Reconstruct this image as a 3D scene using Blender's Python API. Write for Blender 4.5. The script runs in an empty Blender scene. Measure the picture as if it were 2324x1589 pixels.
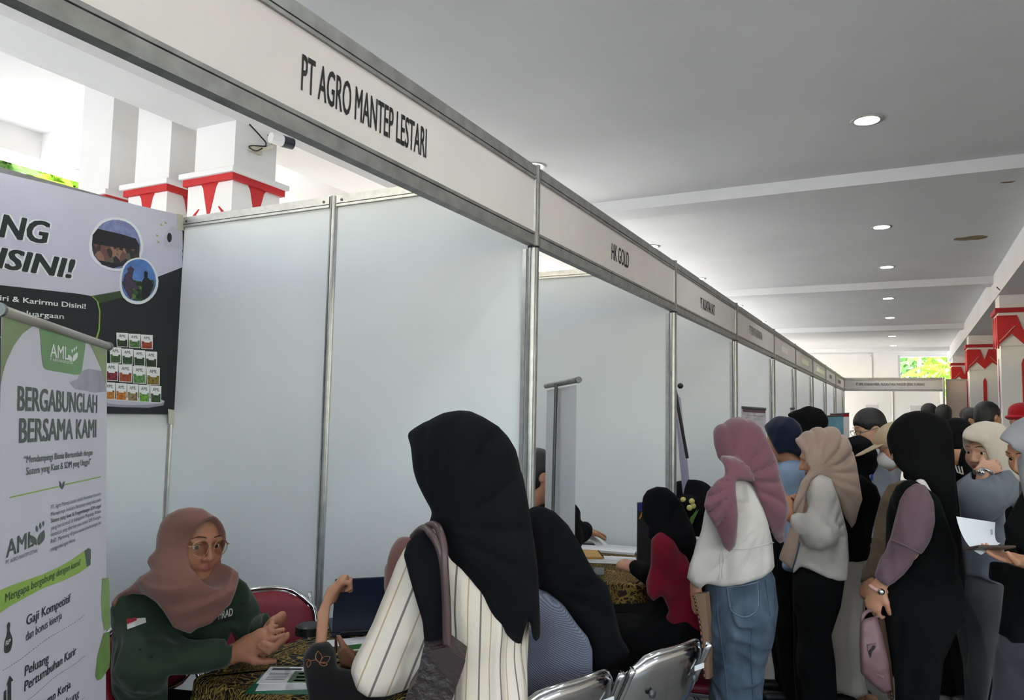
import bpy, bmesh, math, random
import numpy as np
from math import radians, sin, cos, pi, atan2, sqrt
from mathutils import Vector, Matrix
S = bpy.context.scene
COL = S.collection
random.seed(7)

# ------------------------------------------------------------------ camera, light, exposure
W, H = 2324, 1589
CX, CY, FPX, HC = 1162.0, 794.5, 1723.3, 1.58
YAW, PIT, ROL = radians(27.351), radians(4.646), radians(1.154)
_f = np.array([-sin(YAW), cos(YAW), 0.]); _r = np.array([cos(YAW), sin(YAW), 0.]); _u = np.array([0, 0, 1.])
_f2 = _f*cos(PIT)+_u*sin(PIT); _u2 = _u*cos(PIT)-_f*sin(PIT)
RC = np.stack([_r*cos(ROL)+_u2*sin(ROL), _u2*cos(ROL)-_r*sin(ROL), _f2])   # rows: right, up, forward
CAM = np.array([0, 0, HC])
cd = bpy.data.cameras.new('camera'); cam = bpy.data.objects.new('camera', cd); COL.objects.link(cam)
cd.sensor_width = 36.0; cd.lens = 36.0*FPX/W; cd.clip_start = 0.02; cd.clip_end = 300
_m = Matrix(((RC[0][0], RC[1][0], -RC[2][0]), (RC[0][1], RC[1][1], -RC[2][1]), (RC[0][2], RC[1][2], -RC[2][2])))
cam.matrix_world = Matrix.Translation(CAM.tolist()) @ _m.to_4x4()
S.camera = cam

wd = bpy.data.worlds.new('World'); S.world = wd; wd.use_nodes = True
bgn = wd.node_tree.nodes['Background']
sky = wd.node_tree.nodes.new('ShaderNodeTexSky'); sky.sky_type = 'NISHITA'
sky.sun_disc = False; sky.sun_elevation = radians(39); sky.sun_rotation = radians(250)
sky.air_density = 1.6; sky.dust_density = 3.0
wd.node_tree.links.new(sky.outputs[0], bgn.inputs[0]); bgn.inputs[1].default_value = 0.38
sl = bpy.data.lights.new('sun', 'SUN'); so = bpy.data.objects.new('sun', sl); COL.objects.link(so)
sl.energy = 3.2; sl.angle = radians(0.6); sl.color = (1, .97, .93)
so.rotation_euler = Vector((1.0, 0.12, -.80)).to_track_quat('-Z', 'Y').to_euler()
S.view_settings.view_transform = 'Standard'; S.view_settings.look = 'None'
S.view_settings.gamma = 1.0; S.view_settings.use_curve_mapping = False
S.view_settings.exposure = 2.02

# ------------------------------------------------------------------ pixel helpers
def ray(px, py): return RC.T @ np.array([px-CX, -(py-CY), FPX])
def P(px, py, D): return CAM + ray(px, py)*(D/FPX)           # point at camera-forward depth D
def onX(px, py, x): d = ray(px, py); return d*(x/d[0])+CAM
def onY(px, py, y): d = ray(px, py); return d*(y/d[1])+CAM
def onZ(px, py, z): d = ray(px, py); return d*((z-HC)/d[2])+CAM

# ------------------------------------------------------------------ materials
def newmat(name):
    m = bpy.data.materials.new(name); m.use_nodes = True
    return m, m.node_tree, m.node_tree.nodes['Principled BSDF']
def lin(c): return tuple((x/12.92 if x <= .04045 else ((x+.055)/1.055)**2.4) for x in c)
def rgb(r, g, b): return lin((r/255., g/255., b/255.))
MATS = {}
def mat(name, col, rough=.6, metal=0., bump=0., bscale=60., var=0., vscale=6., spec=.5, sheen=0., stretch=(1, 1, 1), emit=None, trans=0., detail=3., coord='Object'):
    if name in MATS: return MATS[name]
    m, t, b = newmat(name); N = t.nodes; L = t.links
    b.inputs['Roughness'].default_value = rough; b.inputs['Metallic'].default_value = metal
    b.inputs['Specular IOR Level'].default_value = spec
    if sheen: b.inputs['Sheen Weight'].default_value = sheen; b.inputs['Sheen Roughness'].default_value = .5
    if trans: b.inputs['Transmission Weight'].default_value = trans
    tc = N.new('ShaderNodeTexCoord'); mp = N.new('ShaderNodeMapping'); L.new(tc.outputs[coord], mp.inputs[0])
    mp.inputs['Scale'].default_value = stretch
    c4 = (*col, 1)
    b.inputs['Base Color'].default_value = c4
    if var:
        n = N.new('ShaderNodeTexNoise'); n.inputs['Scale'].default_value = vscale; n.inputs['Detail'].default_value = 4; L.new(mp.outputs[0], n.inputs[0])
        r = N.new('ShaderNodeValToRGB'); r.color_ramp.elements[0].position = .3; r.color_ramp.elements[1].position = .7
        r.color_ramp.elements[0].color = (*[x*(1-var) for x in col], 1); r.color_ramp.elements[1].color = (*[min(1, x*(1+var)) for x in col], 1)
        L.new(n.outputs[0], r.inputs[0]); L.new(r.outputs[0], b.inputs['Base Color'])
    if bump:
        n = N.new('ShaderNodeTexNoise'); n.inputs['Scale'].default_value = bscale; n.inputs['Detail'].default_value = detail; L.new(mp.outputs[0], n.inputs[0])
        bp = N.new('ShaderNodeBump'); bp.inputs['Strength'].default_value = bump; bp.inputs['Distance'].default_value = .01
        L.new(n.outputs[0], bp.inputs['Height']); L.new(bp.outputs[0], b.inputs['Normal'])
    if emit:
        b.inputs['Emission Color'].default_value = (*emit[0], 1); b.inputs['Emission Strength'].default_value = emit[1]
    MATS[name] = m; return m
def cloth(name, col, bump=.14, bscale=650., var=.10, vscale=9., sheen=.15, rough=.92):
    return mat(name, col, rough=rough, bump=bump, bscale=bscale, var=var, vscale=vscale, sheen=sheen, spec=.12)

# ------------------------------------------------------------------ object helpers
def tag(o, label=None, cat=None, group=None, kind=None):
    if label: o['label'] = label
    if cat: o['category'] = cat
    if group: o['group'] = group
    if kind: o['kind'] = kind
    return o
def empty(name, loc, label=None, cat=None, group=None, rz=0.):
    o = bpy.data.objects.new(name, None); COL.objects.link(o); o.location = tuple(loc); o.rotation_euler[2] = rz
    o.empty_display_size = .1
    return tag(o, label, cat, group)
def base_of(o):
    m = Matrix.Translation(o.location) @ o.rotation_euler.to_matrix().to_4x4()
    return base_of(o.parent) @ m if o.parent else m
def link(name, me, m=None, parent=None, world=True):
    """link a mesh whose coordinates are in world space (world=True) or the parent's space"""
    o = bpy.data.objects.new(name, me); COL.objects.link(o)
    if m is not None:
        for mm in (m if isinstance(m, (list, tuple)) else [m]): me.materials.append(mm)
    if parent:
        o.parent = parent
        if world: me.transform(base_of(parent).inverted())
    return o
class MB:
    """collects shapes; build() links them as one mesh"""
    def __init__(s): s.b = bmesh.new()
    def box(s, lo, hi, bev=0., mtx=None, mi=0):
        lo, hi = Vector(lo), Vector(hi); c = (lo+hi)/2; d = hi-lo
        r = bmesh.ops.create_cube(s.b, size=1.0, matrix=Matrix.Translation(c) @ Matrix.Diagonal((*d, 1)))
        vs = r['verts']
        if bev:
            es = list({e for v in vs for e in v.link_edges})
            r2 = bmesh.ops.bevel(s.b, geom=es, offset=bev, segments=2, affect='EDGES', profile=.6)
            vs = list({v for f in r2['faces'] for v in f.verts} | {v for v in vs if v.is_valid})
        for f in {f for v in vs for f in v.link_faces}: f.material_index = mi
        if mtx is not None: bmesh.ops.transform(s.b, matrix=mtx, verts=vs)
        return s
    def cyl(s, a, b, r1, r2=None, n=16, cap=True, mi=0):
        a, b = Vector(a), Vector(b); r2 = r1 if r2 is None else r2; d = b-a
        q = d.to_track_quat('Z', 'Y').to_matrix().to_4x4()
        r = bmesh.ops.create_cone(s.b, cap_ends=cap, segments=n, radius1=r1, radius2=r2, depth=d.length, matrix=Matrix.Translation((a+b)/2) @ q)
        for f in {f for v in r['verts'] for f in v.link_faces}: f.material_index = mi
        return s
    def tube(s, pts, r, n=10, closed=False, cap=True):
        pts = [Vector(p) for p in pts]; N = len(pts); rings = []
        rr = r if isinstance(r, (list, tuple)) else [r]*N
        prev = None
        for i, p in enumerate(pts):
            t = (pts[(i+1) % N] if (closed or i < N-1) else p) - (pts[i-1] if (closed or i > 0) else p)
            if t.length < 1e-9: t = Vector((0, 0, 1))
            t.normalize()
            if prev is None: prev = t.orthogonal().normalized()
            prev = (prev - t*prev.dot(t)); prev.normalize(); w = t.cross(prev)
            rings.append([s.b.verts.new(p + (prev*cos(2*pi*k/n)+w*sin(2*pi*k/n))*rr[i]) for k in range(n)])
        for i in range(N if closed else N-1):
            A, B = rings[i], rings[(i+1) % N]
            for k in range(n): s.b.faces.new((A[k], A[(k+1) % n], B[(k+1) % n], B[k]))
        if cap and not closed:
            s.b.faces.new(rings[0][::-1]); s.b.faces.new(rings[-1])
        return s
    def poly(s, pts, th=None, mi=0):
        """flat polygon, optionally extruded by vector th"""
        vs = [s.b.verts.new(tuple(p)) for p in pts]; f = s.b.faces.new(vs); f.material_index = mi
        if th is not None:
            r = bmesh.ops.extrude_face_region(s.b, geom=[f]); nv = [g for g in r['geom'] if isinstance(g, bmesh.types.BMVert)]
            bmesh.ops.translate(s.b, verts=nv, vec=tuple(th))
        return s
    def sph(s, c, r, n=16, mi=0):
        c = tuple(c); r = (r, r, r) if not hasattr(r, '__len__') else r
        q = bmesh.ops.create_uvsphere(s.b, u_segments=n, v_segments=max(6, n//2), radius=1., matrix=Matrix.Translation(c) @ Matrix.Diagonal((*r, 1)))
        for f in {f for v in q['verts'] for f in v.link_faces}: f.material_index = mi; f.smooth = True
        return s
    def build(s, name, m, parent=None, smooth=False, world=True, fix=True):
        if fix: bmesh.ops.recalc_face_normals(s.b, faces=s.b.faces)
        me = bpy.data.meshes.new(name); s.b.to_mesh(me); s.b.free()
        if smooth:
            for p in me.polygons: p.use_smooth = True
        return link(name, me, m, parent, world)
def box(name, lo, hi, m, parent=None, bev=0., world=True): return MB().box(lo, hi, bev).build(name, m, parent, world=world)
def smoothcurve(pts, n=8):
    """Catmull-Rom through points"""
    pts = [np.array(p, float) for p in pts]; out = []
    for i in range(len(pts)-1):
        p0 = pts[max(i-1, 0)]; p1 = pts[i]; p2 = pts[i+1]; p3 = pts[min(i+2, len(pts)-1)]
        for k in range(n):
            t = k/n
            out.append(.5*((2*p1)+(-p0+p2)*t+(2*p0-5*p1+4*p2-p3)*t*t+(-p0+3*p1-3*p2+p3)*t**3))
    out.append(pts[-1]); return out
def frame(o, x, y):
    """4x4 with origin o, local x and y axes (z = x cross y)"""
    x = Vector(x).normalized(); y = Vector(y); y = (y - x*y.dot(x)).normalized(); z = x.cross(y)
    m = Matrix.Identity(4)
    for i in range(3): m[i][0] = x[i]; m[i][1] = y[i]; m[i][2] = z[i]; m[i][3] = o[i]
    return m
_fcache = {}
def text(name, body, fr, height, m, parent, width=None, bold=0., align='LEFT', depth=.0006, shear=0., spacing=1.):
    """lettering as a thin mesh: cap height `height`, optional total `width`, in the frame fr"""
    cu = bpy.data.curves.new('t', 'FONT'); cu.body = body; cu.size = 1.0; cu.offset = 0.; cu.resolution_u = 3; cu.shear = shear; cu.space_character = spacing
    ob = bpy.data.objects.new('t', cu); COL.objects.link(ob)
    dg = bpy.context.evaluated_depsgraph_get(); dg.update()
    me = bpy.data.meshes.new_from_object(ob.evaluated_get(dg)); bpy.data.objects.remove(ob); bpy.data.curves.remove(cu)
    co = np.empty(len(me.vertices)*3); me.vertices.foreach_get('co', co); co = co.reshape(-1, 3)
    x0, x1 = co[:, 0].min(), co[:, 0].max()
    sy = height/.69
    sx = sy if width is None else width/(x1-x0)
    off = {'LEFT': x0, 'CENTER': (x0+x1)/2, 'RIGHT': x1}[align]
    co[:, 0] = (co[:, 0]-off)*sx; co[:, 1] *= sy; co[:, 2] = depth
    if bold:
        # heavier weight: the same glyphs laid a hair apart
        fl = [tuple(p.vertices) for p in me.polygons]; n0 = len(co); allc = []; allf = []
        for k, (dx, dy) in enumerate(((-1, -.5), (1, -.5), (-1, .5), (1, .5), (0, 0))):
            c2 = co.copy(); c2[:, 0] += dx*bold*.8*sx; c2[:, 1] += dy*bold*.8*sy; c2[:, 2] += k*.00003; allc.append(c2); allf += [tuple(v+k*n0 for v in f) for f in fl]
        me2 = bpy.data.meshes.new(name); me2.from_pydata(np.concatenate(allc).tolist(), [], allf); bpy.data.meshes.remove(me); me = me2
    else: me.vertices.foreach_set('co', co.ravel())
    me.transform(fr); me.name = name
    return link(name, me, m, parent)
# ------------------------------------------------------------------ shared materials
M_CEIL = mat('ceiling_paint', rgb(230, 231, 232), .9, bump=.12, bscale=14, var=.035, vscale=1.6)
M_WALL = mat('white_wall_paint', rgb(236, 235, 234), .85, bump=.1, bscale=20, var=.03, vscale=2.)
M_PANEL = mat('laminate_lit_tint', rgb(228, 232, 236), .5, bump=.02, bscale=200, var=.018, vscale=3.)  # cool tint stands for the brighter light on this white laminate
M_FASC = mat('laminate_shaded_tint', rgb(224, 219, 218), .6, bump=.03, bscale=180, var=.03, vscale=4.)  # same white laminate, its dimmer light put in as a warm tint
M_ALU = mat('brushed_aluminium', rgb(186, 186, 185), .38, metal=.85, var=.12, vscale=30, bump=.05, bscale=90)
M_ALUD = mat('scuffed_aluminium', rgb(150, 150, 148), .5, metal=.6, var=.2, vscale=18, bump=.08, bscale=60)
M_BLACK = mat('black_plastic', rgb(22, 22, 24), .45)
M_INK = mat('black_lettering', rgb(24, 24, 26), .6)
M_RED = mat('red_paint', rgb(196, 34, 38), .6, var=.05, vscale=5)
M_RED2 = mat('red_paint_dark', rgb(176, 28, 36), .65, var=.05, vscale=5)
M_GOLDP = mat('pale_piping_paint', rgb(214, 150, 130), .7)
M_TAPE = mat('masking_tape', rgb(196, 196, 180), .5, bump=.2, bscale=80)
M_CHROME = mat('chrome', rgb(205, 205, 205), .12, metal=1.)
M_DARKMET = mat('dark_grey_metal', rgb(92, 94, 96), .4, metal=.5)

# ------------------------------------------------------------------ room shell
XF, XB = -1.2256, -3.161
PY = [0.594, 2.529, 4.47, 6.35, 8.376, 10.157, 12.19, 14.336, 16.465, 18.81]
ZT, ZC = 2.5, 3.4
def struct(o): o['kind'] = 'structure'; return o
# tiled floor: big pale tiles, procedural joints beyond reach of single tiles
def floor_mat():
    m, t, b = newmat('floor_tile'); N, L = t.nodes, t.links
    tc = N.new('ShaderNodeTexCoord'); br = N.new('ShaderNodeTexBrick'); br.offset = 0.
    br.inputs['Scale'].default_value = 1.; br.inputs['Brick Width'].default_value = .6; br.inputs['Row Height'].default_value = .6
    br.inputs['Mortar Size'].default_value = .004; br.inputs['Color1'].default_value = (*rgb(132, 129, 126), 1); br.inputs['Color2'].default_value = (*rgb(126, 123, 120), 1); br.inputs['Mortar'].default_value = (*rgb(84, 80, 76), 1)
    n = N.new('ShaderNodeTexNoise'); n.inputs['Scale'].default_value = 5.; n.inputs['Detail'].default_value = 6
    mx = N.new('ShaderNodeMix'); mx.data_type = 'RGBA'; mx.blend_type = 'MULTIPLY'; mx.inputs[0].default_value = .15
    L.new(tc.outputs['Object'], br.inputs[0]); L.new(tc.outputs['Object'], n.inputs[0]); L.new(br.outputs[0], mx.inputs[6]); L.new(n.outputs[1], mx.inputs[7]); L.new(mx.outputs[2], b.inputs['Base Color'])
    b.inputs['Roughness'].default_value = .22
    return m
struct(box('floor', (-3.22, -3.6, -.12), (5, 23.2, 0), floor_mat()))
cl = MB().box((-3.57, -3.6, ZC), (5, 23, ZC+.25)).build('ceiling', M_CEIL); struct(cl)
# far wall with window opening
WY = 22.8
wl, wr, wt, wb = onY(2038, 802, WY)[0], onY(2163, 802, WY)[0], 3.30, 1.5
struct(MB().box((-9, WY, 0), (wl, WY+.25, ZC+.3)).box((wr, WY, 0), (5, WY+.25, ZC+.3)).box((wl, WY, wt), (wr, WY+.25, ZC+.3)).box((wl, WY, 0), (wr, WY+.25, wb)).build('wall_far', M_WALL))
rw = MB().box((4.8, -3.6, 0), (5, 23, 1.75)).box((4.8, -3.6, 3.1), (5, 23, ZC))
ry = [-3.6, -3.3, -1.0, -.7, 1.5, 23]
for i in range(0, len(ry), 2): rw.box((4.8, ry[i], 1.75), (5, ry[i+1], 3.1))
struct(rw.build('wall_right', M_WALL))
struct(MB().box((-4.4, -3.75, 0), (5, -3.6, 2.0)).box((-4.4, -3.75, 2.0), (-3.6, -3.6, ZC)).box((4.2, -3.75, 2.0), (5, -3.6, ZC)).build('wall_back', M_WALL))  # unseen wall put in to dim the lower hall, open only high up
wf = MB()
for a, b_ in (((wl, WY+.06, wb), (wl+.05, WY+.2, wt)), ((wr-.05, WY+.06, wb), (wr, WY+.2, wt)), ((wl+.05, WY+.06, wt-.05), (wr-.05, WY+.2, wt)), ((wl+.05, WY+.06, wb), (wr-.05, WY+.2, wb+.05))): wf.box(a, b_)
win = struct(wf.build('window_1', M_WALL))
mg, t_, b_ = newmat('window_glass'); b_.inputs['Transmission Weight'].default_value = 1.; b_.inputs['Roughness'].default_value = 0.; b_.inputs['IOR'].default_value = 1.01; b_.inputs['Base Color'].default_value = (.95, 1, .97, 1)
# beams across the ceiling
for i, y in enumerate((.95, 6.06, 11.12, 16.4, 21.6)):
    struct(box('trim_%d' % (i+1), (-3.57, y, ZC-.095), (1.02, y+.32, ZC+.02), M_CEIL))
struct(box('trim_6', (1.02, -3.6, 3.09), (1.5, WY, ZC+.02), M_CEIL))
# conduit on the far wall
cdt = MB().tube(smoothcurve([onY(1780, 806, WY-.02), onY(1960, 803, WY-.02), onY(1974, 808, WY-.02), onY(1978, 820, WY-.02), onY(1978, 900, WY-.02)], 6), .02, 6).build('trim_7', M_WALL); struct(cdt)
# verandah side behind the booths: higher ceiling, beams, sill
struct(box('trim_8', (-3.95, -3.6, 3.31), (-3.57, WY, 4.05), M_WALL))
struct(box('ceiling_verandah', (-7.1, -3.6, 3.95), (-3.57, WY, 4.15), M_CEIL))
struct(box('trim_9', (-6.75, 3.9, 3.72), (-3.95, 4.2, 4.0), M_WALL))
struct(box('trim_10', (-7.05, 8.1, 3.6), (-3.95, 8.45, 4.0), M_WALL))
struct(box('trim_11', (-7.1, -3.6, 3.72), (-6.75, WY, 4.0), M_WALL))
lw = MB(); ys = [-3.6, 3.3, 5.0, 5.6, 9.4, 9.8, 14.4, 14.8, 19.4, WY]
for i in range(0, len(ys), 2): lw.box((-7.05, ys[i], 0), (-6.8, ys[i+1], 3.76))
for i in range(1, len(ys)-1, 2): lw.box((-7.05, ys[i], 0), (-6.8, ys[i+1], 2.5 if ys[i] < 5 else .1))
struct(lw.build('wall_verandah', M_WALL))
struct(box('wall_light_block', (-6.8, 5.4, 0), (-3.95, 5.55, 3.95), M_WALL))  # added cross wall, keeps daylight from flooding the near verandah
def outdoor_mat():
    return mat('pale_paving', rgb(212, 211, 208), .9, var=.1, vscale=1.2)  # light concrete colour
struct(box('floor_verandah', (-9, -3.6, -.12), (-3.22, 23.2, 0), outdoor_mat()))
g = MB().box((-60, -60, -.3), (60, 80, -.12)).build('ground_outdoors', outdoor_mat()); struct(g)

# ------------------------------------------------------------------ ceiling downlights
M_LED = mat('led_diffuser', (1, 1, 1), .5, emit=((.93, 1, .98), 9.))
M_TRIMRING = mat('downlight_ring', rgb(190, 186, 180), .4)
pos = [(-.17, 4.99), (-.16, 7.90), (-.155, 10.04), (-.185, 12.68), (-.2, 15.13), (-.21, 18.54), (-.21, 20.89), (-.17, 2.05), (-2.6, 1.55), (-2.6, 3.45), (1.9, 2.05), (1.9, 4.99), (-.17, -.3), (1.9, -.3), (-2.41, 4.95), (-2.41, 7.9), (-2.41, 10.04), (-2.42, 12.75), (-2.42, 15.1)]  # row right of the aisle and second-booth lamp are added for brightness
lab = ['round recessed downlight nearest the camera, lit', 'second lit ceiling downlight, just past the first beam', 'third lit ceiling downlight, before the second beam', 'fourth lit ceiling downlight, just past the second beam', 'fifth lit ceiling downlight, before the third beam', 'sixth lit ceiling downlight, past the third beam', 'farthest small lit ceiling downlight, near the end wall',
       'lit downlight overhead, just above the top of the picture', 'lit downlight above the first booth, behind its fascia', 'added downlight brightening the second booth, hidden by the fascia', 'added unseen downlight overhead to the right of the aisle', 'added unseen downlight right of the aisle, past the near one', 'lit downlight above the camera', 'added unseen downlight above and right of the camera',
       'lit downlight peeking over the top of the first fascia post', 'lit downlight above the third booth, behind its fascia', 'lit downlight above the fourth booth, behind its fascia', 'lit downlight peeking over the fascia by the fourth post', 'lit downlight above the fifth booth, behind its fascia']
for (x, y), lb in zip(pos, lab):
    e = empty('ceiling_downlight', (x, y, ZC), lb, 'light', 'ceiling downlights')
    r = MB()
    pts = [(.070, -.004), (.092, -.006), (.095, 0.0), (.070, 0.0)]
    rings = [[r.b.verts.new((rr*cos(2*pi*k/28), rr*sin(2*pi*k/28), z)) for k in range(28)] for rr, z in pts]
    for i in range(3):
        for k in range(28): r.b.faces.new((rings[i][k], rings[i][(k+1) % 28], rings[i+1][(k+1) % 28], rings[i+1][k]))
    r.build('rim', M_TRIMRING, e, smooth=True, world=False)
    MB().cyl((0, 0, -.005), (0, 0, -.001), .070, n=28).build('diffuser', M_LED, e, world=False)
    ld = bpy.data.lights.new('downlight_beam', 'SPOT'); ld.energy = 9.5; ld.color = (.94, 1, .98); ld.spot_size = radians(145); ld.spot_blend = 1.; ld.shadow_soft_size = .06
    lo = bpy.data.objects.new('downlight_beam', ld); COL.objects.link(lo); lo.parent = e; lo.location = (0, 0, -.03)

# stain on the ceiling
def stain(name, px, py, rx, ry, seed, lb):
    c = onZ(px, py, ZC-.002); rnd = random.Random(seed); b = MB()
    pts = [(c[0]+rx*(.7+.5*rnd.random())*cos(a), c[1]+ry*(.7+.5*rnd.random())*sin(a), ZC-.002) for a in np.linspace(0, 2*pi, 18, endpoint=False)]
    b.poly(pts, (0, 0, .002)); tag(b.build(name, mat('damp_stain', rgb(140, 122, 96), .9, var=.3, vscale=14)), lb, 'stain')
stain('ceiling_stain', 2205, 541, .16, .1, 3, 'brown damp stain with peeling paint on the ceiling')
stain('ceiling_stain', 2290, 412, .05, .05, 4, 'small grey mark on the ceiling at the right edge')

# ------------------------------------------------------------------ painted columns on the right
def rcolumn(Y0, lb):
    x0, w = 1.035, .46
    e = empty('painted_column', (x0+w/2, Y0+w/2+.03, 0), lb, 'column', 'painted columns on the right')
    y0 = Y0+.03
    box('shaft', (x0, y0, 0), (x0+w, y0+w, 3.09), M_WALL, e)
    zc = 2.93; o = .03
    box('capital_slab', (x0-o-.02, y0-o-.02, zc-.055), (x0+w+o+.02, y0+w+o+.02, zc), M_RED2, e)
    box('capital_block', (x0-o+.012, y0-o+.012, zc-.45), (x0+w+o-.012, y0+w+o-.012, zc-.055), M_WALL, e)
    out = [(0, 0), (.38, 0), (.5, .52), (.62, 0), (1, 0), (1, 1.), (.86, .8), (.72, .62), (.5, .96), (.28, .62), (.14, .8), (0, 1.)]
    out2 = [(0, 0), (.18, 0), (.3, .5), (.38, 0), (.62, 0), (.7, .5), (.82, 0), (1, 0), (1, 1.1), (.8, .7), (.5, 1.05), (.2, .7), (0, 1.1)]
    zt, hh = zc-.09, .36; ww = w+2*o
    fy = y0-o-.003; fx = x0-o-.003
    b = MB().poly([(x0-o+u*ww, fy, zt-v*hh) for u, v in out], (0, .016, 0)); d = b.build('swag_front', M_RED, e)
    MB().poly([(fx, y0-o+u*ww, zt-v*hh) for u, v in out2], (.016, 0, 0)).build('swag_side', M_RED, e)
    for s in (0, 1):
        q = [(.03, .86), (.16, .66), (.26, .48), (.34, .36)]
        q = [((1-u) if s else u, v) for u, v in q]
        MB().tube([(x0-o+u*ww, fy-.001, zt-v*hh) for u, v in q], .006, 5).build('piping', M_GOLDP, d)
    cxm = x0+w/2
    bar = [(-.028, 0), (-.028, 1.25), (-.016, 1.29), (0, 1.32), (.016, 1.29), (.028, 1.25), (.028, 0)]
    MB().poly([(cxm+u, y0-.006, 1.02+v) for u, v in bar], (0, .007, 0)).build('bar_front', M_RED, e)
    MB().poly([(x0-.006, y0+w/2+u*.4, 1.02+v) for u, v in bar], (.007, 0, 0)).build('bar_side', M_RED, e)
    return e
rcolumn(10.66, 'nearest painted column at the right edge, red swag on its capital')
rcolumn(15.62, 'middle painted column with red swag and red bar, behind the crowd')
rcolumn(20.62, 'farthest painted column, only its red swag shows above the beige board')
# lamp cable on the nearest column and a short tube fitting
e = empty('ceiling_tube_lamp', (1.25, 9.2, ZC), 'white tube fitting on the ceiling at the right edge with a hanging cable', 'light')
p0 = onZ(2306, 595, ZC-.03); 
MB().box((p0[0]-.01, p0[1]-.03, ZC-.05), (p0[0]+.6, p0[1]+.03, ZC), .008).build('housing', M_WALL, e)
pc = onX(2260, 652, 1.0); 
MB().tube(smoothcurve([(p0[0]-.01, p0[1], ZC-.03), onY(2300, 618, p0[1]+.1), onY(2290, 645, p0[1]+.5), onY(2275, 660, 10.4), onY(2262, 652, 10.5)], 8), .006, 6).build('cable', M_BLACK, e)

# ------------------------------------------------------------------ columns behind the booths
def lcolumn(xr, yf, w, lb):
    e = empty('white_column', (xr-w/2, yf+w/2, 0), lb, 'column', 'white columns behind the booths')
    x0 = xr-w; y1 = yf+w; zc = 3.005
    box('shaft', (x0, yf, zc-.03), (xr, y1, 3.95 if xr < -3.6 else 3.31), M_WALL, e)
    a = .065
    box('capital_slab', (x0-a, yf-a, zc-.035), (xr+a, y1+a, zc), M_WALL, e, bev=.006)
    a = .045
    box('red_band', (x0-a, yf-a, zc-.075), (xr+a, y1+a, zc-.035), M_RED, e)
    a = .022
    box('lower_shaft', (x0-a, yf-a, 0), (xr+a, y1+a, zc-.075), M_WALL, e)
    zt = zc-.07; c = x0+w/2
    tri = [(-.075, 0), (.075, 0), (.055, -.03), (.01, -.2), (0, -.225), (-.01, -.2), (-.055, -.03)]
    MB().poly([(c+u, yf-a-.004, zt+v) for u, v in tri], (0, .006, 0)).build('red_wedge', M_RED, e)
    cy = yf+w/2
    MB().poly([(xr+a+.004, cy+u, zt+v) for u, v in tri], (-.006, 0, 0)).build('red_wedge', M_RED, e)
    for s in (-1, 1):
        arc = [(s*.17, -.24), (s*.12, -.19), (s*.085, -.155)]
        MB().tube([(c+u, yf-a-.001, zt+v) for u, v in arc], [.004, .009, .004], 6).build('red_stroke', M_RED, e)
        MB().tube([(xr+a+.001, cy+u, zt+v) for u, v in arc], [.004, .009, .004], 6).build('red_stroke', M_RED, e)
    return e
LY = 3.2
lcolumn(onY(533, 330, LY)[0], LY, .34, 'white column with red wedges and a security camera, nearest behind the booth')
lcolumn(onY(386, 350, LY)[0], LY, .33, 'white column with red band, middle of the three behind the booth')
lcolumn(onY(251, 350, LY)[0], LY, .33, 'white column with red band, farthest left of the three')
# security camera on its side
xc = onY(533, 330, LY)[0]
e = empty('security_camera', (xc, LY+.17, 3.1), 'small white security camera with dark lens hood and loose cable', 'camera')
p = onX(580, 338, xc+.02)
q1 = onX(612, 334, xc+.06); q2 = onX(628, 325, xc+.1)
MB().box((xc, p[1]-.04, p[2]-.025), (xc+.03, p[1]+.05, p[2]+.02), .004).build('mount', mat('old_cream_plastic', rgb(206, 198, 180), .6), e)
MB().tube([(xc+.02, p[1]+.03, p[2]), q1, q2], .012, 8).build('bracket', MATS['old_cream_plastic'], e, smooth=True)
a0, a1, a2 = onX(614, 312, xc+.1), onX(640, 320, xc+.12), onX(664, 327, xc+.14)
MB().cyl(a0, a1, .034, .036, 14).build('camera_body', M_WALL, e)
MB().cyl(a1, a2, .038, .036, 14).build('lens_hood', mat('dark_blue_plastic', rgb(40, 44, 58), .3), e)
MB().tube(smoothcurve([onX(566, 282, xc+.01), onX(592, 310, xc+.02), onX(604, 328, xc+.03), onX(585, 342, xc+.04), onX(570, 338, xc+.03), onX(566, 332, xc+.03), onX(580, 331, xc+.03), onX(612, 332, xc+.06), onX(616, 322, xc+.07), onX(608, 306, xc+.07)], 6), .0045, 6).build('cable', M_BLACK, e)

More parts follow.
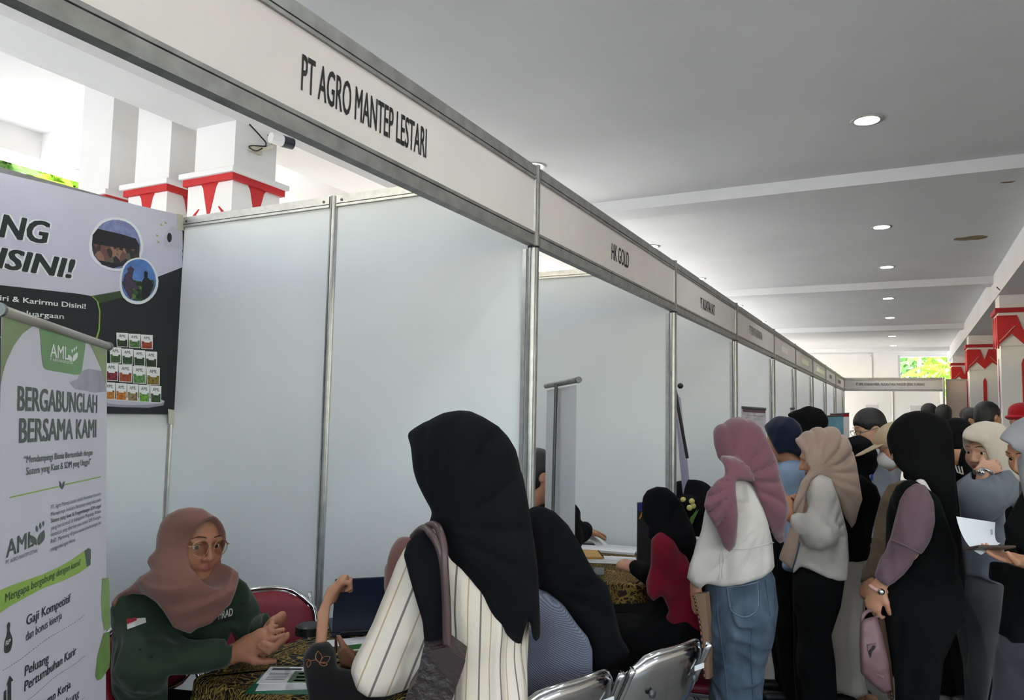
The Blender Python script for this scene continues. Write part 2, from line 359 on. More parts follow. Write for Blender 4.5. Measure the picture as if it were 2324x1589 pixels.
# ------------------------------------------------------------------ exhibition booths
def post_mesh(h):
    b = MB(); R_ = .0215; pts = []
    for k in range(8):
        a = k*pi/4
        for da, rr in ((-.31, R_), (-.11, R_), (-.11, R_*.72), (.11, R_*.72), (.11, R_), (.31, R_)): pts.append((rr*cos(a+da), rr*sin(a+da), 0))
    b.poly(pts, (0, 0, h)); bmesh.ops.recalc_face_normals(b.b, faces=b.b.faces)
    me = bpy.data.meshes.new('post'); b.b.to_mesh(me); b.b.free(); me.materials.append(M_ALU); return me
PM = post_mesh(2.51); PM2 = post_mesh(2.5)
def addpost(parent, x, y, name='post', me=None):
    o = bpy.data.objects.new(name, me or PM2); COL.objects.link(o)
    if parent: o.parent = parent; o.location = Vector((x, y, 0)) - parent.location
    else: o.location = (x, y, 0)
    return o
def rail(parent, a, b, z0, z1, name='rail', t=.016, m=None, flip=1):
    """horizontal rail between two points with a dark slot along it"""
    a, b = Vector((*a, 0)), Vector((*b, 0)); d = (b-a).normalized(); n = Vector((-d.y, d.x, 0)); h = z1-z0
    s = .010 if flip > 0 else h-.014
    prof = [(t, 0), (t, s), (t*.3, s), (t*.3, s+.004), (t, s+.004), (t, h), (-t, h), (-t, s+.004), (-t*.3, s+.004), (-t*.3, s), (-t, s), (-t, 0)]
    m_ = MB(); m_.poly([a + n*u + Vector((0, 0, z0+v)) for u, v in prof], b-a)
    return m_.build(name, m or M_ALUD, parent)
ordn = ['first', 'second', 'third', 'fourth', 'fifth', 'sixth', 'seventh', 'eighth', 'ninth', 'tenth']
# front posts
for k, y in enumerate(PY):
    e = empty('booth_post', (XF, y, 0), 'slim aluminium front post, %s along the row of booths' % ordn[k], 'post', 'front posts of the booths')
    addpost(e, XF, y, 'post', PM)
    MB().cyl((XF, y, 2.192), (XF, y, 2.2), .0235, n=8).build('joint', M_BLACK, e)
# side partitions
M_BOLT = mat('bolt_steel', rgb(90, 80, 70), .5, metal=.7)
def partition(y, k):
    e = empty('booth_partition', (XF, y, 0), 'white partition panels closing the %s side of the booths, standing across the row' % ordn[k], 'partition', 'booth side partitions')
    xs = [XF, onY(761, 450, PY[1])[0], XB]
    for i in range(2):
        a, b = xs[i]-.02, xs[i+1]+.02
        box('panel', (b, y-.004, .06), (a, y+.004, 2.455), M_PANEL, e)
        rail(e, (a, y), (b, y), 2.452, 2.5, 'top_rail', m=M_ALU, flip=1)
        rail(e, (a, y), (b, y), .01, .058, 'bottom_rail', m=M_ALU)
        for xx in (a-.03, b+.03): MB().cyl((xx, y-.019, 2.478), (xx, y-.015, 2.478), .006, n=8).build('bolt', M_BOLT, e)
    addpost(e, xs[1], y); 
    # front edge channel beside the front post
    box('edge_channel', (XF-.04, y-.012, 0), (XF-.024, y+.012, 2.19), M_ALU, e)
    return e
for k, y in enumerate(PY): partition(y, k)
# back wall
for k in range(len(PY)-1):
    y0, y1 = PY[k], PY[k+1]
    e = empty('booth_back_wall', (XB, y0, 0), 'white back wall panels of the %s booth from the camera' % ordn[k], 'partition', 'booth back walls')
    ym = (y0+y1)/2
    addpost(e, XB, y0); addpost(e, XB, ym)
    for a, b in ((y0+.02, ym-.02), (ym+.02, y1-.02)):
        box('panel', (XB-.004, a, .06), (XB+.004, b, 2.455), M_PANEL, e)
        rail(e, (XB, a), (XB, b), 2.452, 2.5, 'top_rail', m=M_ALU); rail(e, (XB, a), (XB, b), .01, .058, 'bottom_rail', m=M_ALU)
# fascias
def fascia(y0, y1, lb):
    e = empty('fascia_board', (XF, y0, 2.2), lb, 'sign board', 'fascia boards above the booths')
    a, b = y0+.022, y1-.022
    box('panel', (XF-.004, a, 2.24), (XF+.008, b, 2.46), M_FASC, e)
    rail(e, (XF, a), (XF, b), 2.2, 2.25, 'bottom_rail', flip=-1); rail(e, (XF, a), (XF, b), 2.45, 2.5, 'top_rail', flip=1)
    return e
flab = ['near fascia board with large black lettering above the first booth', 'fascia board with short two-word lettering above the second booth', 'fascia board with small condensed lettering above the third booth',
        'fascia board with faint lettering above the fourth booth', 'fascia board with a pale name strip above the fifth booth', 'fascia board with a bright name strip above the sixth booth',
        'fascia board with a long bright strip above the seventh booth', 'narrow-looking fascia board above the eighth booth', 'last fascia board of the row, at the far corner']
FB = [fascia(PY[k], PY[k+1], flab[k]) for k in range(9)]
def ftext(k, body, q0, q1, h, m=M_INK, bold=.018):
    a, b = onX(*q0, XF+.009), onX(*q1, XF+.009)
    fr = frame((XF+.009, a[1], a[2]), (0, 1, 0), (0, 0, 1))
    text('lettering', body, fr, h, m, FB[k], width=b[1]-a[1], bold=bold)
ftext(0, 'PT AGRO MANTEP LESTARI', (683, 203), (967, 350), .085)
ftext(1, 'HK GOLD', (1388, 588), (1427, 605), .078)
ftext(2, 'PT. NUSANTARA SAKTI', (1590, 699), (1622, 711), .075)
M_INKF = mat('faded_lettering', rgb(120, 112, 110), .6)
ftext(3, 'PT PERMATA NUSANTARA', (1701, 757), (1730, 770), .075, M_INKF)
M_STRIP = mat('pale_name_strip', rgb(236, 232, 226), .35)
for k, f0, f1 in ((4, .32, .62), (5, .35, .75), (6, .3, .9), (7, .35, .6), (8, .3, .6)):
    L_ = PY[k+1]-PY[k]
    box('name_strip', (XF+.008, PY[k]+L_*f0, 2.315), (XF+.0095, PY[k]+L_*f1, 2.385), M_STRIP if k < 7 else M_INKF, FB[k])
# end booth facing the camera
YE = PY[-1]; xe1 = onY(2141, 860, YE)[0]
e = empty('fascia_board', ((XF+xe1)/2, YE, 2.2), 'fascia board with small black lettering on the booth facing us at the far end', 'sign board', 'fascia boards above the booths')
box('panel', (XF+.022, YE-.008, 2.24), (xe1-.02, YE+.004, 2.46), M_FASC, e)
rail(e, (XF+.022, YE), (xe1-.02, YE), 2.2, 2.25, 'bottom_rail', flip=-1, m=M_ALU); rail(e, (XF+.022, YE), (xe1-.02, YE), 2.45, 2.5, 'top_rail', flip=1, m=M_ALU)
a, b = onY(1943, 870, YE)[0], onY(2098, 872, YE)[0]
text('lettering', 'PT BPR SYARIAH MERU NUSANTARA MANDIRI (BNU SYARIAH)', frame((a, YE-.009, 2.325), (1, 0, 0), (0, 0, 1)), .06, M_INK, e, width=b-a, bold=.012)
e = empty('booth_post', (xe1, YE, 0), 'aluminium post at the right corner of the far end booth', 'post'); addpost(e, xe1, YE, 'post', PM)
e = empty('booth_back_wall', ((XF+xe1)/2, YE+1.9, 0), 'white back wall panels of the far end booth', 'partition')
xm = onY(2025.7, 885, YE+1.9)[0]
for a, b in ((XF-.3, xm-.02), (xm+.02, xe1)):
    box('panel', (a, YE+1.896, .06), (b, YE+1.904, 2.455), M_PANEL, e); rail(e, (a, YE+1.9), (b, YE+1.9), 2.452, 2.5, 'top_rail', m=M_ALU)
for x in (XF-.3, xm, xe1): addpost(e, x, YE+1.9)
e = empty('booth_partition', (xe1, YE+.95, 0), 'white side partition of the far end booth, on its right', 'partition')
box('panel', (xe1-.004, YE+.02, .06), (xe1+.004, YE+1.88, 2.455), M_PANEL, e); rail(e, (xe1, YE+.02), (xe1, YE+1.88), 2.452, 2.5, 'top_rail', m=M_ALU)
for i, (px, py) in enumerate(((1978, 928), (2080, 930))):
    c = onY(px, py, YE+1.89)
    tag(box('wall_notice', (c[0]-.13, YE+1.885, c[2]-.1), (c[0]+.13, YE+1.889, c[2]+.1), mat('notice_paper', rgb(200, 202, 208), .6, var=.12, vscale=30)), ['pale paper notice on the left panel of the far end booth', 'pale paper notice on the right panel of the far end booth'][i], 'notice')
# beige board to the right of the end booth
a, b = onY(2146, 860, YE+.05)[0], onY(2196, 860, YE+.05)[0]
e = empty('beige_board', ((a+b)/2, YE+.05, 0), 'beige board panel standing beside the far end booth', 'partition')
box('panel', (a, YE+.04, 0), (b-.02, YE+.06, 2.44), mat('beige_board', rgb(214, 196, 186), .7), e); box('edge', (b-.02, YE+.035, 0), (b, YE+.065, 2.44), M_RED2, e); box('top_rail', (a, YE+.035, 2.44), (b, YE+.065, 2.47), M_ALU, e)
# ------------------------------------------------------------------ implicit-surface modeller (bodies, cloth)
F4 = np.float32
def V(*a): return np.array(a, float)
def unit(v): v = np.array(v, float); return v/(np.linalg.norm(v)+1e-12)
def polysd(px, py, poly):
    """signed distance (pixels) to a closed polygon, negative inside"""
    poly = np.array(poly, F4); n = len(poly)
    d = np.full(px.shape, 1e12, F4); s = np.ones(px.shape, F4)
    j = n-1
    for i in range(n):
        ex, ey = poly[j]-poly[i]; wx, wy = px-poly[i][0], py-poly[i][1]
        t = np.clip((wx*ex+wy*ey)/(ex*ex+ey*ey+1e-9), 0, 1)
        d = np.minimum(d, (wx-ex*t)**2+(wy-ey*t)**2)
        c1 = py >= poly[i][1]; c2 = py < poly[j][1]; c3 = ex*wy > ey*wx
        fl = (c1 & c2 & c3) | (~c1 & ~c2 & ~c3); s = np.where(fl, -s, s); j = i
    return s*np.sqrt(d)
def smin(a, b, k):
    if k <= 0: return np.minimum(a, b)
    h = np.maximum(k-np.abs(a-b), 0)/k
    return np.minimum(a, b)-h*h*k*.25
def wob(seed, freq, n=6, anis=(1, 1, 1)):
    """cheap smooth noise, about -1..1"""
    r = np.random.RandomState(seed); K = r.normal(size=(n, 3))*np.array(anis)*freq; ph = r.uniform(0, 6.28, n)
    def f(X, Y, Z):
        v = 0
        for i in range(n): v = v+np.sin(K[i, 0]*X+K[i, 1]*Y+K[i, 2]*Z+ph[i]+.6*np.sin(K[(i+1) % n, 2]*Z*.7+K[(i+1) % n, 0]*X*.7))
        return v/n*1.6
    return f
def ridge(seed, freq, n=4, anis=(1, 1, .3)):
    """soft-topped folds with narrow creases between them, about -1..1"""
    r = np.random.RandomState(seed); K = r.normal(size=(n, 3))*np.array(anis)*freq; ph = r.uniform(0, 6.28, n); w = wob(seed+1, freq*.45, 4, anis)
    def f(X, Y, Z):
        v = 0; q = w(X, Y, Z)*1.5
        for i in range(n): v = v+(1-2*np.abs(np.sin(.5*(K[i, 0]*X+K[i, 1]*Y+K[i, 2]*Z)+ph[i]+q)))
        return v/n*1.3
    return f
class SD:
    def __init__(s): s.pr = []; s.tr = []; s.dp = []; s.keep = []; s.tru = []
    def cone(s, a, b, ra, rb=None, k=.02, flat=None, op=1):
        a, b = np.array(a, float), np.array(b, float); rb = ra if rb is None else rb
        m = max(ra, rb); s.pr.append(('c', op, k, np.minimum(a, b)-m, np.maximum(a, b)+m, (a, b, ra, rb, flat))); return s
    def chain(s, pts, rs, k=.02, flat=None, op=1):
        for i in range(len(pts)-1): s.cone(pts[i], pts[i+1], rs[i], rs[i+1], k, flat, op)
        return s
    def ell(s, c, r, fr=None, k=.02, op=1):
        """ellipsoid; fr = (origin, 3x3 with columns right, forward, up) -> c in that frame"""
        r = np.array(r if hasattr(r, '__len__') else (r, r, r), float)
        A = np.eye(3)
        if fr is not None: A = fr[1]; c = fr[0]+A @ np.array(c, float)
        c = np.array(c, float); ext = np.sqrt(((A*r)**2).sum(1))
        s.pr.append(('e', op, k, c-ext, c+ext, (c, r, A))); return s
    def lc(s, fr, a, b, ra, rb=None, k=.02, flat=None, op=1):
        """cone given in a local frame"""
        g = lambda p: fr[0]+fr[1] @ np.array(p, float)
        if flat is not None: flat = (fr[1] @ np.array(flat[0], float), flat[1])
        return s.cone(g(a), g(b), ra, rb, k, flat, op)
    def trim(s, poly, k=.012): s.tr.append((poly, k)); return s
    def disp(s, fn): s.dp.append(fn); return s
    def build(s, h, fine=(), pad=.02):
        add = [p for p in s.pr if p[1] > 0]
        lo = np.min([p[3] for p in add], 0)-pad-2*h; hi = np.max([p[4] for p in add], 0)+pad+2*h
        ax = []
        for d in range(3):
            pts = [lo[d]]
            while pts[-1] < hi[d]:
                st = h
                for (flo, fhi, fh) in fine:
                    if flo[d]-h*.5 <= pts[-1] <= fhi[d]: st = min(st, fh)
                pts.append(pts[-1]+st)
            ax.append(np.array(pts, F4))
        D = np.full([len(a) for a in ax], 1., F4)
        for (ty, op, k, plo, phi, q) in s.pr:
            m = k+3*h; sl = []
            for d in range(3):
                i0 = max(0, int(np.searchsorted(ax[d], plo[d]-m))-1); i1 = min(len(ax[d]), int(np.searchsorted(ax[d], phi[d]+m))+1); sl.append(slice(i0, i1))
            if any(x.stop <= x.start for x in sl): continue
            sl = tuple(sl)
            X = ax[0][sl[0]][:, None, None]; Y = ax[1][sl[1]][None, :, None]; Z = ax[2][sl[2]][None, None, :]
            if ty == 'c':
                a, b, ra, rb, flat = q; ba = b-a
                wx, wy, wz = X-F4(a[0]), Y-F4(a[1]), Z-F4(a[2])
                if flat is not None:
                    n, fq = unit(flat[0]), flat[1]; g = F4(1/fq-1)
                    t0 = (wx*F4(n[0])+wy*F4(n[1])+wz*F4(n[2]))*g; bn = float(ba@n)*float(g)
                    wx, wy, wz = wx+t0*F4(n[0]), wy+t0*F4(n[1]), wz+t0*F4(n[2]); ba = ba+n*bn
                l2 = float(ba@ba)+1e-12
                t = np.clip((wx*F4(ba[0])+wy*F4(ba[1])+wz*F4(ba[2]))/F4(l2), 0, 1)
                d_ = np.sqrt((wx-t*F4(ba[0]))**2+(wy-t*F4(ba[1]))**2+(wz-t*F4(ba[2]))**2)-(F4(ra)+t*F4(rb-ra))
                if flat is not None: d_ = d_*F4(max(flat[1], .45))
            else:
                c, r, A = q; wx, wy, wz = X-F4(c[0]), Y-F4(c[1]), Z-F4(c[2])
                k0 = k1 = 0
                for j in range(3):
                    lj = wx*F4(A[0, j])+wy*F4(A[1, j])+wz*F4(A[2, j]); k0 = k0+(lj/F4(r[j]))**2; k1 = k1+(lj/F4(r[j]**2))**2
                k0 = np.sqrt(k0); k1 = np.sqrt(k1)+1e-6; d_ = k0*(k0-1)/k1
            if op > 0: D[sl] = smin(D[sl], d_, k)
            else: D[sl] = -smin(-D[sl], d_, k)
        near = np.nonzero(np.abs(D) < .06) if s.dp else None
        for fn in s.dp:
            X, Y, Z = ax[0][near[0]], ax[1][near[1]], ax[2][near[2]]; D[near] = D[near]+fn(X, Y, Z).astype(F4)
        for poly, k in s.tr:
            ii = np.nonzero(D < .03)
            p = np.stack([ax[d][ii[d]] for d in range(3)], 0)-CAM[:, None].astype(F4); c = RC.astype(F4) @ p
            c[2] = np.maximum(c[2], .05)
            q = polysd(F4(CX)+F4(FPX)*c[0]/c[2], F4(CY)-F4(FPX)*c[1]/c[2], poly)*c[2]/F4(FPX)
            D[ii] = -smin(-D[ii], -q, k)
        if s.tru:
            ii = np.nonzero((D < .03) & (ax[2][None, None, :] > .13))
            p = np.stack([ax[d][ii[d]] for d in range(3)], 0); q0 = None
            c = RC.astype(F4) @ (p-CAM[:, None].astype(F4)); c[2] = np.maximum(c[2], .05)
            for poly in s.tru:
                q = polysd(F4(CX)+F4(FPX)*c[0]/c[2], F4(CY)-F4(FPX)*c[1]/c[2], poly)*c[2]/F4(FPX); q0 = q if q0 is None else np.minimum(q0, q)
            q0 = q0+F4(.012)
            for (kc, kr) in s.keep: q0 = np.minimum(q0, np.sqrt((p[0]-F4(kc[0]))**2+(p[1]-F4(kc[1]))**2+(p[2]-F4(kc[2]))**2)-F4(kr))
            D[ii] = np.maximum(D[ii], q0)
        D[0] = D[-1] = 1; D[:, 0] = D[:, -1] = 1; D[:, :, 0] = D[:, :, -1] = 1
        return nets(D, ax)
def nets(D, ax):
    n = [x-1 for x in D.shape]; I = D < 0
    c = [I[i:n[0]+i, j:n[1]+j, k:n[2]+k] for i in (0, 1) for j in (0, 1) for k in (0, 1)]
    al = c[0].copy(); an = c[0].copy()
    for q in c[1:]: al &= q; an |= q
    act = an & ~al; ci = np.nonzero(act); N = len(ci[0])
    idx = np.full(act.shape, -1, np.int32); idx[ci] = np.arange(N)
    val = {}; 
    for i in (0, 1):
        for j in (0, 1):
            for k in (0, 1): val[(i, j, k)] = D[ci[0]+i, ci[1]+j, ci[2]+k]
    acc = np.zeros((N, 3), F4); cnt = np.zeros(N, F4)
    for d in range(3):
        o = [x for x in range(3) if x != d]
        for u in (0, 1):
            for v in (0, 1):
                a = [0, 0, 0]; a[o[0]] = u; a[o[1]] = v; b = list(a); b[d] = 1
                va, vb = val[tuple(a)], val[tuple(b)]; m = (va < 0) != (vb < 0)
                t = np.where(m, va/np.where(m, va-vb, 1), 0); w = m.astype(F4)
                acc[:, d] += w*t; acc[:, o[0]] += w*u; acc[:, o[1]] += w*v; cnt += w
    f = acc/cnt[:, None]; ver = np.empty((N, 3), F4)
    for d in range(3): ver[:, d] = ax[d][ci[d]]*(1-f[:, d])+ax[d][ci[d]+1]*f[:, d]
    Q = []
    for d in range(3):
        o = [(d+1) % 3, (d+2) % 3]
        s0 = [slice(None)]*3; s1 = [slice(None)]*3
        s0[d] = slice(0, -1); s1[d] = slice(1, None)
        for q in o: s0[q] = slice(1, -1); s1[q] = slice(1, -1)
        A, B = I[tuple(s0)], I[tuple(s1)]; e = np.nonzero(A != B); 
        if len(e[0]) == 0: continue
        flip = A[e]
        p = [np.array(x) for x in e]; p[o[0]] = p[o[0]]+1; p[o[1]] = p[o[1]]+1
        def cell(du, dv):
            q = list(p); q[o[0]] = p[o[0]]-du; q[o[1]] = p[o[1]]-dv; return idx[q[0], q[1], q[2]]
        qd = np.stack([cell(1, 1), cell(0, 1), cell(0, 0), cell(1, 0)], 1)
        qd[~flip] = qd[~flip][:, ::-1]; Q.append(qd)
    Q = np.concatenate(Q) if Q else np.zeros((0, 4), np.int32)
    return ver, Q[(Q >= 0).all(1)]
def relax(ver, Q, it=2, w=.5):
    n = len(ver); e = np.concatenate([Q[:, [0, 1]], Q[:, [1, 2]], Q[:, [2, 3]], Q[:, [3, 0]]]); e = np.concatenate([e, e[:, ::-1]])
    cnt = np.bincount(e[:, 0], minlength=n)[:, None]+1e-9
    for _ in range(it):
        s = np.stack([np.bincount(e[:, 0], ver[e[:, 1], d], minlength=n) for d in range(3)], 1); ver = ver*(1-w)+s/cnt*w
    return ver.astype(F4)
def tomesh(name, ver, Q, m, parent, attr=None, it=1):
    if it: ver = relax(ver, Q, it)
    me = bpy.data.meshes.new(name); nv, nq = len(ver), len(Q)
    me.vertices.add(nv); me.vertices.foreach_set('co', ver.ravel()); me.loops.add(nq*4); me.polygons.add(nq)
    me.loops.foreach_set('vertex_index', Q.astype(np.int32).ravel()); me.polygons.foreach_set('loop_start', np.arange(0, nq*4, 4, dtype=np.int32))
    me.polygons.foreach_set('use_smooth', np.ones(nq, bool)); me.update(); me.validate()
    for an, fn in (attr or {}).items():
        r = fn(ver)
        if r.ndim == 1: me.attributes.new(an, 'FLOAT', 'POINT').data.foreach_set('value', r.astype(F4))
        else: me.attributes.new(an, 'FLOAT_COLOR', 'POINT').data.foreach_set('color', np.concatenate([r, np.ones((nv, 1))], 1).astype(F4).ravel())
    return link(name, me, m, parent)

# ------------------------------------------------------------------ people
def hframe(c, f, tilt=(0, 0, 1)):
    f = unit(f); r = unit(np.cross(f, np.array(tilt, float))); u = np.cross(r, f); return (np.array(c, float), np.stack([r, f, u], 1))
def head(sd, fr, face=True, ears=False, s=1.):
    E = lambda c, r, k=.02, op=1: sd.ell(np.array(c)*s, np.array(r if hasattr(r, '__len__') else (r,)*3)*s, fr, k, op)
    C = lambda a, b, ra, rb, k=.01, op=1: sd.lc(fr, np.array(a)*s, np.array(b)*s, ra*s, rb*s, k, None, op)
    E((0, -.012, .028), (.073, .092, .086)); E((0, .022, -.04), (.058, .062, .07), .035)
    E((0, .060, -.092), (.022, .02, .018), .025)
    C((0, -.02, -.06), (0, -.035, -.17), .05, .054, .03)
    if face:
        for q in (-1, 1):
            E((q*.037, .052, -.03), (.025, .026, .03), .025)
            E((q*.031, .098, .006), (.020, .018, .013), .012, -1)
            C((q*.012, .083, .024), (q*.048, .068, .022), .008, .006, .014)
            E((q*.0315, .0735, .0135), (.0165, .0105, .0068), .004)
            E((q*.0315, .0725, -.0112), (.0155, .0105, .0052), .004)
            E((q*.0125, .091, -.034), (.0085, .009, .007), .006)
            C((0, .0860, -.0562), (q*.023, .0765, -.0598), .0040, .0022, .005)
            C((0, .0848, -.0652), (q*.020, .0770, -.0630), .0050, .003, .005)
        C((0, .080, .016), (0, .101, -.027), .0065, .0095, .010)
        E((0, .1005, -.032), (.0095, .0085, .0085), .006)
        C((-.016, .0925, -.0605), (.016, .0925, -.0605), .0016, .0016, .003, -1)
    if ears:
        for q in (-1, 1): E((q*.076, -.008, -.005), (.009, .020, .031), .008)
def hand(sd, wr, d, pn, side=1, curl=(.3, .3, .3, .35), thumb=.3, s=1., spread=.1, bend=1.):
    """wr wrist, d towards fingers, pn palm normal; side=+1: thumb on d x pn"""
    wr = np.array(wr, float); d = unit(d); pn = unit(np.array(pn, float)-d*np.dot(pn, d)); ac = np.cross(d, pn)*side
    sd.cone(wr-d*.02*s, wr+d*.03*s, .024*s, .03*s, .01, (pn, .7))
    sd.cone(wr+d*.028*s, wr+d*.072*s, .034*s, .037*s, .012, (pn, .42))
    tips = []
    for i in range(4):
        o = (.028, .0095, -.0095, -.027)[i]; L = (.068, .076, .070, .055)[i]*s; r = (.0088, .009, .0086, .0077)[i]*s
        p = wr+d*(.082-abs(i-1.3)*.004)*s+ac*o*s; q = unit(d+ac*o*spread*12); a = 0
        for k, fr_ in enumerate((.45, .31, .24)):
            a += curl[i]*(.8 if k == 0 else 1.15)*bend
            dd = q*cos(a)+pn*sin(a); p2 = p+dd*L*fr_; sd.cone(p, p2, r*(1-.07*k), r*(.93-.08*k), .004); p = p2
        tips.append(p)
    p = wr+d*.022*s+ac*.027*s; a = unit(d*.75+ac*(.75-thumb*.6)+pn*.25)
    sd.cone(wr+d*.012*s+ac*.012*s, p+a*.03*s, .016*s, .0125*s, .01); p = p+a*.03*s
    a = unit(a+pn*thumb*1.2+d*.3-ac*thumb*.8); p2 = p+a*.032*s; sd.cone(p, p2, .0112*s, .0100*s, .004)
    a = unit(a+pn*thumb*.8-ac*thumb*.4); sd.cone(p2, p2+a*.024*s, .0100*s, .0082*s, .003)
    return tips
def skel(x, y, ang, h=1.56, sit=None, lean=0.):
    """joint positions; ang = facing (degrees, world); sit = seat height"""
    f = V(cos(radians(ang)), sin(radians(ang)), 0); r = V(f[1], -f[0], 0); z = V(0, 0, 1); b = V(x, y, 0)
    hz = .50*h if sit is None else sit+.09
    up = unit(z+f*lean); J = dict(f=f, r=r, up=up, h=h)
    J['hip'] = b+z*hz; J['waist'] = J['hip']+up*.12*h; J['chest'] = J['hip']+up*.24*h; J['neck'] = J['hip']+up*.335*h; J['head'] = J['hip']+up*.425*h+f*.01
    for s, n in ((1, 'R'), (-1, 'L')):
        J['sh'+n] = J['hip']+up*.305*h+r*s*.105*h; J['el'+n] = J['sh'+n]+r*s*.03-z*.175*h-f*.02; J['wr'+n] = J['el'+n]-z*.14*h+f*.06
        J['hp'+n] = J['hip']+r*s*.055*h-z*.02
        if sit is None:
            J['kn'+n] = b+r*s*.06*h+z*.28*h+f*.015; J['an'+n] = b+r*s*.065*h+z*.055-f*.02
        else:
            J['kn'+n] = J['hp'+n]+f*.26*h-z*.02; J['an'+n] = V(*(J['kn'+n][:2]), .06)+f*.0
        J['to'+n] = J['an'+n]+f*.15-z*.025
    return J
def tframe(J): 
    r = J['r']; u = J['up']; f = np.cross(u, r); return np.stack([r, f, u], 1)
def torso(sd, J, e=0., lo=.0, w=1.):
    A = tframe(J); h = J['h']
    for c, r in ((J['chest'], (.098, .066, .10)), (J['waist'], (.086, .062, .10)), (J['hip'], (.10, .072, .075))):
        sd.ell((0, 0, 0), np.array(r)*h*V(w, 1, 1)+e, (c, A), .06)
    sd.chain([J['shL'], J['chest']+J['up']*.055*h, J['shR']], [.034*h+e, .042*h+e, .034*h+e], .05)
    if lo: sd.cone(J['hip'], J['hip']-J['up']*lo, .085*h+e, .08*h+e, .04)
def arm(sd, J, n, ru=.04, rl=.03, rw=.026, k=.03):
    sd.cone(J['sh'+n], J['el'+n], ru*1.1, ru*.92, k); sd.cone(J['el'+n], J['wr'+n], rl*1.12, rw, .02)
def leg(sd, J, n, r0=.075, r1=.052, r2=.036, k=.04): sd.chain([J['hp'+n], J['kn'+n], J['an'+n]], [r0, r1, r2], k)
SKIN = {}
def skin(name, col):
    if name in SKIN: return SKIN[name]
    m, t, b = newmat(name); N, L = t.nodes, t.links
    at = N.new('ShaderNodeAttribute'); at.attribute_name = 'lip'
    n = N.new('ShaderNodeTexNoise'); n.inputs['Scale'].default_value = 40; n.inputs['Detail'].default_value = 3
    m1 = N.new('ShaderNodeMix'); m1.data_type = 'RGBA'; m1.inputs[6].default_value = (*[x*.88 for x in col], 1); m1.inputs[7].default_value = (*[min(1, x*1.1) for x in col], 1); L.new(n.outputs[0], m1.inputs[0])
    m2 = N.new('ShaderNodeMix'); m2.data_type = 'RGBA'; m2.inputs[7].default_value = (*rgb(150, 88, 82), 1); L.new(at.outputs['Fac'], m2.inputs[0]); L.new(m1.outputs[2], m2.inputs[6]); L.new(m2.outputs[2], b.inputs['Base Color'])
    b.inputs['Roughness'].default_value = .52; b.inputs['Specular IOR Level'].default_value = .35
    b.inputs['Subsurface Weight'].default_value = .12; b.inputs['Subsurface Radius'].default_value = (.012, .005, .003); b.inputs['Subsurface Scale'].default_value = .5
    SKIN[name] = m; return m
SK_TAN = skin('skin_tan', rgb(188, 136, 108)); SK_BRN = skin('skin_brown', rgb(168, 116, 90)); SK_LT = skin('skin_light', rgb(206, 160, 134))
M_EYEW = mat('eye_white', rgb(225, 220, 214), .25); M_IRIS = mat('dark_brown_iris', rgb(24, 15, 12), .35); M_BROW = mat('eyebrow_hair', rgb(38, 28, 25), .8)
M_HAIR = mat('black_hair', rgb(20, 18, 19), .45, bump=.5, bscale=180, stretch=(1, 1, .15), var=.3, vscale=60)
M_SHOE = mat('black_shoe', rgb(20, 20, 21), .4, bump=.1)
def eyes(parent, fr, s=1., look=(0, 0), brows=True):
    g = lambda p: fr[0]+fr[1] @ (np.array(p, float)*s)
    for q in (-1, 1):
        c = g((q*.0315, .0685, .0015)); d = unit(fr[1] @ V(look[0], 1, look[1])); b = MB()
        b.sph(c, .0122*s, 44)
        for f_ in b.b.faces:
            if (Vector(f_.calc_center_median())-Vector(c)).normalized().dot(Vector(d)) > .83: f_.material_index = 1
        b.build('eye', [M_EYEW, M_IRIS], parent, smooth=True)
        if brows:
            pts = [g((q*x, y, z)) for x, y, z in ((.013, .0915, .0300), (.024, .0895, .0330), (.036, .082, .0330), (.049, .0705, .0265))]
            MB().tube(smoothcurve(pts, 4), [.0014*s]*5+[.0018*s]*4+[.0009*s]*4, 6).build('eyebrow', M_BROW, parent, smooth=True)
def lipattr(fr, s=1.):
    def f(v):
        l = ((v-fr[0]) @ fr[1])/s
        a = 1-np.clip((np.sqrt((l[:, 0]/.0245)**2+((l[:, 2]+.0608)/.0090)**2)-.75)/.4, 0, 1)
        return a*(l[:, 1] > .06)
    return f
def bodymesh(parent, J, hd=None, face=False, ears=False, hands=(), m=None, h=.014, fine=(), sl=.8, legs=True, extra=None, hs=1., lower=True, trims=(), keep=(), autokeep=True):
    """one continuous body: head, neck, torso, arms, hands, legs"""
    sd = SD(); H_ = J['h']
    torso(sd, J, -.022)
    sd.cone(J['chest']+J['up']*.05*H_, J['neck'], .045, .046, .04)
    for n in 'LR':
        arm(sd, J, n, .036*sl*1.1, .03*sl*1.1, .022)
        leg(sd, J, n, .062, .046, .03)
        sd.cone(J['an'+n]-V(0, 0, .01), J['to'+n], .03, .022, .02)
    hd = hd or hframe(J['head'], J['f'])
    sd.cone(J['neck']-J['up']*.02, hd[0]+hd[1] @ V(0, -.03, -.05)*hs, .048, .045, .03)
    head(sd, hd, face, ears, hs)
    for hh in hands: hand(sd, **hh)
    if extra: extra(sd)
    if trims:
        sd.tru = list(trims); sd.keep = list(keep)+([(np.array(q['wr'])+unit(q['d'])*.07, .14) for q in hands] if autokeep else [])
        if face and autokeep: sd.keep.append((hd[0]+hd[1] @ V(0, .085, -.02), .085))
    ver, Q = sd.build(h, fine)
    return tomesh('body', ver, Q, m or SK_TAN, parent, {'lip': lipattr(hd, hs)} if face else None, it=1)
def garment(name, parent, sd, m, h, fine=(), attr=None, it=1, fold=None):
    if fold: sd.disp(fold)
    ver, Q = sd.build(h, fine); return tomesh(name, ver, Q, m, parent, attr, it)
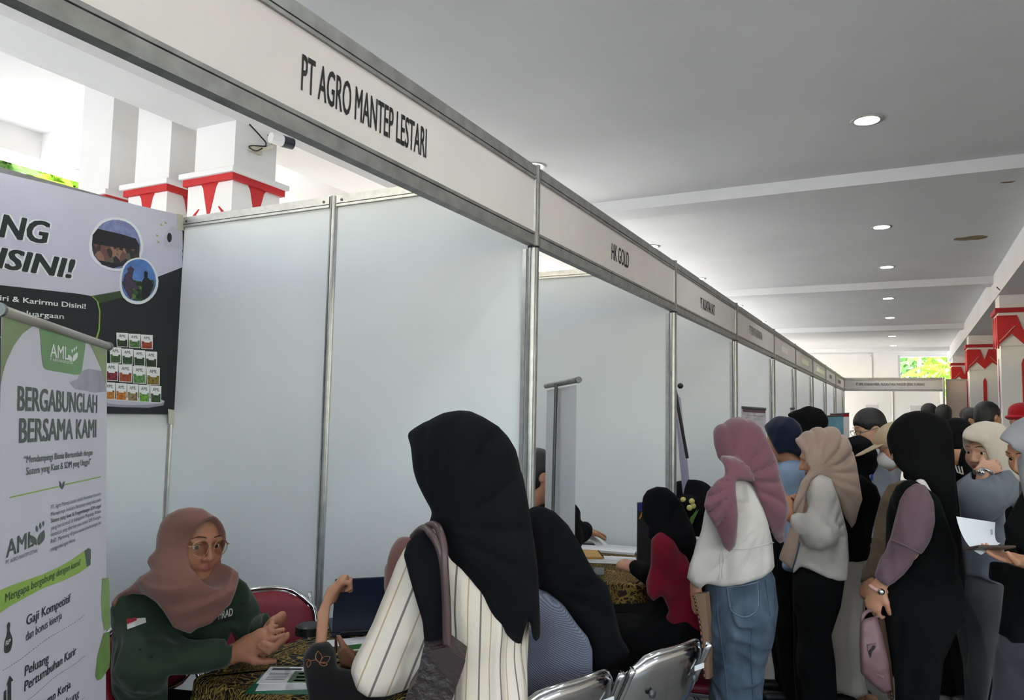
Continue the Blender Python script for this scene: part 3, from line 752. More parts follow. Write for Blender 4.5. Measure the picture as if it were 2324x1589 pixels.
def hood(sd, fr, s=1., open_=True, peak=.0, e=0., chin=True, wide=1.):
    E = lambda c, r, k=.03, op=1: sd.ell(np.array(c)*s, (np.array(r)+e)*s, fr, k, op)
    E((0, -.016, .030), (.094*wide, .112, .104)); E((0, .012, -.035), (.084*wide, .088, .098), .04)
    E((0, -.03, -.12), (.082, .085, .09), .05)
    if peak: E((0, .075, .072), (.055, .045+peak, .028), .04)
    if open_:
        sd.ell(V(0, .118, -.016)*s, V(.056, .092, .088)*s, fr, .012, -1)
def drape_folds(axis, n, amp, z0, z1, seed=0, twist=0.):
    """vertical folds round a vertical axis, growing from z0 down to z1"""
    r = np.random.RandomState(seed); ph = r.uniform(0, 6.28, 3)
    def f(X, Y, Z):
        th = np.arctan2(Y-axis[1], X-axis[0]); g = np.clip((z0-Z)/(z0-z1), 0, 1)
        return amp*g*(np.sin(n*th+ph[0]+twist*Z)+.5*np.sin((n*1.7)*th+ph[1]-twist*.6*Z))
    return f
from mathutils.bvhtree import BVHTree
class Surf:
    """camera-pixel -> point on the surface of given meshes (to sew seams, pockets and patches onto cloth)"""
    def __init__(s, objs):
        s.t = []
        for o in objs:
            m = base_of(o) if o.parent is None else base_of(o.parent)
            vs = [m @ v.co for v in o.data.vertices]; s.t.append(BVHTree.FromPolygons(vs, [tuple(p.vertices) for p in o.data.polygons]))
    def at(s, px, py, lift=.002, default=3.):
        d = Vector(unit(ray(px, py))); best = None
        for t in s.t:
            h = t.ray_cast(Vector(CAM), d)
            if h[0] is not None and (best is None or h[3] < best[1]): best = (h[0]-d*lift, h[3])
        return np.array(best[0]) if best else CAM+np.array(d)*default
    def patch(s, name, pts, m, parent, lift=.003, n=6):
        """4-corner patch laid on the surface"""
        a, b, c, d = [np.array(p, float) for p in pts]
        g = [[s.at(*(((a*(1-u)+b*u)*(1-v)+(d*(1-u)+c*u)*v)), lift) for u in np.linspace(0, 1, n)] for v in np.linspace(0, 1, n)]
        return sheet(parent, name, g, m)
    def line(s, name, pts, r, m, parent, lift=.001, n=6, closed=False):
        q = smoothcurve([V(*p, 0) for p in pts], n); return MB().tube([s.at(p[0], p[1], lift) for p in q], r, 5, closed=closed).build(name, m, parent, smooth=True)
def sheet(parent, name, grid, m):
    """grid: rows of world points"""
    b = MB(); vs = [[b.b.verts.new(tuple(p)) for p in r] for r in grid]
    for i in range(len(vs)-1):
        for j in range(len(vs[0])-1): b.b.faces.new((vs[i][j], vs[i][j+1], vs[i+1][j+1], vs[i+1][j]))
    return b.build(name, m, parent, smooth=True, fix=False)
def fanfolds(pc, n=14, amp=.012, ph=0., wave=.5):
    """cloth folds that fan out from a gathering point, deeper with distance"""
    def f(X, Y, Z):
        x = (X-pc[0])*RC[0][0]+(Y-pc[1])*RC[0][1]+(Z-pc[2])*RC[0][2]; y = (X-pc[0])*RC[1][0]+(Y-pc[1])*RC[1][1]+(Z-pc[2])*RC[1][2]
        th = np.arctan2(y, x); r = np.sqrt(x*x+y*y); g = np.clip((r-.03)/.14, 0, 1)
        u = n*th*.5+ph+wave*np.sin(3*th+r*9)+.35*np.sin(r*22+ph)
        return amp*g*(.62-np.sqrt(np.abs(np.sin(u))+.02))*(.65+.35*np.sin(2.3*th+ph))
    return f
def zp(o, s, pts): return [(o[0]+x/s, o[1]+y/s) for x, y in pts]
def person(label, x, y, group=None): return empty('person', (x, y, 0), label, 'person', group)
def shoes(parent, J, m=None, h=.012):
    for n in 'LR':
        sd = SD(); d = J['to'+n]-J['an'+n]; a = J['an'+n]; z = V(0, 0, 1)
        b0 = V(a[0], a[1], .034)-unit(V(d[0], d[1], 0))*.03; b1 = V(J['to'+n][0], J['to'+n][1], .03)+unit(V(d[0], d[1], 0))*.02
        sd.cone(b0, b1, .034, .030, .01); sd.cone(b0, b0+z*.03, .034, .032, .01)
        garment('shoe', parent, sd, m or M_SHOE, h)
Z6 = lambda pts: zp((660, 900), 2.307, pts)
Z5 = lambda pts: zp((240, 1120), 3.387, pts)
Z7 = lambda pts: zp((1160, 800), 2.0135, pts)
Z1 = lambda pts: zp((1540, 900), 2.307, pts)
Z2 = lambda pts: zp((1900, 880), 2.2406, pts)
def PZ(z, x, y, D): q = z([(x, y)])[0]; return P(q[0], q[1], D)
def IMG(a, b):  # horizontal world direction from image right / away components
    return a*V(cos(YAW), sin(YAW), 0)+b*V(-sin(YAW), cos(YAW), 0)
def stripe_mat(name, base, dark, tan, period):
    m, t, b = newmat(name); N, L = t.nodes, t.links
    at = N.new('ShaderNodeAttribute'); at.attribute_name = 'stripe'
    d = N.new('ShaderNodeMath'); d.operation = 'DIVIDE'; d.inputs[1].default_value = period; L.new(at.outputs['Fac'], d.inputs[0])
    fr = N.new('ShaderNodeMath'); fr.operation = 'FRACT'; L.new(d.outputs[0], fr.inputs[0])
    r = N.new('ShaderNodeValToRGB'); cr = r.color_ramp; cr.interpolation = 'CONSTANT'
    cr.elements[0].position = 0; cr.elements[0].color = (*dark, 1); cr.elements[1].position = .075; cr.elements[1].color = (*base, 1)
    for p, c in ((.5, tan), (.55, base)): e = cr.elements.new(p); e.color = (*c, 1)
    L.new(fr.outputs[0], r.inputs[0]); L.new(r.outputs[0], b.inputs['Base Color']); b.inputs['Roughness'].default_value = .85; b.inputs['Specular IOR Level'].default_value = .2
    n = N.new('ShaderNodeTexNoise'); n.inputs['Scale'].default_value = 30; bp = N.new('ShaderNodeBump'); bp.inputs['Strength'].default_value = .25; bp.inputs['Distance'].default_value = .01; L.new(n.outputs[0], bp.inputs['Height']); L.new(bp.outputs[0], b.inputs['Normal'])
    return m
C_BLACK = cloth('black_hijab_cloth', rgb(13, 13, 16), sheen=.01)
C_BLACK2 = cloth('black_cotton', rgb(14, 14, 15), sheen=.01)
C_JERSEY = cloth('black_jersey', rgb(11, 11, 12), sheen=.01)

# ---- A: standing woman, striped blouse, black hijab, seen from behind
def build_A():
    p = P(1085, 1400, 1.82); J = skel(p[0], p[1], 183, 1.565)
    root = person('standing woman from behind in black hijab and cream striped blouse with shoulder bag', p[0], p[1])
    J['head'] = P(1045, 1050, 1.80); hf = hframe(J['head'], IMG(-.86, .5)+V(0, 0, -.12))
    J['shL'] = P(965, 1275, 1.74); J['shR'] = P(1165, 1250, 1.9); J['elL'] = P(868, 1515, 1.70); J['wrL'] = J['elL']+IMG(.35, .93)*.19+V(0, 0, -.02)
    J['elR'] = J['shR']+V(-.03, .05, -.27); J['wrR'] = J['elR']+V(-.2, -.05, .02)
    fL = unit(J['wrL']-J['elL']); fR = unit(J['wrR']-J['elR'])
    bodymesh(root, J, hf, True, hands=[dict(wr=J['wrL'], d=fL, pn=(0, 0, -1), side=-1), dict(wr=J['wrR'], d=fR, pn=(0, 0, -1), side=1)], m=SK_TAN, h=.013, fine=[(hf[0]-.13, hf[0]+.13, .006)])
    # blouse
    sd = SD(); torso(sd, J, .035, .18, 1.05); sd.cone(J['hip']+V(0, 0, .1), J['hip']-V(0, 0, .16), .17, .18, .05)
    sd.cone(J['shL'], J['elL'], .078, .092, .05); sd.cone(J['elL'], J['wrL']-fL*.06, .085, .07, .03); sd.cone(J['shR'], J['elR'], .07, .08, .05); sd.cone(J['elR'], J['wrR'], .075, .06, .03)
    sd.trim(Z6([(640, 735), (590, 805), (555, 870), (520, 960), (470, 1080), (430, 1180), (370, 1300), (325, 1385), (312, 1440), (345, 1540), (400, 1577), (500, 1572), (600, 1540), (680, 1480), (690, 1650), (650, 2200), (1300, 2200), (1240, 1600), (1238, 1400), (1250, 1180), (1230, 900), (1000, 600), (750, 640)]), .03)
    fo = drape_folds(J['hip'], 15, .006, 1.3, .9, 3); w0 = wob(5, 26, 6, (1, 1, .5)); r0 = ridge(6, 40, 3, (1, 1, .35)); w1 = lambda X, Y, Z: .7*w0(X, Y, Z)-r0(X, Y, Z)
    def attr(v):
        a, b = J['shL'], J['elL']; ba = b-a; t = np.clip((v-a)@ba/(ba@ba), -.1, 1.3)[:, None]; da = np.linalg.norm(v-(a+t*ba), axis=1)
        side = unit(np.cross(ba, -RC[2])); ua = (v-a)@side
        th = np.arctan2((v-J['hip'])@J['f'], (v-J['hip'])@J['r'])*.17
        px = (v-CAM)@RC.T; ix = CX+FPX*px[:, 0]/px[:, 2]
        return np.where((da < .105) & (((v-J['shL'])@RC[0]) < .05+0*ix) & (v[:, 2] < a[2]+.05), ua*.8, th+3)
    sd.disp(lambda X, Y, Z: fo(X, Y, Z)+.006*w1(X, Y, Z))
    garment('blouse', root, sd, stripe_mat('striped_blouse', rgb(214, 202, 186), rgb(118, 108, 104), rgb(176, 150, 122), .052), .0065, attr={'stripe': attr})
    # skirt
    sd = SD(); sd.chain([J['hip']+V(0, 0, -.02), V(p[0], p[1], .45), V(p[0], p[1], .07)], [.15, .14, .15], .05); garment('skirt', root, sd, C_BLACK2, .02, fold=drape_folds(p, 11, .012, .8, .1, 4))
    # hijab
    sd = SD(); hood(sd, hf, 1.04, True, .012, .004)
    sd.chain([PZ(Z6, 930, 420, 1.80), PZ(Z6, 1020, 640, 1.80), PZ(Z6, 1080, 850, 1.78), PZ(Z6, 1150, 1060, 1.76), PZ(Z6, 1195, 1300, 1.76)], [.12, .135, .13, .09, .03], .06)
    sd.chain([PZ(Z6, 800, 660, 1.78), PZ(Z6, 1000, 760, 1.80), PZ(Z6, 1200, 800, 1.86)], [.06, .12, .10], .06)
    sd.cone(PZ(Z6, 1240, 900, 1.82), PZ(Z6, 1285, 1250, 1.82), .05, .03, .02, (RC[2], .6))
    sd.trim(Z6([(600, 205), (610, 185), (700, 128), (800, 85), (880, 72), (940, 76), (1010, 108), (1090, 158), (1140, 213), (1180, 280), (1205, 370), (1225, 460), (1245, 570), (1258, 650), (1280, 800), (1293, 900), (1300, 1040), (1306, 1180), (1306, 1260), (1285, 1292), (1266, 1270), (1250, 1150), (1236, 1180), (1215, 1260), (1203, 1330), (1160, 1290), (1100, 1210), (1040, 1120), (1000, 1040), (940, 960), (880, 900), (818, 850), (800, 740), (770, 690), (722, 665), (740, 612), (733, 590), (690, 512), (660, 450), (630, 370), (610, 290)]), .02)
    r2 = ridge(13, 30, 3, (1, 1, .3)); w2_ = wob(11, 16, 5, (1, 1, .35)); w2 = lambda X, Y, Z: w2_(X, Y, Z)-.7*r2(X, Y, Z); ff = fanfolds(PZ(Z6, 740, 600, 1.78), 15, .022, .4); sd.disp(lambda X, Y, Z: .006*w2(X, Y, Z)*np.clip((1.55-Z)*4, .15, 1)+ff(X, Y, Z))
    garment('hijab', root, sd, C_BLACK, .006)
    sd = SD(); sd.chain([PZ(Z6, 690, 750, 1.66), PZ(Z6, 705, 900, 1.63), PZ(Z6, 745, 1100, 1.60), PZ(Z6, 765, 1250, 1.60), PZ(Z6, 760, 1400, 1.60)], [.075, .08, .065, .05, .035], .03, (RC[2], .35))
    sd.trim(Z6([(590, 830), (610, 765), (650, 722), (690, 695), (745, 705), (775, 780), (800, 900), (812, 1000), (818, 1300), (800, 1420), (730, 1420), (700, 1300), (690, 1180), (660, 1080), (625, 960)]), .012)
    w3 = wob(12, 60, 5, (1, 1, .1)); sd.disp(lambda X, Y, Z: .004*w3(X, Y, Z)); garment('hijab_tail', root, sd, C_BLACK, .006)
    # bag
    bg = empty('shoulder_bag', PZ(Z6, 780, 1560, 1.58), 'dark brown woven leather shoulder bag hanging at the back of the striped blouse', 'bag')
    poly = [(690, 1330), (815, 1312), (912, 1385), (905, 1412), (868, 1520), (790, 1760), (560, 1760), (600, 1580), (660, 1480)]
    a = [PZ(Z6, x, y, 1.53) for x, y in poly]; MB().poly(a, RC[2]*.075).build('bag_body', mat('woven_leather', rgb(44, 34, 33), .5, bump=.8, bscale=70, var=.25, vscale=40), bg)
    a = [PZ(Z6, x, y, 1.525) for x, y in ((812, 1312), (914, 1386), (906, 1414), (866, 1525), (815, 1470), (700, 1340))]; MB().poly(a, RC[2]*.006).build('flap', mat('dark_leather', rgb(46, 34, 34), .42, bump=.15, bscale=90), bg)
    M_ST = mat('strap_leather', rgb(74, 54, 54), .4, bump=.1, bscale=80)
    for pts in ([(640, 735, 1.72), (690, 690, 1.66), (730, 715, 1.60), (775, 790, 1.575), (800, 900, 1.565), (812, 1100, 1.56), (815, 1330, 1.55)], [(700, 690, 1.70), (735, 672, 1.64), (772, 690, 1.60), (800, 780, 1.575), (806, 900, 1.56), (818, 1100, 1.555), (822, 1330, 1.55)]):
        b = MB(); c = smoothcurve([PZ(Z6, *q) for q in pts], 6); b.tube(c, .0085, 8); 
        b.build('strap', M_ST, bg, smooth=True)
build_A()

# ---- B: seated staff woman, brown hijab, glasses, green shirt
def build_B():
    TB = Z5([(35, 880), (100, 790), (180, 760), (300, 700), (430, 500), (900, 500), (1020, 645), (1080, 690), (1125, 760), (1185, 850), (1250, 925), (1262, 955), (1325, 992), (1300, 1030), (1190, 1060), (1110, 1130), (1040, 1145), (965, 1055), (925, 1165), (982, 1165), (967, 1270), (940, 1345), (700, 1390), (480, 1400), (472, 1700), (480, 2200), (20, 2200), (35, 1300), (30, 1000)])
    HB = Z5([(385, 420), (390, 330), (420, 230), (480, 160), (560, 120), (650, 105), (740, 115), (810, 160), (860, 188), (900, 240), (922, 300), (925, 370), (905, 430), (885, 480), (885, 540), (950, 560), (1020, 610), (1025, 660), (1000, 750), (960, 850), (880, 930), (810, 1000), (760, 1020), (700, 1040), (650, 1080), (590, 1060), (520, 1030), (440, 900), (380, 830), (300, 780), (200, 772), (120, 822), (48, 910), (42, 840), (90, 780), (200, 710), (260, 640), (350, 590), (318, 530), (330, 490), (380, 440)])
    p = P(372, 1600, 2.46); root = person('seated woman with glasses, brown hijab and dark green shirt, hands clasped on table', p[0], p[1])
    J = skel(p[0], p[1], 345, 1.56, sit=.45, lean=.10)
    J['head'] = P(440, 1233, 2.33); fd = unit(-ray(440, 1236)); fd[2] = 0; fd = unit(fd); rt = V(-fd[1], fd[0], 0)*1.
    if rt@RC[0] < 0: rt = -rt
    fh = fd*cos(radians(29))+rt*sin(radians(29))+V(0, 0, -.03); hf = hframe(J['head'], fh, (0.02, .05, 1)); hs = .985
    J['neck'] = P(415, 1345, 2.40); J['chest'] = P(405, 1425, 2.42); J['waist'] = P(380, 1530, 2.44); J['hip'] = V(p[0], p[1], .54)
    J['shR'] = P(318, 1372, 2.36); J['shL'] = P(520, 1345, 2.50); J['elR'] = P(330, 1512, 2.20); J['wrR'] = P(535, 1482, 2.26)
    J['elL'] = P(560, 1462, 2.52); J['wrL'] = P(612, 1420, 2.40)
    J['r'] = unit(J['shR']-J['shL']); J['r'][2] = 0; J['r'] = unit(J['r']); J['up'] = V(0, 0, 1.); J['f'] = np.cross(J['up'], J['r'])
    for n, s in (('R', 1), ('L', -1)):
        J['hp'+n] = J['hip']+J['r']*s*.09; J['kn'+n] = J['hp'+n]+J['f']*.36+V(0, 0, -.03); J['an'+n] = V(*J['kn'+n][:2], .06); J['to'+n] = J['an'+n]+J['f']*.15-V(0, 0, .025)
    tipR = P(655, 1430, 2.22)
    dR = unit(P(640, 1432, 2.24)-J['wrR']); 
    hR = dict(wr=J['wrR']+dR*.01, d=dR, pn=unit(RC[2]*.75-RC[1]*.55), side=-1, curl=(.12, .14, .16, .2), thumb=.25, spread=.06, s=1.0)
    dL = unit(P(585, 1455, 2.28)-P(628, 1412, 2.36)); hL = dict(wr=P(628, 1412, 2.36), d=dL, pn=unit(-RC[2]*.8-RC[1]*.4), side=1, curl=(.45, .5, .5, .5), thumb=.2, spread=.05, s=.95)
    # fingers of the far hand coming through under the near hand
    def ex(sd):
        sd.cone(J['wrR']-dR*.05, J['wrR']+dR*.02, .027, .026, .01)
        for i, (a, b, c) in enumerate((((1180, 1175), (1260, 1215), (1390, 1105)), ((1210, 1150), (1300, 1185), (1395, 1085)))):
            pts = [PZ(Z5, x, y, 2.20) for x, y in (a, b, c)]; sd.chain(pts, [.0085, .0095, .009], .004)
    bodymesh(root, J, hf, True, hands=[hR, hL], m=SK_BRN, h=.012, fine=[(hf[0]-V(.12, .12, .13), hf[0]+V(.13, .12, .1), .0036), (J['wrR']-.04, J['wrR']+V(.17, .2, .12), .0045)], extra=ex, hs=hs, trims=[TB, HB, Z5([(900, 900), (1440, 900), (1440, 1300), (900, 1300)])])
    eyes(root, hf, hs, (.25, -.08))
    C_G = cloth('green_uniform_cloth', rgb(42, 58, 44), bscale=160, var=.12)
    sd = SD(); torso(sd, J, .035); sd.cone(J['waist'], J['hip'], .15, .16, .05)
    sd.cone(J['shR'], J['elR'], .072, .066, .05); sd.cone(J['elR'], P(528, 1484, 2.26), .066, .046, .04); sd.cone(J['shL'], J['elL'], .068, .06, .05); sd.cone(J['elL'], P(622, 1413, 2.38), .058, .046, .04)
    sd.cone(P(330, 1520, 2.3), P(400, 1560, 2.35), .1, .1, .05)
    sd.trim(TB, .015)
    w1 = wob(21, 34, 6); r1 = ridge(22, 55, 3, (1, 1, 1)); sd.disp(lambda X, Y, Z: .006*w1(X, Y, Z)-.006*r1(X, Y, Z)); shirt = garment('shirt', root, sd, C_G, .0055)
    sd = SD()
    for n in 'LR': leg(sd, J, n, .085, .068, .06); sd.cone(J['hip'], J['hp'+n], .11, .09, .03)
    garment('trousers', root, sd, C_BLACK2, .018); shoes(root, J)
    # hijab
    C_H = cloth('brown_hijab_cloth', rgb(122, 84, 76), bscale=260, var=.06, sheen=.25)
    sd = SD(); hood(sd, hf, 1.0, False, .01, .004); 
    g = lambda x, y, D: PZ(Z5, x, y, D)
    sd.chain([g(560, 560, 2.33), g(650, 760, 2.26), g(720, 930, 2.24)], [.11, .11, .075], .05)
    sd.chain([g(430, 560, 2.4), g(300, 690, 2.38), g(150, 800, 2.34)], [.09, .075, .06], .05); sd.chain([g(420, 620, 2.33), g(500, 850, 2.25), g(600, 1000, 2.22)], [.09, .07, .04], .04)
    sd.chain([g(780, 560, 2.36), g(900, 680, 2.38), g(960, 720, 2.42)], [.08, .08, .06], .05); sd.cone(g(380, 400, 2.42), g(360, 540, 2.42), .05, .045, .04)
    sd.chain([g(850, 700, 2.30), g(860, 850, 2.26), g(800, 960, 2.24)], [.07, .06, .03], .04)
    fo1 = wob(31, 20, 5, (.6, .6, 1.0))
    def folds(X, Y, Z):
        # swags: wrinkles that fan out below the chin
        c = hf[0]+hf[1] @ V(0, .05, -.02); r = np.sqrt((X-c[0])**2+(Y-c[1])**2+((Z-c[2])*1.15)**2)
        g_ = np.clip((r-.14)/.06, 0, 1)*np.clip((1.17-Z)/.05, 0, 1)
        th = np.arctan2((X-c[0])*rt[0]+(Y-c[1])*rt[1], c[2]-Z)
        return fanfolds(c+V(0, 0, -.12), 13, .012, .3)(X, Y, Z)+g_*(.012*(np.abs(np.sin(r*46+1.3*np.sin(th*1.7)+.5*th))-.5)+.003*np.sin(r*150+th*4))+.004*fo1(X, Y, Z)*np.clip((1.2-Z)*8, 0, 1)
    sd.disp(folds)
    sd.trim(HB, .012)
    # face opening
    sd.ell(V(0, .135, -.006), V(.074, .108, .103), hf, .012, -1)
    ver, Q = sd.build(.006, [(hf[0]-.12, hf[0]+.13, .005)])
    tomesh('hijab', ver, Q, C_H, root)
    # glasses
    gl = empty('glasses', hf[0], 'thin gold-rimmed round glasses worn by the seated woman in brown hijab', 'glasses')
    G = lambda q: hf[0]+hf[1] @ (np.array(q, float)*hs); M_G = mat('gold_wire', rgb(190, 150, 110), .25, metal=1.)
    lg, t_, b_ = newmat('lens_glass'); tr_ = t_.nodes.new('ShaderNodeBsdfTransparent'); tr_.inputs[0].default_value = (.86, .83, .80, 1); gs_ = t_.nodes.new('ShaderNodeBsdfGlossy'); gs_.inputs['Roughness'].default_value = .03; mx_ = t_.nodes.new('ShaderNodeMixShader'); mx_.inputs[0].default_value = .02; t_.links.new(tr_.outputs[0], mx_.inputs[1]); t_.links.new(gs_.outputs[0], mx_.inputs[2]); t_.links.new(mx_.outputs[0], t_.nodes['Material Output'].inputs[0])
    for q in (-1, 1):
        ring = [G((q*(.034+.0245*cos(a)), .103-.006*abs(cos(a))*0-.010*(q*q)*max(0, cos(a)), .0015+.0215*sin(a)+(.0015*sin(a)))) for a in np.linspace(0, 2*pi, 28, endpoint=False)]
        MB().tube(ring, .0011, 6, closed=True).build('rim', M_G, gl, smooth=True)
        MB().poly(ring, hf[1][:, 1]*.0008).build('lens', lg, gl)
        MB().tube([G((q*.058, .094, .006)), G((q*.067, .088, .008)), G((q*.072, .06, .006)), G((q*.078, 0, -.002))], .0015, 6).build('temple', M_G, gl, smooth=True)
    MB().tube(smoothcurve([G((-.0095, .103, .004)), G((0, .106, .007)), G((.0095, .103, .004))], 4), .0012, 6).build('bridge', M_G, gl, smooth=True)
    # flag patch on the sleeve and name patch
    M_W = mat('white_thread', rgb(205, 202, 200), .8); sf = Surf([shirt])
    sf.patch('flag_patch', Z5([(160, 968), (305, 955), (312, 992), (166, 1045)]), M_W, root, .002); sf.patch('flag_red', Z5([(158, 966), (232, 953), (240, 975), (164, 1006)]), mat('flag_red', rgb(150, 30, 44), .8), root, .0035)
    sf.patch('name_patch', Z5([(860, 925), (990, 880), (995, 965), (862, 1000)]), mat('patch_green', rgb(30, 44, 34), .8), root, .0025)
    A = sf.at(*Z5([(866, 970)])[0], .008); B_ = sf.at(*Z5([(975, 938)])[0], .008)
    text('name_lettering', 'rfRAD', frame(A, tuple(B_-A), tuple(RC[1])), .024, M_W, root, width=np.linalg.norm(B_-A), bold=.02)
    for (x, y) in ((265, 1195), (345, 1255)): MB().sph(sf.at(*Z5([(x, y)])[0], .001), .005, 8).build('button', MATS['patch_green'], root, smooth=True)
build_B()

# ---- C: seated visitor, brown hijab, raised hand
def build_C():
    p = P(960, 1560, 2.42); root = person('seated visitor with raised fist, black sleeves and brown hijab, hidden behind the striped blouse', p[0], p[1])
    J = skel(p[0], p[1], 200, 1.54, sit=.45, lean=.15); J['head'] = P(945, 1300, 2.28); hf = hframe(J['head'], IMG(-1, .1))
    J['shL'] = P(905, 1520, 2.30); J['elL'] = P(760, 1590, 2.13); J['wrL'] = PZ(Z6, 178, 1085, 2.42)
    J['elR'] = P(860, 1560, 2.5); J['wrR'] = PZ(Z6, 335, 1400, 2.46); J['shR'] = P(930, 1420, 2.5)
    d = unit(J['wrL']-PZ(Z6, 140, 1260, 2.38))
    d2 = unit(PZ(Z6, 270, 1000, 2.44)-J['wrL'])
    def hand2(sd):
        q = lambda x, y, D=2.40: PZ(Z6, x, y, D)
        sd.ell(q(312, 1378, 2.43), (.03, .03, .032), None, .01); sd.cone(q(312, 1378, 2.43), q(360, 1440, 2.46), .03, .028, .01)
        sd.chain([q(330, 1365), q(278, 1312, 2.39), q(248, 1256, 2.39)], [.013, .0105, .008], .004)
        for y, e in ((1350, 0), (1378, 1), (1403, 2)): sd.chain([q(306, y), q(256+4*e, y-14, 2.38), q(241+6*e, y+4, 2.385), q(262+4*e, y+16, 2.40)], [.0095, .0092, .0085, .0075], .003)
    bodymesh(root, J, hf, True, hands=[dict(wr=J['wrL']+d*.005, d=unit(d2*.9+d*.3), pn=unit(RC[0]*.9-RC[1]*.35+RC[2]*.2), side=1, curl=(1.0, 1.05, 1.1, 1.15), thumb=.75, s=1.0)], m=SK_TAN, h=.012,
             fine=[(J['wrL']-V(.09, .09, .05), J['wrL']+V(.12, .12, .13), .0045), (J['wrR']-.12, J['wrR']+.07, .0055)], extra=lambda sd: (hand2(sd), sd.cone(PZ(Z6, 130, 1420, 2.24), PZ(Z6, 150, 1240, 2.33), .05, .043, .02), sd.cone(PZ(Z6, 150, 1240, 2.33), J['wrL']+d*.01, .043, .03, .02)),
             autokeep=False, trims=[Z6([(95, 1330), (108, 1300), (120, 1130), (145, 1070), (190, 950), (235, 915), (340, 910), (345, 1040), (285, 1075), (225, 1105), (208, 1300), (190, 1340)]), Z6([(215, 1225), (270, 1230), (355, 1330), (365, 1440), (245, 1440), (225, 1340)]), Z6([(480, 1060), (490, 900), (505, 840), (530, 780), (560, 740), (900, 800), (900, 2200), (500, 2200)])])
    C_S = cloth('black_embroidered_cloth', rgb(20, 19, 20))
    sd = SD(); torso(sd, J, .03); sd.cone(J['shL'], J['elL'], .06, .06, .03); sd.cone(J['elL'], PZ(Z6, 148, 1330, 2.28), .075, .062, .02); sd.cone(PZ(Z6, 150, 1450, 2.2), PZ(Z6, 200, 1720, 2.1), .075, .10, .03); sd.cone(J['shR'], J['elR'], .06, .055, .03); sd.cone(J['elR'], PZ(Z6, 345, 1440, 2.47), .05, .045, .02); sd.cone(PZ(Z6, 150, 1400, 2.24), PZ(Z6, 190, 1560, 2.16), .066, .085, .03); sd.cone(PZ(Z6, 190, 1540, 2.16), PZ(Z6, 360, 1560, 2.2), .08, .09, .03)
    sd.trim(Z6([(62, 1370), (80, 1330), (115, 1293), (198, 1283), (235, 1330), (245, 1420), (330, 1430), (420, 1300), (560, 1000), (900, 1000), (900, 2200), (100, 2200), (90, 1560), (68, 1440)]), .012)
    sf = Surf([garment('shirt', root, sd, C_S, .007, fold=lambda X, Y, Z: .004*wob(41, 40)(X, Y, Z))])
    # gold embroidery near the cuff: a small leafy sprig
    M_T = mat('copper_thread', rgb(140, 92, 60), .45, metal=.4)
    def leafshape(c, a, L, w): return [(c[0]+L*t*cos(a)-w*s_*sin(pi*t)*sin(a), c[1]-L*t*sin(a)-w*s_*sin(pi*t)*cos(a)) for s_, ts in ((1, np.linspace(0, 1, 8)), (-1, np.linspace(1, 0, 8))) for t in ts]
    for (c, a, L, w) in (((150, 1395), 1.7, 62, 17), ((155, 1395), .55, 60, 17), ((150, 1400), -.1, 42, 10), ((100, 1380), 4.4, 40, 10)):
        pts = [sf.at(*Z6([(x, y)])[0], .001) for x, y in leafshape(c, a, L, w)]; MB().tube(pts, .0013, 5, closed=True).build('embroidery', M_T, root)
    MB().tube(smoothcurve([sf.at(*Z6([q])[0], .001) for q in ((75, 1382), (90, 1376), (105, 1384), (130, 1380), (150, 1396))], 5), .0012, 5).build('embroidery', M_T, root)
    sd = SD()
    for n in 'LR': leg(sd, J, n, .085, .07, .06); sd.cone(J['hip'], J['hp'+n], .11, .09, .03)
    garment('trousers', root, sd, C_BLACK2, .018); shoes(root, J)
    sd = SD(); hood(sd, hf, 1.0, True, 0, .004); sd.cone(J['head']-V(0, 0, .12), J['chest']+V(0, 0, .05), .12, .15, .06)
    sd.trim(Z6([(488, 1000), (490, 900), (505, 840), (530, 780), (560, 740), (590, 733), (700, 740), (900, 800), (900, 1300), (600, 1300), (520, 1100), (495, 1040)]), .015)
    garment('hijab', root, sd, MATS['brown_hijab_cloth'], .009)
    pn = empty('pen', PZ(Z6, 240, 1300, 2.39), 'thin reddish brown pen held upright by the hand with black sleeves', 'pen')
    MB().cyl(PZ(Z6, 236, 1345, 2.385), PZ(Z6, 237, 1265, 2.395), .0045, n=10).build('barrel', mat('maroon_plastic', rgb(110, 52, 48), .35), pn); MB().cyl(PZ(Z6, 237, 1265, 2.395), PZ(Z6, 238, 1245, 2.40), .0045, .0025, n=10).build('tip', M_BLACK, pn)
build_C()
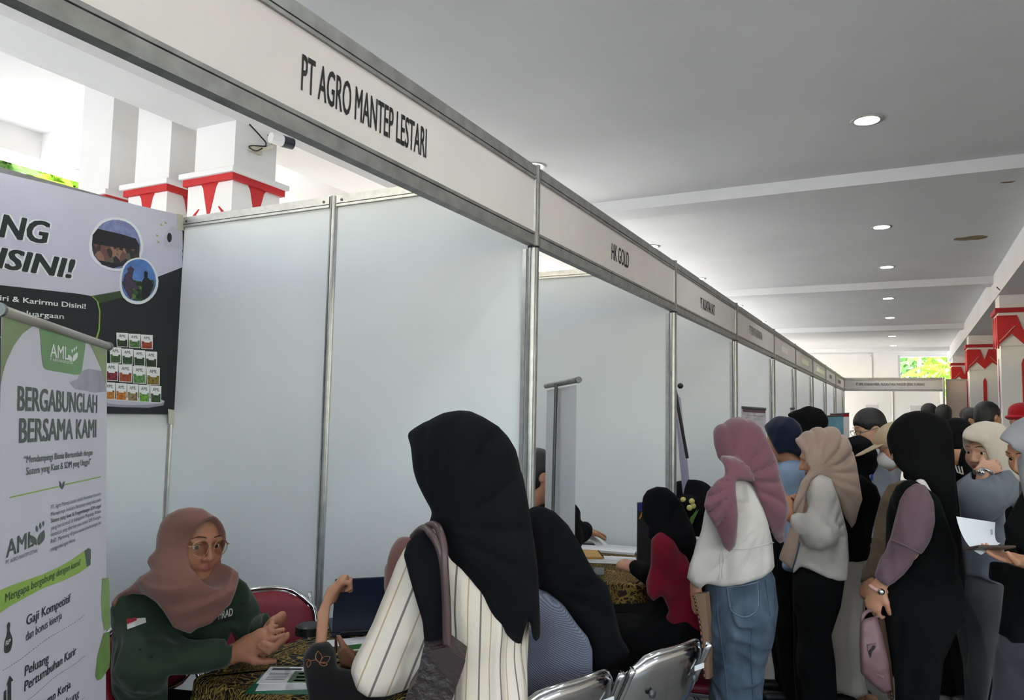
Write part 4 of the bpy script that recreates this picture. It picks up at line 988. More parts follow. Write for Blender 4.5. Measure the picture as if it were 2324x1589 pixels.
# ---- D: seated woman, black hijab over grey-blue ribbed shirt, from behind
def build_D():
    HD = Z7([(60, 760), (80, 716), (110, 702), (150, 705), (200, 728), (260, 788), (310, 868), (350, 950), (385, 1010), (440, 1058), (462, 1130), (482, 1220), (502, 1300), (545, 1370), (520, 1410), (460, 1440), (380, 1475), (370, 1400), (350, 1300), (300, 1238), (240, 1158), (160, 1090), (128, 1090), (110, 900)])
    TD = Z7([(40, 1085), (120, 1080), (160, 1085), (240, 1150), (300, 1240), (350, 1300), (372, 1360), (372, 1460), (300, 1900), (20, 1900), (20, 1300)])
    p = P(1285, 1620, 2.42); root = person('seated woman bending forward, black hijab over grey-blue ribbed shirt, beside the striped blouse', p[0], p[1])
    J = skel(p[0], p[1], 195, 1.56, sit=.45, lean=.25); J['head'] = P(1225, 1225, 2.42); hf = hframe(J['head'], IMG(-.8, .6)+V(0, 0, -.35))
    J['shL'] = P(1225, 1390, 2.32); J['shR'] = P(1345, 1380, 2.55); J['elL'] = P(1205, 1540, 2.3); J['wrL'] = P(1150, 1560, 2.5); J['elR'] = P(1370, 1520, 2.6); J['wrR'] = P(1270, 1540, 2.62); J['chest'] = P(1275, 1420, 2.42); J['waist'] = P(1285, 1530, 2.42); J['neck'] = P(1240, 1310, 2.42)
    bodymesh(root, J, hf, False, hands=[dict(wr=J['wrR'], d=unit(J['wrR']-J['elR']), pn=(0, 0, -1), side=1)], m=SK_TAN, h=.014, trims=[HD, TD], autokeep=False)
    m, t, b = newmat('ribbed_blue_grey'); N, L = t.nodes, t.links
    w = N.new('ShaderNodeTexWave'); w.inputs['Scale'].default_value = 70; w.inputs['Distortion'].default_value = 1.2; w.inputs['Detail Scale'].default_value = .6; tc = N.new('ShaderNodeTexCoord'); mp = N.new('ShaderNodeMapping'); mp.inputs['Rotation'].default_value = (.3, .9, .6); L.new(tc.outputs['Object'], mp.inputs[0]); L.new(mp.outputs[0], w.inputs[0])
    r = N.new('ShaderNodeValToRGB'); r.color_ramp.elements[0].color = (*rgb(78, 82, 96), 1); r.color_ramp.elements[1].color = (*rgb(112, 117, 132), 1); L.new(w.outputs['Fac'], r.inputs[0]); L.new(r.outputs[0], b.inputs['Base Color']); b.inputs['Roughness'].default_value = .9
    bp = N.new('ShaderNodeBump'); bp.inputs['Strength'].default_value = .3; bp.inputs['Distance'].default_value = .004; L.new(w.outputs['Fac'], bp.inputs['Height']); L.new(bp.outputs[0], b.inputs['Normal'])
    sd = SD(); torso(sd, J, .05); sd.cone(J['shL'], J['elL'], .075, .085, .05); sd.cone(J['elL'], J['wrL'], .08, .05, .04); sd.cone(J['shR'], J['elR'], .07, .06, .05); sd.cone(J['elR'], J['wrR'], .06, .04, .03); sd.cone(J['chest'], J['hip'], .17, .19, .05); sd.cone(P(1300, 1450, 2.3), P(1290, 1580, 2.28), .08, .1, .05)
    fo = wob(51, 22, 6); sd.disp(lambda X, Y, Z: .010*fo(X, Y, Z))
    sd.trim(TD, .02)
    garment('shirt', root, sd, m, .008)
    sd = SD()
    for n in 'LR': leg(sd, J, n, .09, .075, .065); sd.cone(J['hip'], J['hp'+n], .12, .1, .03)
    garment('trousers', root, sd, C_BLACK2, .018); shoes(root, J)
    g = lambda x, y, D: PZ(Z7, x, y, D)
    sd = SD(); hood(sd, hf, 1.05, True, 0, .006)
    sd.chain([g(150, 830, 2.42), g(230, 950, 2.42), g(310, 1080, 2.44), g(400, 1250, 2.46), g(450, 1380, 2.46)], [.13, .17, .17, .13, .10], .06)
    sd.chain([g(200, 950, 2.42), g(300, 1200, 2.36), g(400, 1420, 2.36)], [.12, .09, .06], .06)
    sd.chain([g(410, 1060, 2.6), g(450, 1200, 2.6), g(480, 1340, 2.6)], [.06, .07, .08], .04)
    fo2 = wob(52, 20, 5, (1, 1, .5)); f3 = fanfolds(g(120, 1000, 2.35), 14, .024, .3); sd.disp(lambda X, Y, Z: .006*fo2(X, Y, Z)+f3(X, Y, Z))
    sd.trim(HD, .02)
    garment('hijab', root, sd, C_BLACK, .008)
build_D()

# ---- E: seated woman in red sweater
def build_E():
    HE = Z7([(598, 760), (597, 700), (602, 660), (622, 630), (665, 613), (710, 617), (750, 648), (782, 690), (805, 740), (833, 800), (848, 860), (835, 910), (822, 985), (790, 935), (760, 905), (740, 862), (680, 834), (640, 858), (626, 845), (632, 800)])
    TE = Z7([(640, 855), (690, 800), (760, 800), (800, 930), (825, 985), (850, 1050), (875, 1100), (900, 1200), (900, 1345), (800, 1315), (690, 1232), (722, 1180), (690, 1110), (650, 1137), (622, 1105), (616, 1050), (638, 975)])
    p = P(1560, 1560, 3.30); root = person('seated woman in black hijab and red sweater at the second table', p[0], p[1])
    J = skel(p[0], p[1], 190, 1.55, sit=.45, lean=.2)
    g = lambda x, y, D: PZ(Z7, x, y, D+.28)
    J['head'] = g(680, 720, 3.05); hf = hframe(J['head'], IMG(-.85, .5)+V(0, 0, -.3)); J['neck'] = g(700, 830, 3.05)
    J['shL'] = g(680, 880, 2.98); J['elL'] = g(660, 1090, 2.95); J['wrL'] = g(570, 985, 3.2); J['shR'] = g(780, 890, 3.2); J['elR'] = g(720, 1080, 3.25); J['wrR'] = g(610, 1010, 3.35); J['chest'] = g(750, 980, 3.08); J['waist'] = g(800, 1140, 3.06); J['hip'] = g(830, 1280, 3.05)
    for n, s in (('R', 1), ('L', -1)):
        J['hp'+n] = J['hip']+J['r']*s*.09; J['kn'+n] = J['hp'+n]+J['f']*.38-V(0, 0, .03); J['an'+n] = V(*J['kn'+n][:2], .06); J['to'+n] = J['an'+n]+J['f']*.15-V(0, 0, .025)
    d = unit(g(490, 960, 3.28)-J['wrL'])
    bodymesh(root, J, hf, True, hands=[dict(wr=J['wrL'], d=d, pn=unit(RC[2]*.6-RC[1]), side=-1, curl=(.55, .6, .65, .7), thumb=.35)], m=SK_TAN, h=.014, fine=[(J['wrL']-V(.15, .06, .06), J['wrL']+V(.06, .12, .06), .006)], trims=[TE, HE, Z7([(470, 920), (580, 940), (590, 1010), (540, 1010), (470, 1000)]), Z7([(480, 1200), (900, 1200), (900, 1800), (480, 1800)])], autokeep=False, keep=[(J['wrL']+d*.075, .085)])
    C_R = cloth('red_knit', rgb(118, 20, 38), bump=.25, bscale=900, sheen=.2)
    sd = SD(); torso(sd, J, .03); sd.cone(J['waist'], J['hip'], .14, .16, .05); sd.cone(J['shL'], J['elL'], .068, .062, .05); sd.cone(J['elL'], g(625, 1030, 3.1), .058, .045, .04); sd.cone(J['shR'], J['elR'], .06, .055, .05); sd.cone(J['elR'], J['wrR'], .05, .04, .03); sd.cone(g(800, 1000, 3.0), g(810, 1250, 3.0), .09, .12, .05)
    sd.trim(TE, .015)
    fo = wob(55, 30, 6); sd.disp(lambda X, Y, Z: .006*fo(X, Y, Z)); garment('sweater', root, sd, C_R, .008)
    sd = SD(); sd.cone(g(632, 1020, 3.1), g(572, 985, 3.2), .045, .036, .01); garment('cuff', root, sd, C_BLACK2, .008)
    sd = SD(); sd.cone(g(740, 1180, 3.05), g(600, 1280, 3.3), .1, .085, .05)
    for n in 'LR': leg(sd, J, n, .10, .085, .08); sd.cone(J['hip'], J['hp'+n], .13, .11, .03)
    sd.cone(g(780, 1280, 2.98), g(620, 1420, 3.1), .10, .12, .08); sd.cone(g(620, 1350, 3.2), g(600, 1560, 3.25), .13, .16, .06)
    garment('skirt', root, sd, C_BLACK2, .012, fold=lambda X, Y, Z: .008*wob(57, 24)(X, Y, Z)); shoes(root, J)
    sd = SD(); hood(sd, hf, 1.0, True, 0, .004); sd.chain([g(690, 780, 3.06), g(740, 880, 3.06), g(800, 960, 3.06)], [.11, .10, .05], .06); sd.chain([g(650, 820, 3.0), g(700, 840, 3.0), g(790, 850, 3.1)], [.05, .08, .09], .04)
    sd.trim(HE, .015)
    fo2 = wob(56, 30, 5, (1, 1, .5)); f3 = fanfolds(g(650, 830, 3.0), 14, .018, .3); sd.disp(lambda X, Y, Z: .005*fo2(X, Y, Z)+f3(X, Y, Z)); garment('hijab', root, sd, C_BLACK, .008)
build_E()

# ---- generic standing person: torso/trousers/hijab volumes trimmed to the outline seen in the photograph
def standing(label, px, D, top, ang, h=None, headpx=None, headdir=None, pose=None, garments=(), sk=SK_TAN, hands=(), face=False, hairy=None, vox=.010, bfine=(), ears=False, sl=.8, shoe=M_SHOE, eye=False, hs=1., brow=True):
    p = P(px, 1300, D); t = P(px, top, D); h = h or t[2]
    root = person(label, p[0], p[1]); J = skel(p[0], p[1], ang, h)
    J['D'] = D
    if headpx: J['head'] = P(headpx[0], headpx[1], headpx[2] if len(headpx) > 2 else D)
    hf = hframe(J['head'], headdir if headdir is not None else J['f']); J['hf'] = hf
    if pose: pose(J)
    hn = [f(J) for f in hands]
    fine = list(bfine(J)) if bfine else []
    bodymesh(root, J, hf, face, ears, hands=hn, m=sk, h=max(.012, vox), fine=fine, sl=sl, hs=hs, trims=[q[3] for q in garments if q[3]] if garments[0][3] else ())
    if eye: eyes(root, hf, hs, brows=brow)
    for (nm, fn, m, tr, fold) in garments:
        sd = SD(); fn(sd, J)
        if fold: sd.disp(fold(J))
        if tr: sd.trim(tr, .014)
        garment(nm, root, sd, m, vox)
    if shoe: shoes(root, J, shoe)
    J['mesh'] = {c.name.split('.')[0]: c for c in root.children}
    return root, J
def g_top(e=.03, sleeves=(.06, .055, .045), lo=.1, which='LR'):
    def f(sd, J):
        torso(sd, J, e, lo)
        for n in which: sd.cone(J['sh'+n], J['el'+n], sleeves[0], sleeves[1], .05); sd.cone(J['el'+n], J['wr'+n], sleeves[1], sleeves[2], .03)
    return f
def g_pants(r=(.11, .095, .085), e=.02, k=.04):
    def f(sd, J):
        for n in 'LR': leg(sd, J, n, *r, k=k); sd.cone(J['hip'], J['hp'+n], r[0]+.03, r[0]+.01, .05)
        sd.cone(J['waist'], J['hip'], .13+e, .145+e, .04)
    return f
def g_skirt(r0=.16, r1=.24):
    def f(sd, J): b = V(J['hip'][0], J['hip'][1], .06); sd.chain([J['waist'], J['hip'], b], [.13, r0, r1], .05)
    return f
def g_hijab(s=1.0, back=.35, front=.22, peak=.01, wide=.13, extra=None, open_=True):
    def f(sd, J):
        hood(sd, J['hf'], s, open_, peak, .004); c = J['head']; u = V(0, 0, 1)
        sd.cone(c-u*.08, J['neck']-u*.06, .10, wide, .06)
        sd.chain([J['shL']-J['up']*.01, J['neck']-u*.05, J['shR']-J['up']*.01], [.065, .11, .065], .06)
        if back: sd.cone(J['neck']-J['f']*.05, J['neck']-J['f']*.09-u*back, .12, .09, .06)
        if front: sd.cone(J['neck']+J['f']*.05, J['neck']+J['f']*.09-u*front, .10, .07, .06)
        if extra: extra(sd, J)
    return f
def ffw(seed, pc, n=14, amp=.016, ph=0., a2=.006, fr=26):
    w = wob(seed, fr, 6, (1, 1, .5)); q = fanfolds(pc, n, amp, ph); return lambda J: (lambda X, Y, Z: a2*w(X, Y, Z)+q(X, Y, Z))
def fw(seed, amp=.006, fr=28, an=(1, 1, .5)):
    w = wob(seed, fr, 6, an); r = ridge(seed+100, fr*1.5, 3, an); return lambda J: (lambda X, Y, Z: amp*(.7*w(X, Y, Z)-.8*r(X, Y, Z)))
def fd_(n, amp, seed=0):
    return lambda J: drape_folds(J['hip'], n, amp, J['hip'][2]+.3, .1, seed)
g1 = lambda x, y, D: PZ(Z1, x, y, D)
g2 = lambda x, y, D: PZ(Z2, x, y, D)
M_MAG = cloth('mauve_pink_hijab', rgb(112, 74, 84), bscale=260, var=.06, sheen=.3)
M_WHT = cloth('white_blouse', rgb(196, 188, 182), bscale=120, var=.04)
def denim():
    m, t, b = newmat('blue_denim'); N, L = t.nodes, t.links
    n = N.new('ShaderNodeTexNoise'); n.inputs['Scale'].default_value = 7; n.inputs['Detail'].default_value = 5; n2 = N.new('ShaderNodeTexNoise'); n2.inputs['Scale'].default_value = 400
    r = N.new('ShaderNodeValToRGB'); r.color_ramp.elements[0].position = .3; r.color_ramp.elements[0].color = (*rgb(50, 64, 80), 1); r.color_ramp.elements[1].position = .75; r.color_ramp.elements[1].color = (*rgb(80, 94, 108), 1); L.new(n.outputs[0], r.inputs[0]); L.new(r.outputs[0], b.inputs['Base Color']); b.inputs['Roughness'].default_value = .9
    bp = N.new('ShaderNodeBump'); bp.inputs['Strength'].default_value = .3; bp.inputs['Distance'].default_value = .003; L.new(n2.outputs[0], bp.inputs['Height']); L.new(bp.outputs[0], b.inputs['Normal']); return m
# ---- F: mauve-pink hijab, white blouse, jeans
def poseF(J):
    J['shL'] = g1(205, 500, 2.90); J['shR'] = g1(430, 500, 3.16); J['elL'] = g1(120, 800, 2.92); J['wrL'] = g1(90, 990, 2.95); J['elR'] = g1(500, 760, 3.25); J['wrR'] = g1(520, 660, 3.42)
    for n, s in (('R', 1), ('L', -1)): J['kn'+n] = J['kn'+n]+J['r']*s*.0
def hjF(sd, J):
    hood(sd, J['hf'], 1.03, True, .012, .006)
    sd.chain([g1(330, 280, 3.0), g1(390, 420, 3.0), g1(460, 560, 3.0), g1(520, 700, 3.02)], [.12, .12, .11, .06], .06); sd.chain([g1(230, 430, 2.95), g1(320, 430, 3.0), g1(430, 460, 3.1)], [.05, .09, .10], .05)
    sd.chain([g1(245, 430, 2.86), g1(245, 470, 2.80), g1(240, 600, 2.78), g1(265, 790, 2.80)], [.08, .09, .10, .05], .03, (RC[2], .5))
rootF, JF = standing('standing woman in mauve-pink hijab, white blouse and light blue jeans', 1672, 3.02, 946, 195, headpx=(1680, 1040, 3.0), headdir=IMG(-.85, .5)+V(0, 0, -.15), pose=poseF, vox=.008, face=False,
    hands=[lambda J: dict(wr=J['wrL'], d=(0, 0, -1), pn=unit(RC[0]), side=1, curl=(.8, .85, .9, .9), thumb=.5), lambda J: dict(wr=J['wrR'], d=IMG(-.5, .8), pn=(0, 0, -1), side=1)], bfine=lambda J: [(J['wrL']-V(.06, .06, .15), J['wrL']+V(.06, .06, .02), .006)],
    garments=[('jeans', g_pants((.112, .088, .092), k=.012), denim(), Z1([(136, 960), (220, 940), (480, 900), (505, 950), (524, 1100), (505, 1250), (478, 1400), (472, 1600), (480, 2100), (165, 2100), (158, 1589), (148, 1200), (138, 1000)]), fw(61, .010, 40, (1, 1, .9))),
              ('blouse', lambda sd, J: (g_top(.045, (.07, .085, .07), .12)(sd, J), sd.cone(J['waist'], J['hip']+V(0, 0, .02), .15, .19, .05), sd.cone(g1(100, 900, 2.92), g1(95, 960, 2.94), .09, .06, .03)), M_WHT, Z1([(290, 400), (420, 400), (450, 580), (492, 760), (498, 830), (503, 890), (490, 912), (440, 950), (330, 985), (230, 997), (145, 980), (112, 1008), (80, 990), (43, 950), (58, 880), (90, 790), (120, 700), (135, 610), (170, 480), (220, 430)]), ffw(62, g1(420, 560, 3.0), 22, .012, .2, .008, 34)),
              ('hijab', hjF, M_MAG, Z1([(180, 180), (186, 150), (215, 120), (270, 100), (330, 97), (380, 115), (430, 160), (460, 210), (490, 280), (515, 330), (532, 420), (552, 480), (572, 560), (577, 600), (557, 680), (552, 760), (530, 777), (500, 740), (480, 690), (440, 590), (405, 500), (385, 445), (300, 432), (300, 500), (312, 620), (302, 780), (268, 817), (236, 790), (200, 700), (148, 610), (133, 570), (150, 500), (198, 442), (245, 415), (240, 360), (205, 320), (185, 250)]), ffw(63, g1(250, 405, 2.95), 16, .034, .7))])
# seams and back pocket of the jeans, drawstring of the blouse
def ribbon(name, pts, z, D, r, m, parent, closed=False): return MB().tube(smoothcurve([PZ(z, x, y, D) for x, y in pts], 4), r, 5, closed=closed).build(name, m, parent, smooth=True)
sj = Surf([JF['mesh']['jeans']]); M_SEAM = cloth('denim_seam', rgb(62, 78, 96)); M_SEAM2 = cloth('denim_stitch', rgb(120, 132, 142))
for pts in ([(200, 1000), (205, 1150), (225, 1300), (245, 1450), (255, 1589)], [(455, 960), (470, 1080), (480, 1150)], [(390, 1200), (380, 1300), (385, 1450), (392, 1589)]): sj.line('seam', Z1(pts), .0022, M_SEAM, rootF)
for r_, l_ in ((.0018, 0), (.0012, 5)): sj.line('pocket_seam', Z1([(250+l_, 1000+l_), (262+l_, 1080), (280+l_, 1130), (350, 1160-l_), (415-l_, 1120), (424-l_, 1060), (420-l_, 972+l_)]), r_, M_SEAM2 if l_ else M_SEAM, rootF, n=3)
sj.line('pocket_hem', Z1([(250, 1000), (335, 990), (420, 972)]), .002, M_SEAM2, rootF)
sb = Surf([JF['mesh']['blouse']]); sb.line('drawstring', Z1([(225, 800), (215, 850), (218, 900), (208, 955)]), .0025, M_WHT, rootF); sb.line('drawstring', Z1([(228, 800), (235, 860), (226, 910), (228, 950)]), .0025, M_WHT, rootF); sb.line('waist_seam', Z1([(240, 792), (330, 800), (420, 785), (495, 765)]), .0025, M_WHT, rootF)
M_BRNF = mat('brown_folder', rgb(120, 92, 70), .6, var=.1)
M_ROPE = mat('striped_cord', rgb(150, 100, 74), .7)
def stripedcord(parent, pts, z, D, r=.005):
    c = smoothcurve([PZ(z, x, y, D) for x, y in pts], 8); b = MB(); b.tube(c, r, 8); n = len(b.b.faces)
    for i, f in enumerate(b.b.faces): f.material_index = (i//8+i % 8//3) % 2
    return b.build('edge_cord', [M_ROPE, M_BLACK], parent, smooth=True)
fo = empty('document_folder', g1(110, 1260, 2.9), 'brown document folder with corded edge, hanging from the hand beside the jeans', 'folder')
MB().poly([g1(x, y, 2.86) for x, y in ((80, 1035), (140, 1030), (158, 1240), (160, 1480), (140, 1480), (125, 1300), (100, 1130))], RC[2]*.02+RC[0]*.02).build('cover', M_BRNF, fo)
stripedcord(fo, [(78, 1035), (95, 1100), (115, 1200), (128, 1330), (138, 1478)], Z1, 2.858)

# ---- G: cream-beige hijab, white shirt, black trousers
def poseG(J):
    J['shL'] = g1(745, 490, 3.62); J['elL'] = g1(735, 710, 3.55); J['wrL'] = g1(605, 640, 3.55); J['shR'] = g1(800, 500, 3.9); J['elR'] = g1(760, 700, 3.95); J['wrR'] = g1(610, 600, 3.85)
def hjG(sd, J):
    hood(sd, J['hf'], 1.03, True, .02, .006)
    sd.chain([g1(780, 330, 3.74), g1(850, 450, 3.72), g1(890, 560, 3.72), g1(905, 660, 3.72)], [.12, .12, .09, .05], .06); sd.chain([g1(720, 420, 3.66), g1(790, 420, 3.74), g1(860, 430, 3.85)], [.06, .1, .1], .05)
    sd.chain([g1(700, 400, 3.62), g1(640, 500, 3.56), g1(620, 640, 3.54), g1(600, 780, 3.54), g1(570, 870, 3.54)], [.07, .05, .05, .055, .045], .03, (RC[2], .5))
rootG, JG = standing('standing woman in beige-pink hijab, white shirt and black trousers, facing left', 1860, 3.72, 962, 200, headpx=(1862, 1040, 3.7), headdir=IMG(-.97, .25)+V(0, 0, -.25), pose=poseG, vox=.0085, face=True,
    hands=[lambda J: dict(wr=J['wrL'], d=unit(g1(575, 590, 3.55)-J['wrL']), pn=unit(RC[1]*.2+RC[2]), side=1, curl=(.5, .5, .55, .6)), lambda J: dict(wr=J['wrR'], d=unit(g1(575, 520, 3.8)-J['wrR']), pn=-RC[2], side=1, curl=(.5, .5, .5, .5))], bfine=lambda J: [(J['wrL']-V(.12, .1, .05), J['wrL']+V(.05, .1, .12), .006), (J['hf'][0]-.12, J['hf'][0]+.12, .006)],
    garments=[('trousers', g_pants((.12, .11, .12)), C_BLACK2, Z1([(596, 925), (640, 880), (870, 940), (868, 980), (850, 1100), (800, 1250), (822, 1400), (832, 1589), (850, 1760), (640, 1760), (612, 1589), (602, 1400), (600, 1200)]), fw(65, .010, 36, (1, 1, .5))),
              ('shirt', lambda sd, J: (g_top(.05, (.075, .075, .06), .16)(sd, J), sd.cone(J['waist'], J['hip'], .16, .19, .05)), M_WHT, Z1([(740, 405), (800, 430), (840, 540), (866, 640), (885, 720), (893, 850), (885, 960), (850, 970), (780, 952), (700, 912), (640, 890), (600, 928), (600, 905), (618, 850), (640, 765), (600, 705), (580, 680), (588, 622), (620, 606), (670, 612), (664, 500), (690, 440)]), ffw(66, g1(735, 740, 3.5), 18, .014, .5, .008, 34)),
              ('hijab', hjG, cloth('beige_pink_hijab', rgb(168, 143, 130), bscale=260, var=.05, sheen=.25), Z1([(593, 197), (600, 185), (650, 155), (720, 130), (770, 127), (830, 148), (880, 200), (910, 270), (932, 350), (948, 450), (963, 540), (945, 590), (928, 660), (908, 692), (875, 640), (850, 590), (820, 500), (790, 445), (740, 410), (690, 440), (668, 500), (660, 560), (645, 640), (622, 800), (592, 907), (560, 880), (522, 850), (578, 700), (598, 600), (600, 560), (640, 450), (690, 380), (668, 350), (655, 300), (620, 250)]), ffw(67, g1(700, 385, 3.62), 18, .036, .2))])

# ---- H: long black hijab, mauve sleeves
def poseH(J):
    J['shL'] = g2(400, 560, 2.98); J['elL'] = g2(370, 830, 2.95); J['wrL'] = g2(215, 1010, 2.98); J['shR'] = g2(450, 570, 3.36); J['elR'] = g2(430, 820, 3.42); J['wrR'] = g2(400, 1000, 3.42)
M_MAUV = cloth('mauve_cotton', rgb(100, 78, 86), bscale=140, var=.05)
def hjH(sd, J):
    hood(sd, J['hf'], 1.06, True, .0, .008)
    sd.chain([g2(430, 300, 3.12), g2(500, 500, 3.12), g2(550, 750, 3.12), g2(575, 950, 3.12), g2(585, 1150, 3.12)], [.125, .12, .11, .11, .12], .06); sd.chain([g2(360, 430, 3.05), g2(450, 460, 3.1), g2(520, 500, 3.2)], [.05, .08, .1], .05)
rootH, JH = standing('standing woman in long black hijab with mauve sleeves and black dress, carrying pink bag', 2085, 3.1, 936, 200, headpx=(2084, 1012, 3.08), headdir=IMG(-.9, .4)+V(0, 0, -.2), pose=poseH, vox=.0085, face=True, sk=SK_TAN,
    hands=[lambda J: dict(wr=J['wrL'], d=unit(g2(165, 1150, 2.99)-J['wrL']), pn=unit(RC[0]*.8+RC[2]*.4), side=1, curl=(.55, .6, .65, .7), thumb=.4)], bfine=lambda J: [(J['wrL']-V(.12, .1, .18), J['wrL']+V(.08, .1, .06), .0055)],
    garments=[('trousers', lambda sd, J: (g_pants((.13, .12, .12))(sd, J), sd.cone(J['hip'], J['hip']-V(0, 0, .2), .2, .18, .05)), C_BLACK2, Z2([(250, 960), (400, 800), (640, 960), (652, 1180), (600, 1260), (540, 1400), (520, 1600), (525, 2000), (300, 2000), (305, 1700), (285, 1400), (252, 1200)]), fw(68, .007, 22, (1, 1, .5))),
              ('vest', lambda sd, J: torso(sd, J, .035, .2), C_JERSEY, Z2([(255, 1000), (245, 850), (250, 640), (270, 560), (300, 500), (345, 470), (400, 472), (470, 520), (520, 560), (640, 900), (640, 1100), (300, 1100)]), fw(69, .005)),
              ('sleeve', lambda sd, J: (sd.cone(J['shL']+V(0, 0, .02), J['elL']+V(0, 0, .05), .105, .082, .03), sd.cone(J['elL'], J['wrL'], .07, .055, .03)), M_MAUV, Z2([(298, 650), (318, 570), (348, 520), (398, 484), (452, 498), (492, 580), (499, 680), (482, 760), (462, 800), (432, 846), (408, 842), (380, 900), (340, 950), (290, 992), (258, 1012), (220, 990), (188, 960), (205, 900), (230, 822), (268, 770)]), ffw(70, g2(380, 850, 2.9), 16, .014, .3, .007, 40)),
              ('sleeve', lambda sd, J: (sd.cone(J['shR'], J['elR'], .07, .065, .03), sd.cone(J['elR'], J['wrR'], .06, .05, .03)), M_MAUV, None, fw(71, .007, 34)),
              ('hijab', hjH, C_JERSEY, Z2([(253, 285), (249, 245), (268, 200), (290, 168), (340, 130), (400, 116), (450, 117), (510, 135), (560, 165), (586, 230), (596, 330), (602, 450), (611, 600), (622, 700), (640, 850), (652, 960), (647, 1050), (653, 1190), (600, 1230), (530, 1200), (500, 1000), (470, 850), (497, 720), (494, 600), (474, 530), (440, 488), (390, 482), (345, 440), (305, 402), (272, 350)]), fw(72, .005, 20, (1, 1, .4)))])
SD_ = SD(); SD_.cone(g2(425, 492, 2.95), g2(468, 545, 2.93), .022, .014, .01); 
garment('lace_trim', rootH, SD_, M_WHT, .006)
# cuff seam on the mauve sleeve
sh_ = Surf([c for c in rootH.children if c.name.startswith('sleeve')]); sh_.line('sleeve_seam', Z2([(275, 774), (340, 802), (425, 842)]), .004, M_MAUV, rootH)
# wristwatch, bracelet
wt_ = empty('wristwatch', g2(200, 1030, 2.96), 'pale pink wristwatch on the wrist holding the pink bag', 'watch')
def band(parent, c, ax, r, m, name='strap', th=.006, ov=.8):
    ax = unit(ax); u = unit(np.cross(ax, (0.1, .3, 1))); v = np.cross(ax, u)
    pts = [c+(u*cos(a)+v*sin(a)*ov)*r for a in np.linspace(0, 2*pi, 20, endpoint=False)]
    return MB().tube(pts, th, 6, closed=True).build(name, m, parent, smooth=True)
axw = unit(g2(165, 1150, 2.99)-JH['wrL'])
band(wt_, JH['wrL']+axw*.012, axw, .031, mat('pink_strap', rgb(196, 150, 140), .5), th=.008)
MB().sph(JH['wrL']+axw*.012-RC[2]*.034-RC[0]*.006, (.014, .014, .014), 12).build('dial', M_CHROME, wt_, smooth=True)
# pink handbag with pocket, brown corded folder beside it
pb = empty('pink_handbag', g2(190, 1380, 2.96), 'dusty pink soft handbag hanging from the hand of the woman in black', 'bag')
M_PNK = mat('pink_leather', rgb(118, 88, 90), .5, bump=.2, bscale=40, var=.06)
sd = SD(); sd.chain([g2(170, 1210, 2.96), g2(185, 1350, 2.95), g2(215, 1480, 2.95)], [.075, .1, .085], .06, (RC[2], .55))
sd.trim(Z2([(117, 1195), (140, 1175), (200, 1160), (228, 1250), (262, 1400), (277, 1540), (240, 1560), (180, 1512), (120, 1450), (113, 1300)]), .02)
garment('bag_body', pb, sd, M_PNK, .007, fold=lambda X, Y, Z: .004*wob(73, 40)(X, Y, Z))
MB().tube(smoothcurve([g2(128, 1200, 2.95), g2(130, 1165, 2.95), g2(160, 1135, 2.97), g2(195, 1140, 2.98), g2(205, 1170, 2.97)], 6), .007, 8).build('handle', M_PNK, pb, smooth=True)
MB().poly([g2(x, y, 2.885) for x, y in ((155, 1310), (200, 1300), (240, 1480), (200, 1460), (160, 1400))], RC[2]*.02).build('pocket', M_PNK, pb)
MB().poly([g2(x, y, 2.882) for x, y in ((160, 1345), (185, 1312), (196, 1316), (168, 1378))], RC[2]*.01).build('pocket_opening_shade', M_BLACK, pb)  # black patch painted for the shade inside the pocket
fo = empty('document_folder', g2(240, 1400, 3.0), 'brown document folder with corded edge behind the pink bag', 'folder')
MB().poly([g2(x, y, 3.03) for x, y in ((200, 1150), (240, 1170), (275, 1400), (292, 1580), (270, 1590), (240, 1420), (215, 1260))], RC[2]*.02).build('cover', M_BRNF, fo)
stripedcord(fo, [(202, 1160), (225, 1260), (250, 1400), (268, 1500), (280, 1585)], Z2, 3.02)
# ---- I: cream hijab, blue-grey shirt, hand raised to her head
C_CRM = cloth('cream_hijab', rgb(198, 186, 173), bscale=260, var=.05, sheen=.2)
C_BGR = cloth('blue_grey_cotton', rgb(114, 120, 132), bscale=140, var=.06)
C_GRY = cloth('grey_trouser_cloth', rgb(92, 91, 93), bscale=200, var=.05)
def poseI(J):
    J['shR'] = g2(690, 520, 3.62); J['shL'] = g2(850, 480, 3.5); J['elL'] = g2(720, 570, 3.32); J['wrL'] = g2(742, 428, 3.36); J['elR'] = g2(640, 800, 3.7); J['wrR'] = g2(650, 930, 3.7)
def hjI(sd, J):
    hood(sd, J['hf'], 1.02, True, .012, .004)
    sd.chain([g2(800, 330, 3.56), g2(850, 420, 3.52), g2(900, 460, 3.52)], [.10, .09, .06], .05); sd.chain([g2(740, 420, 3.55), g2(790, 450, 3.5)], [.06, .06], .04)
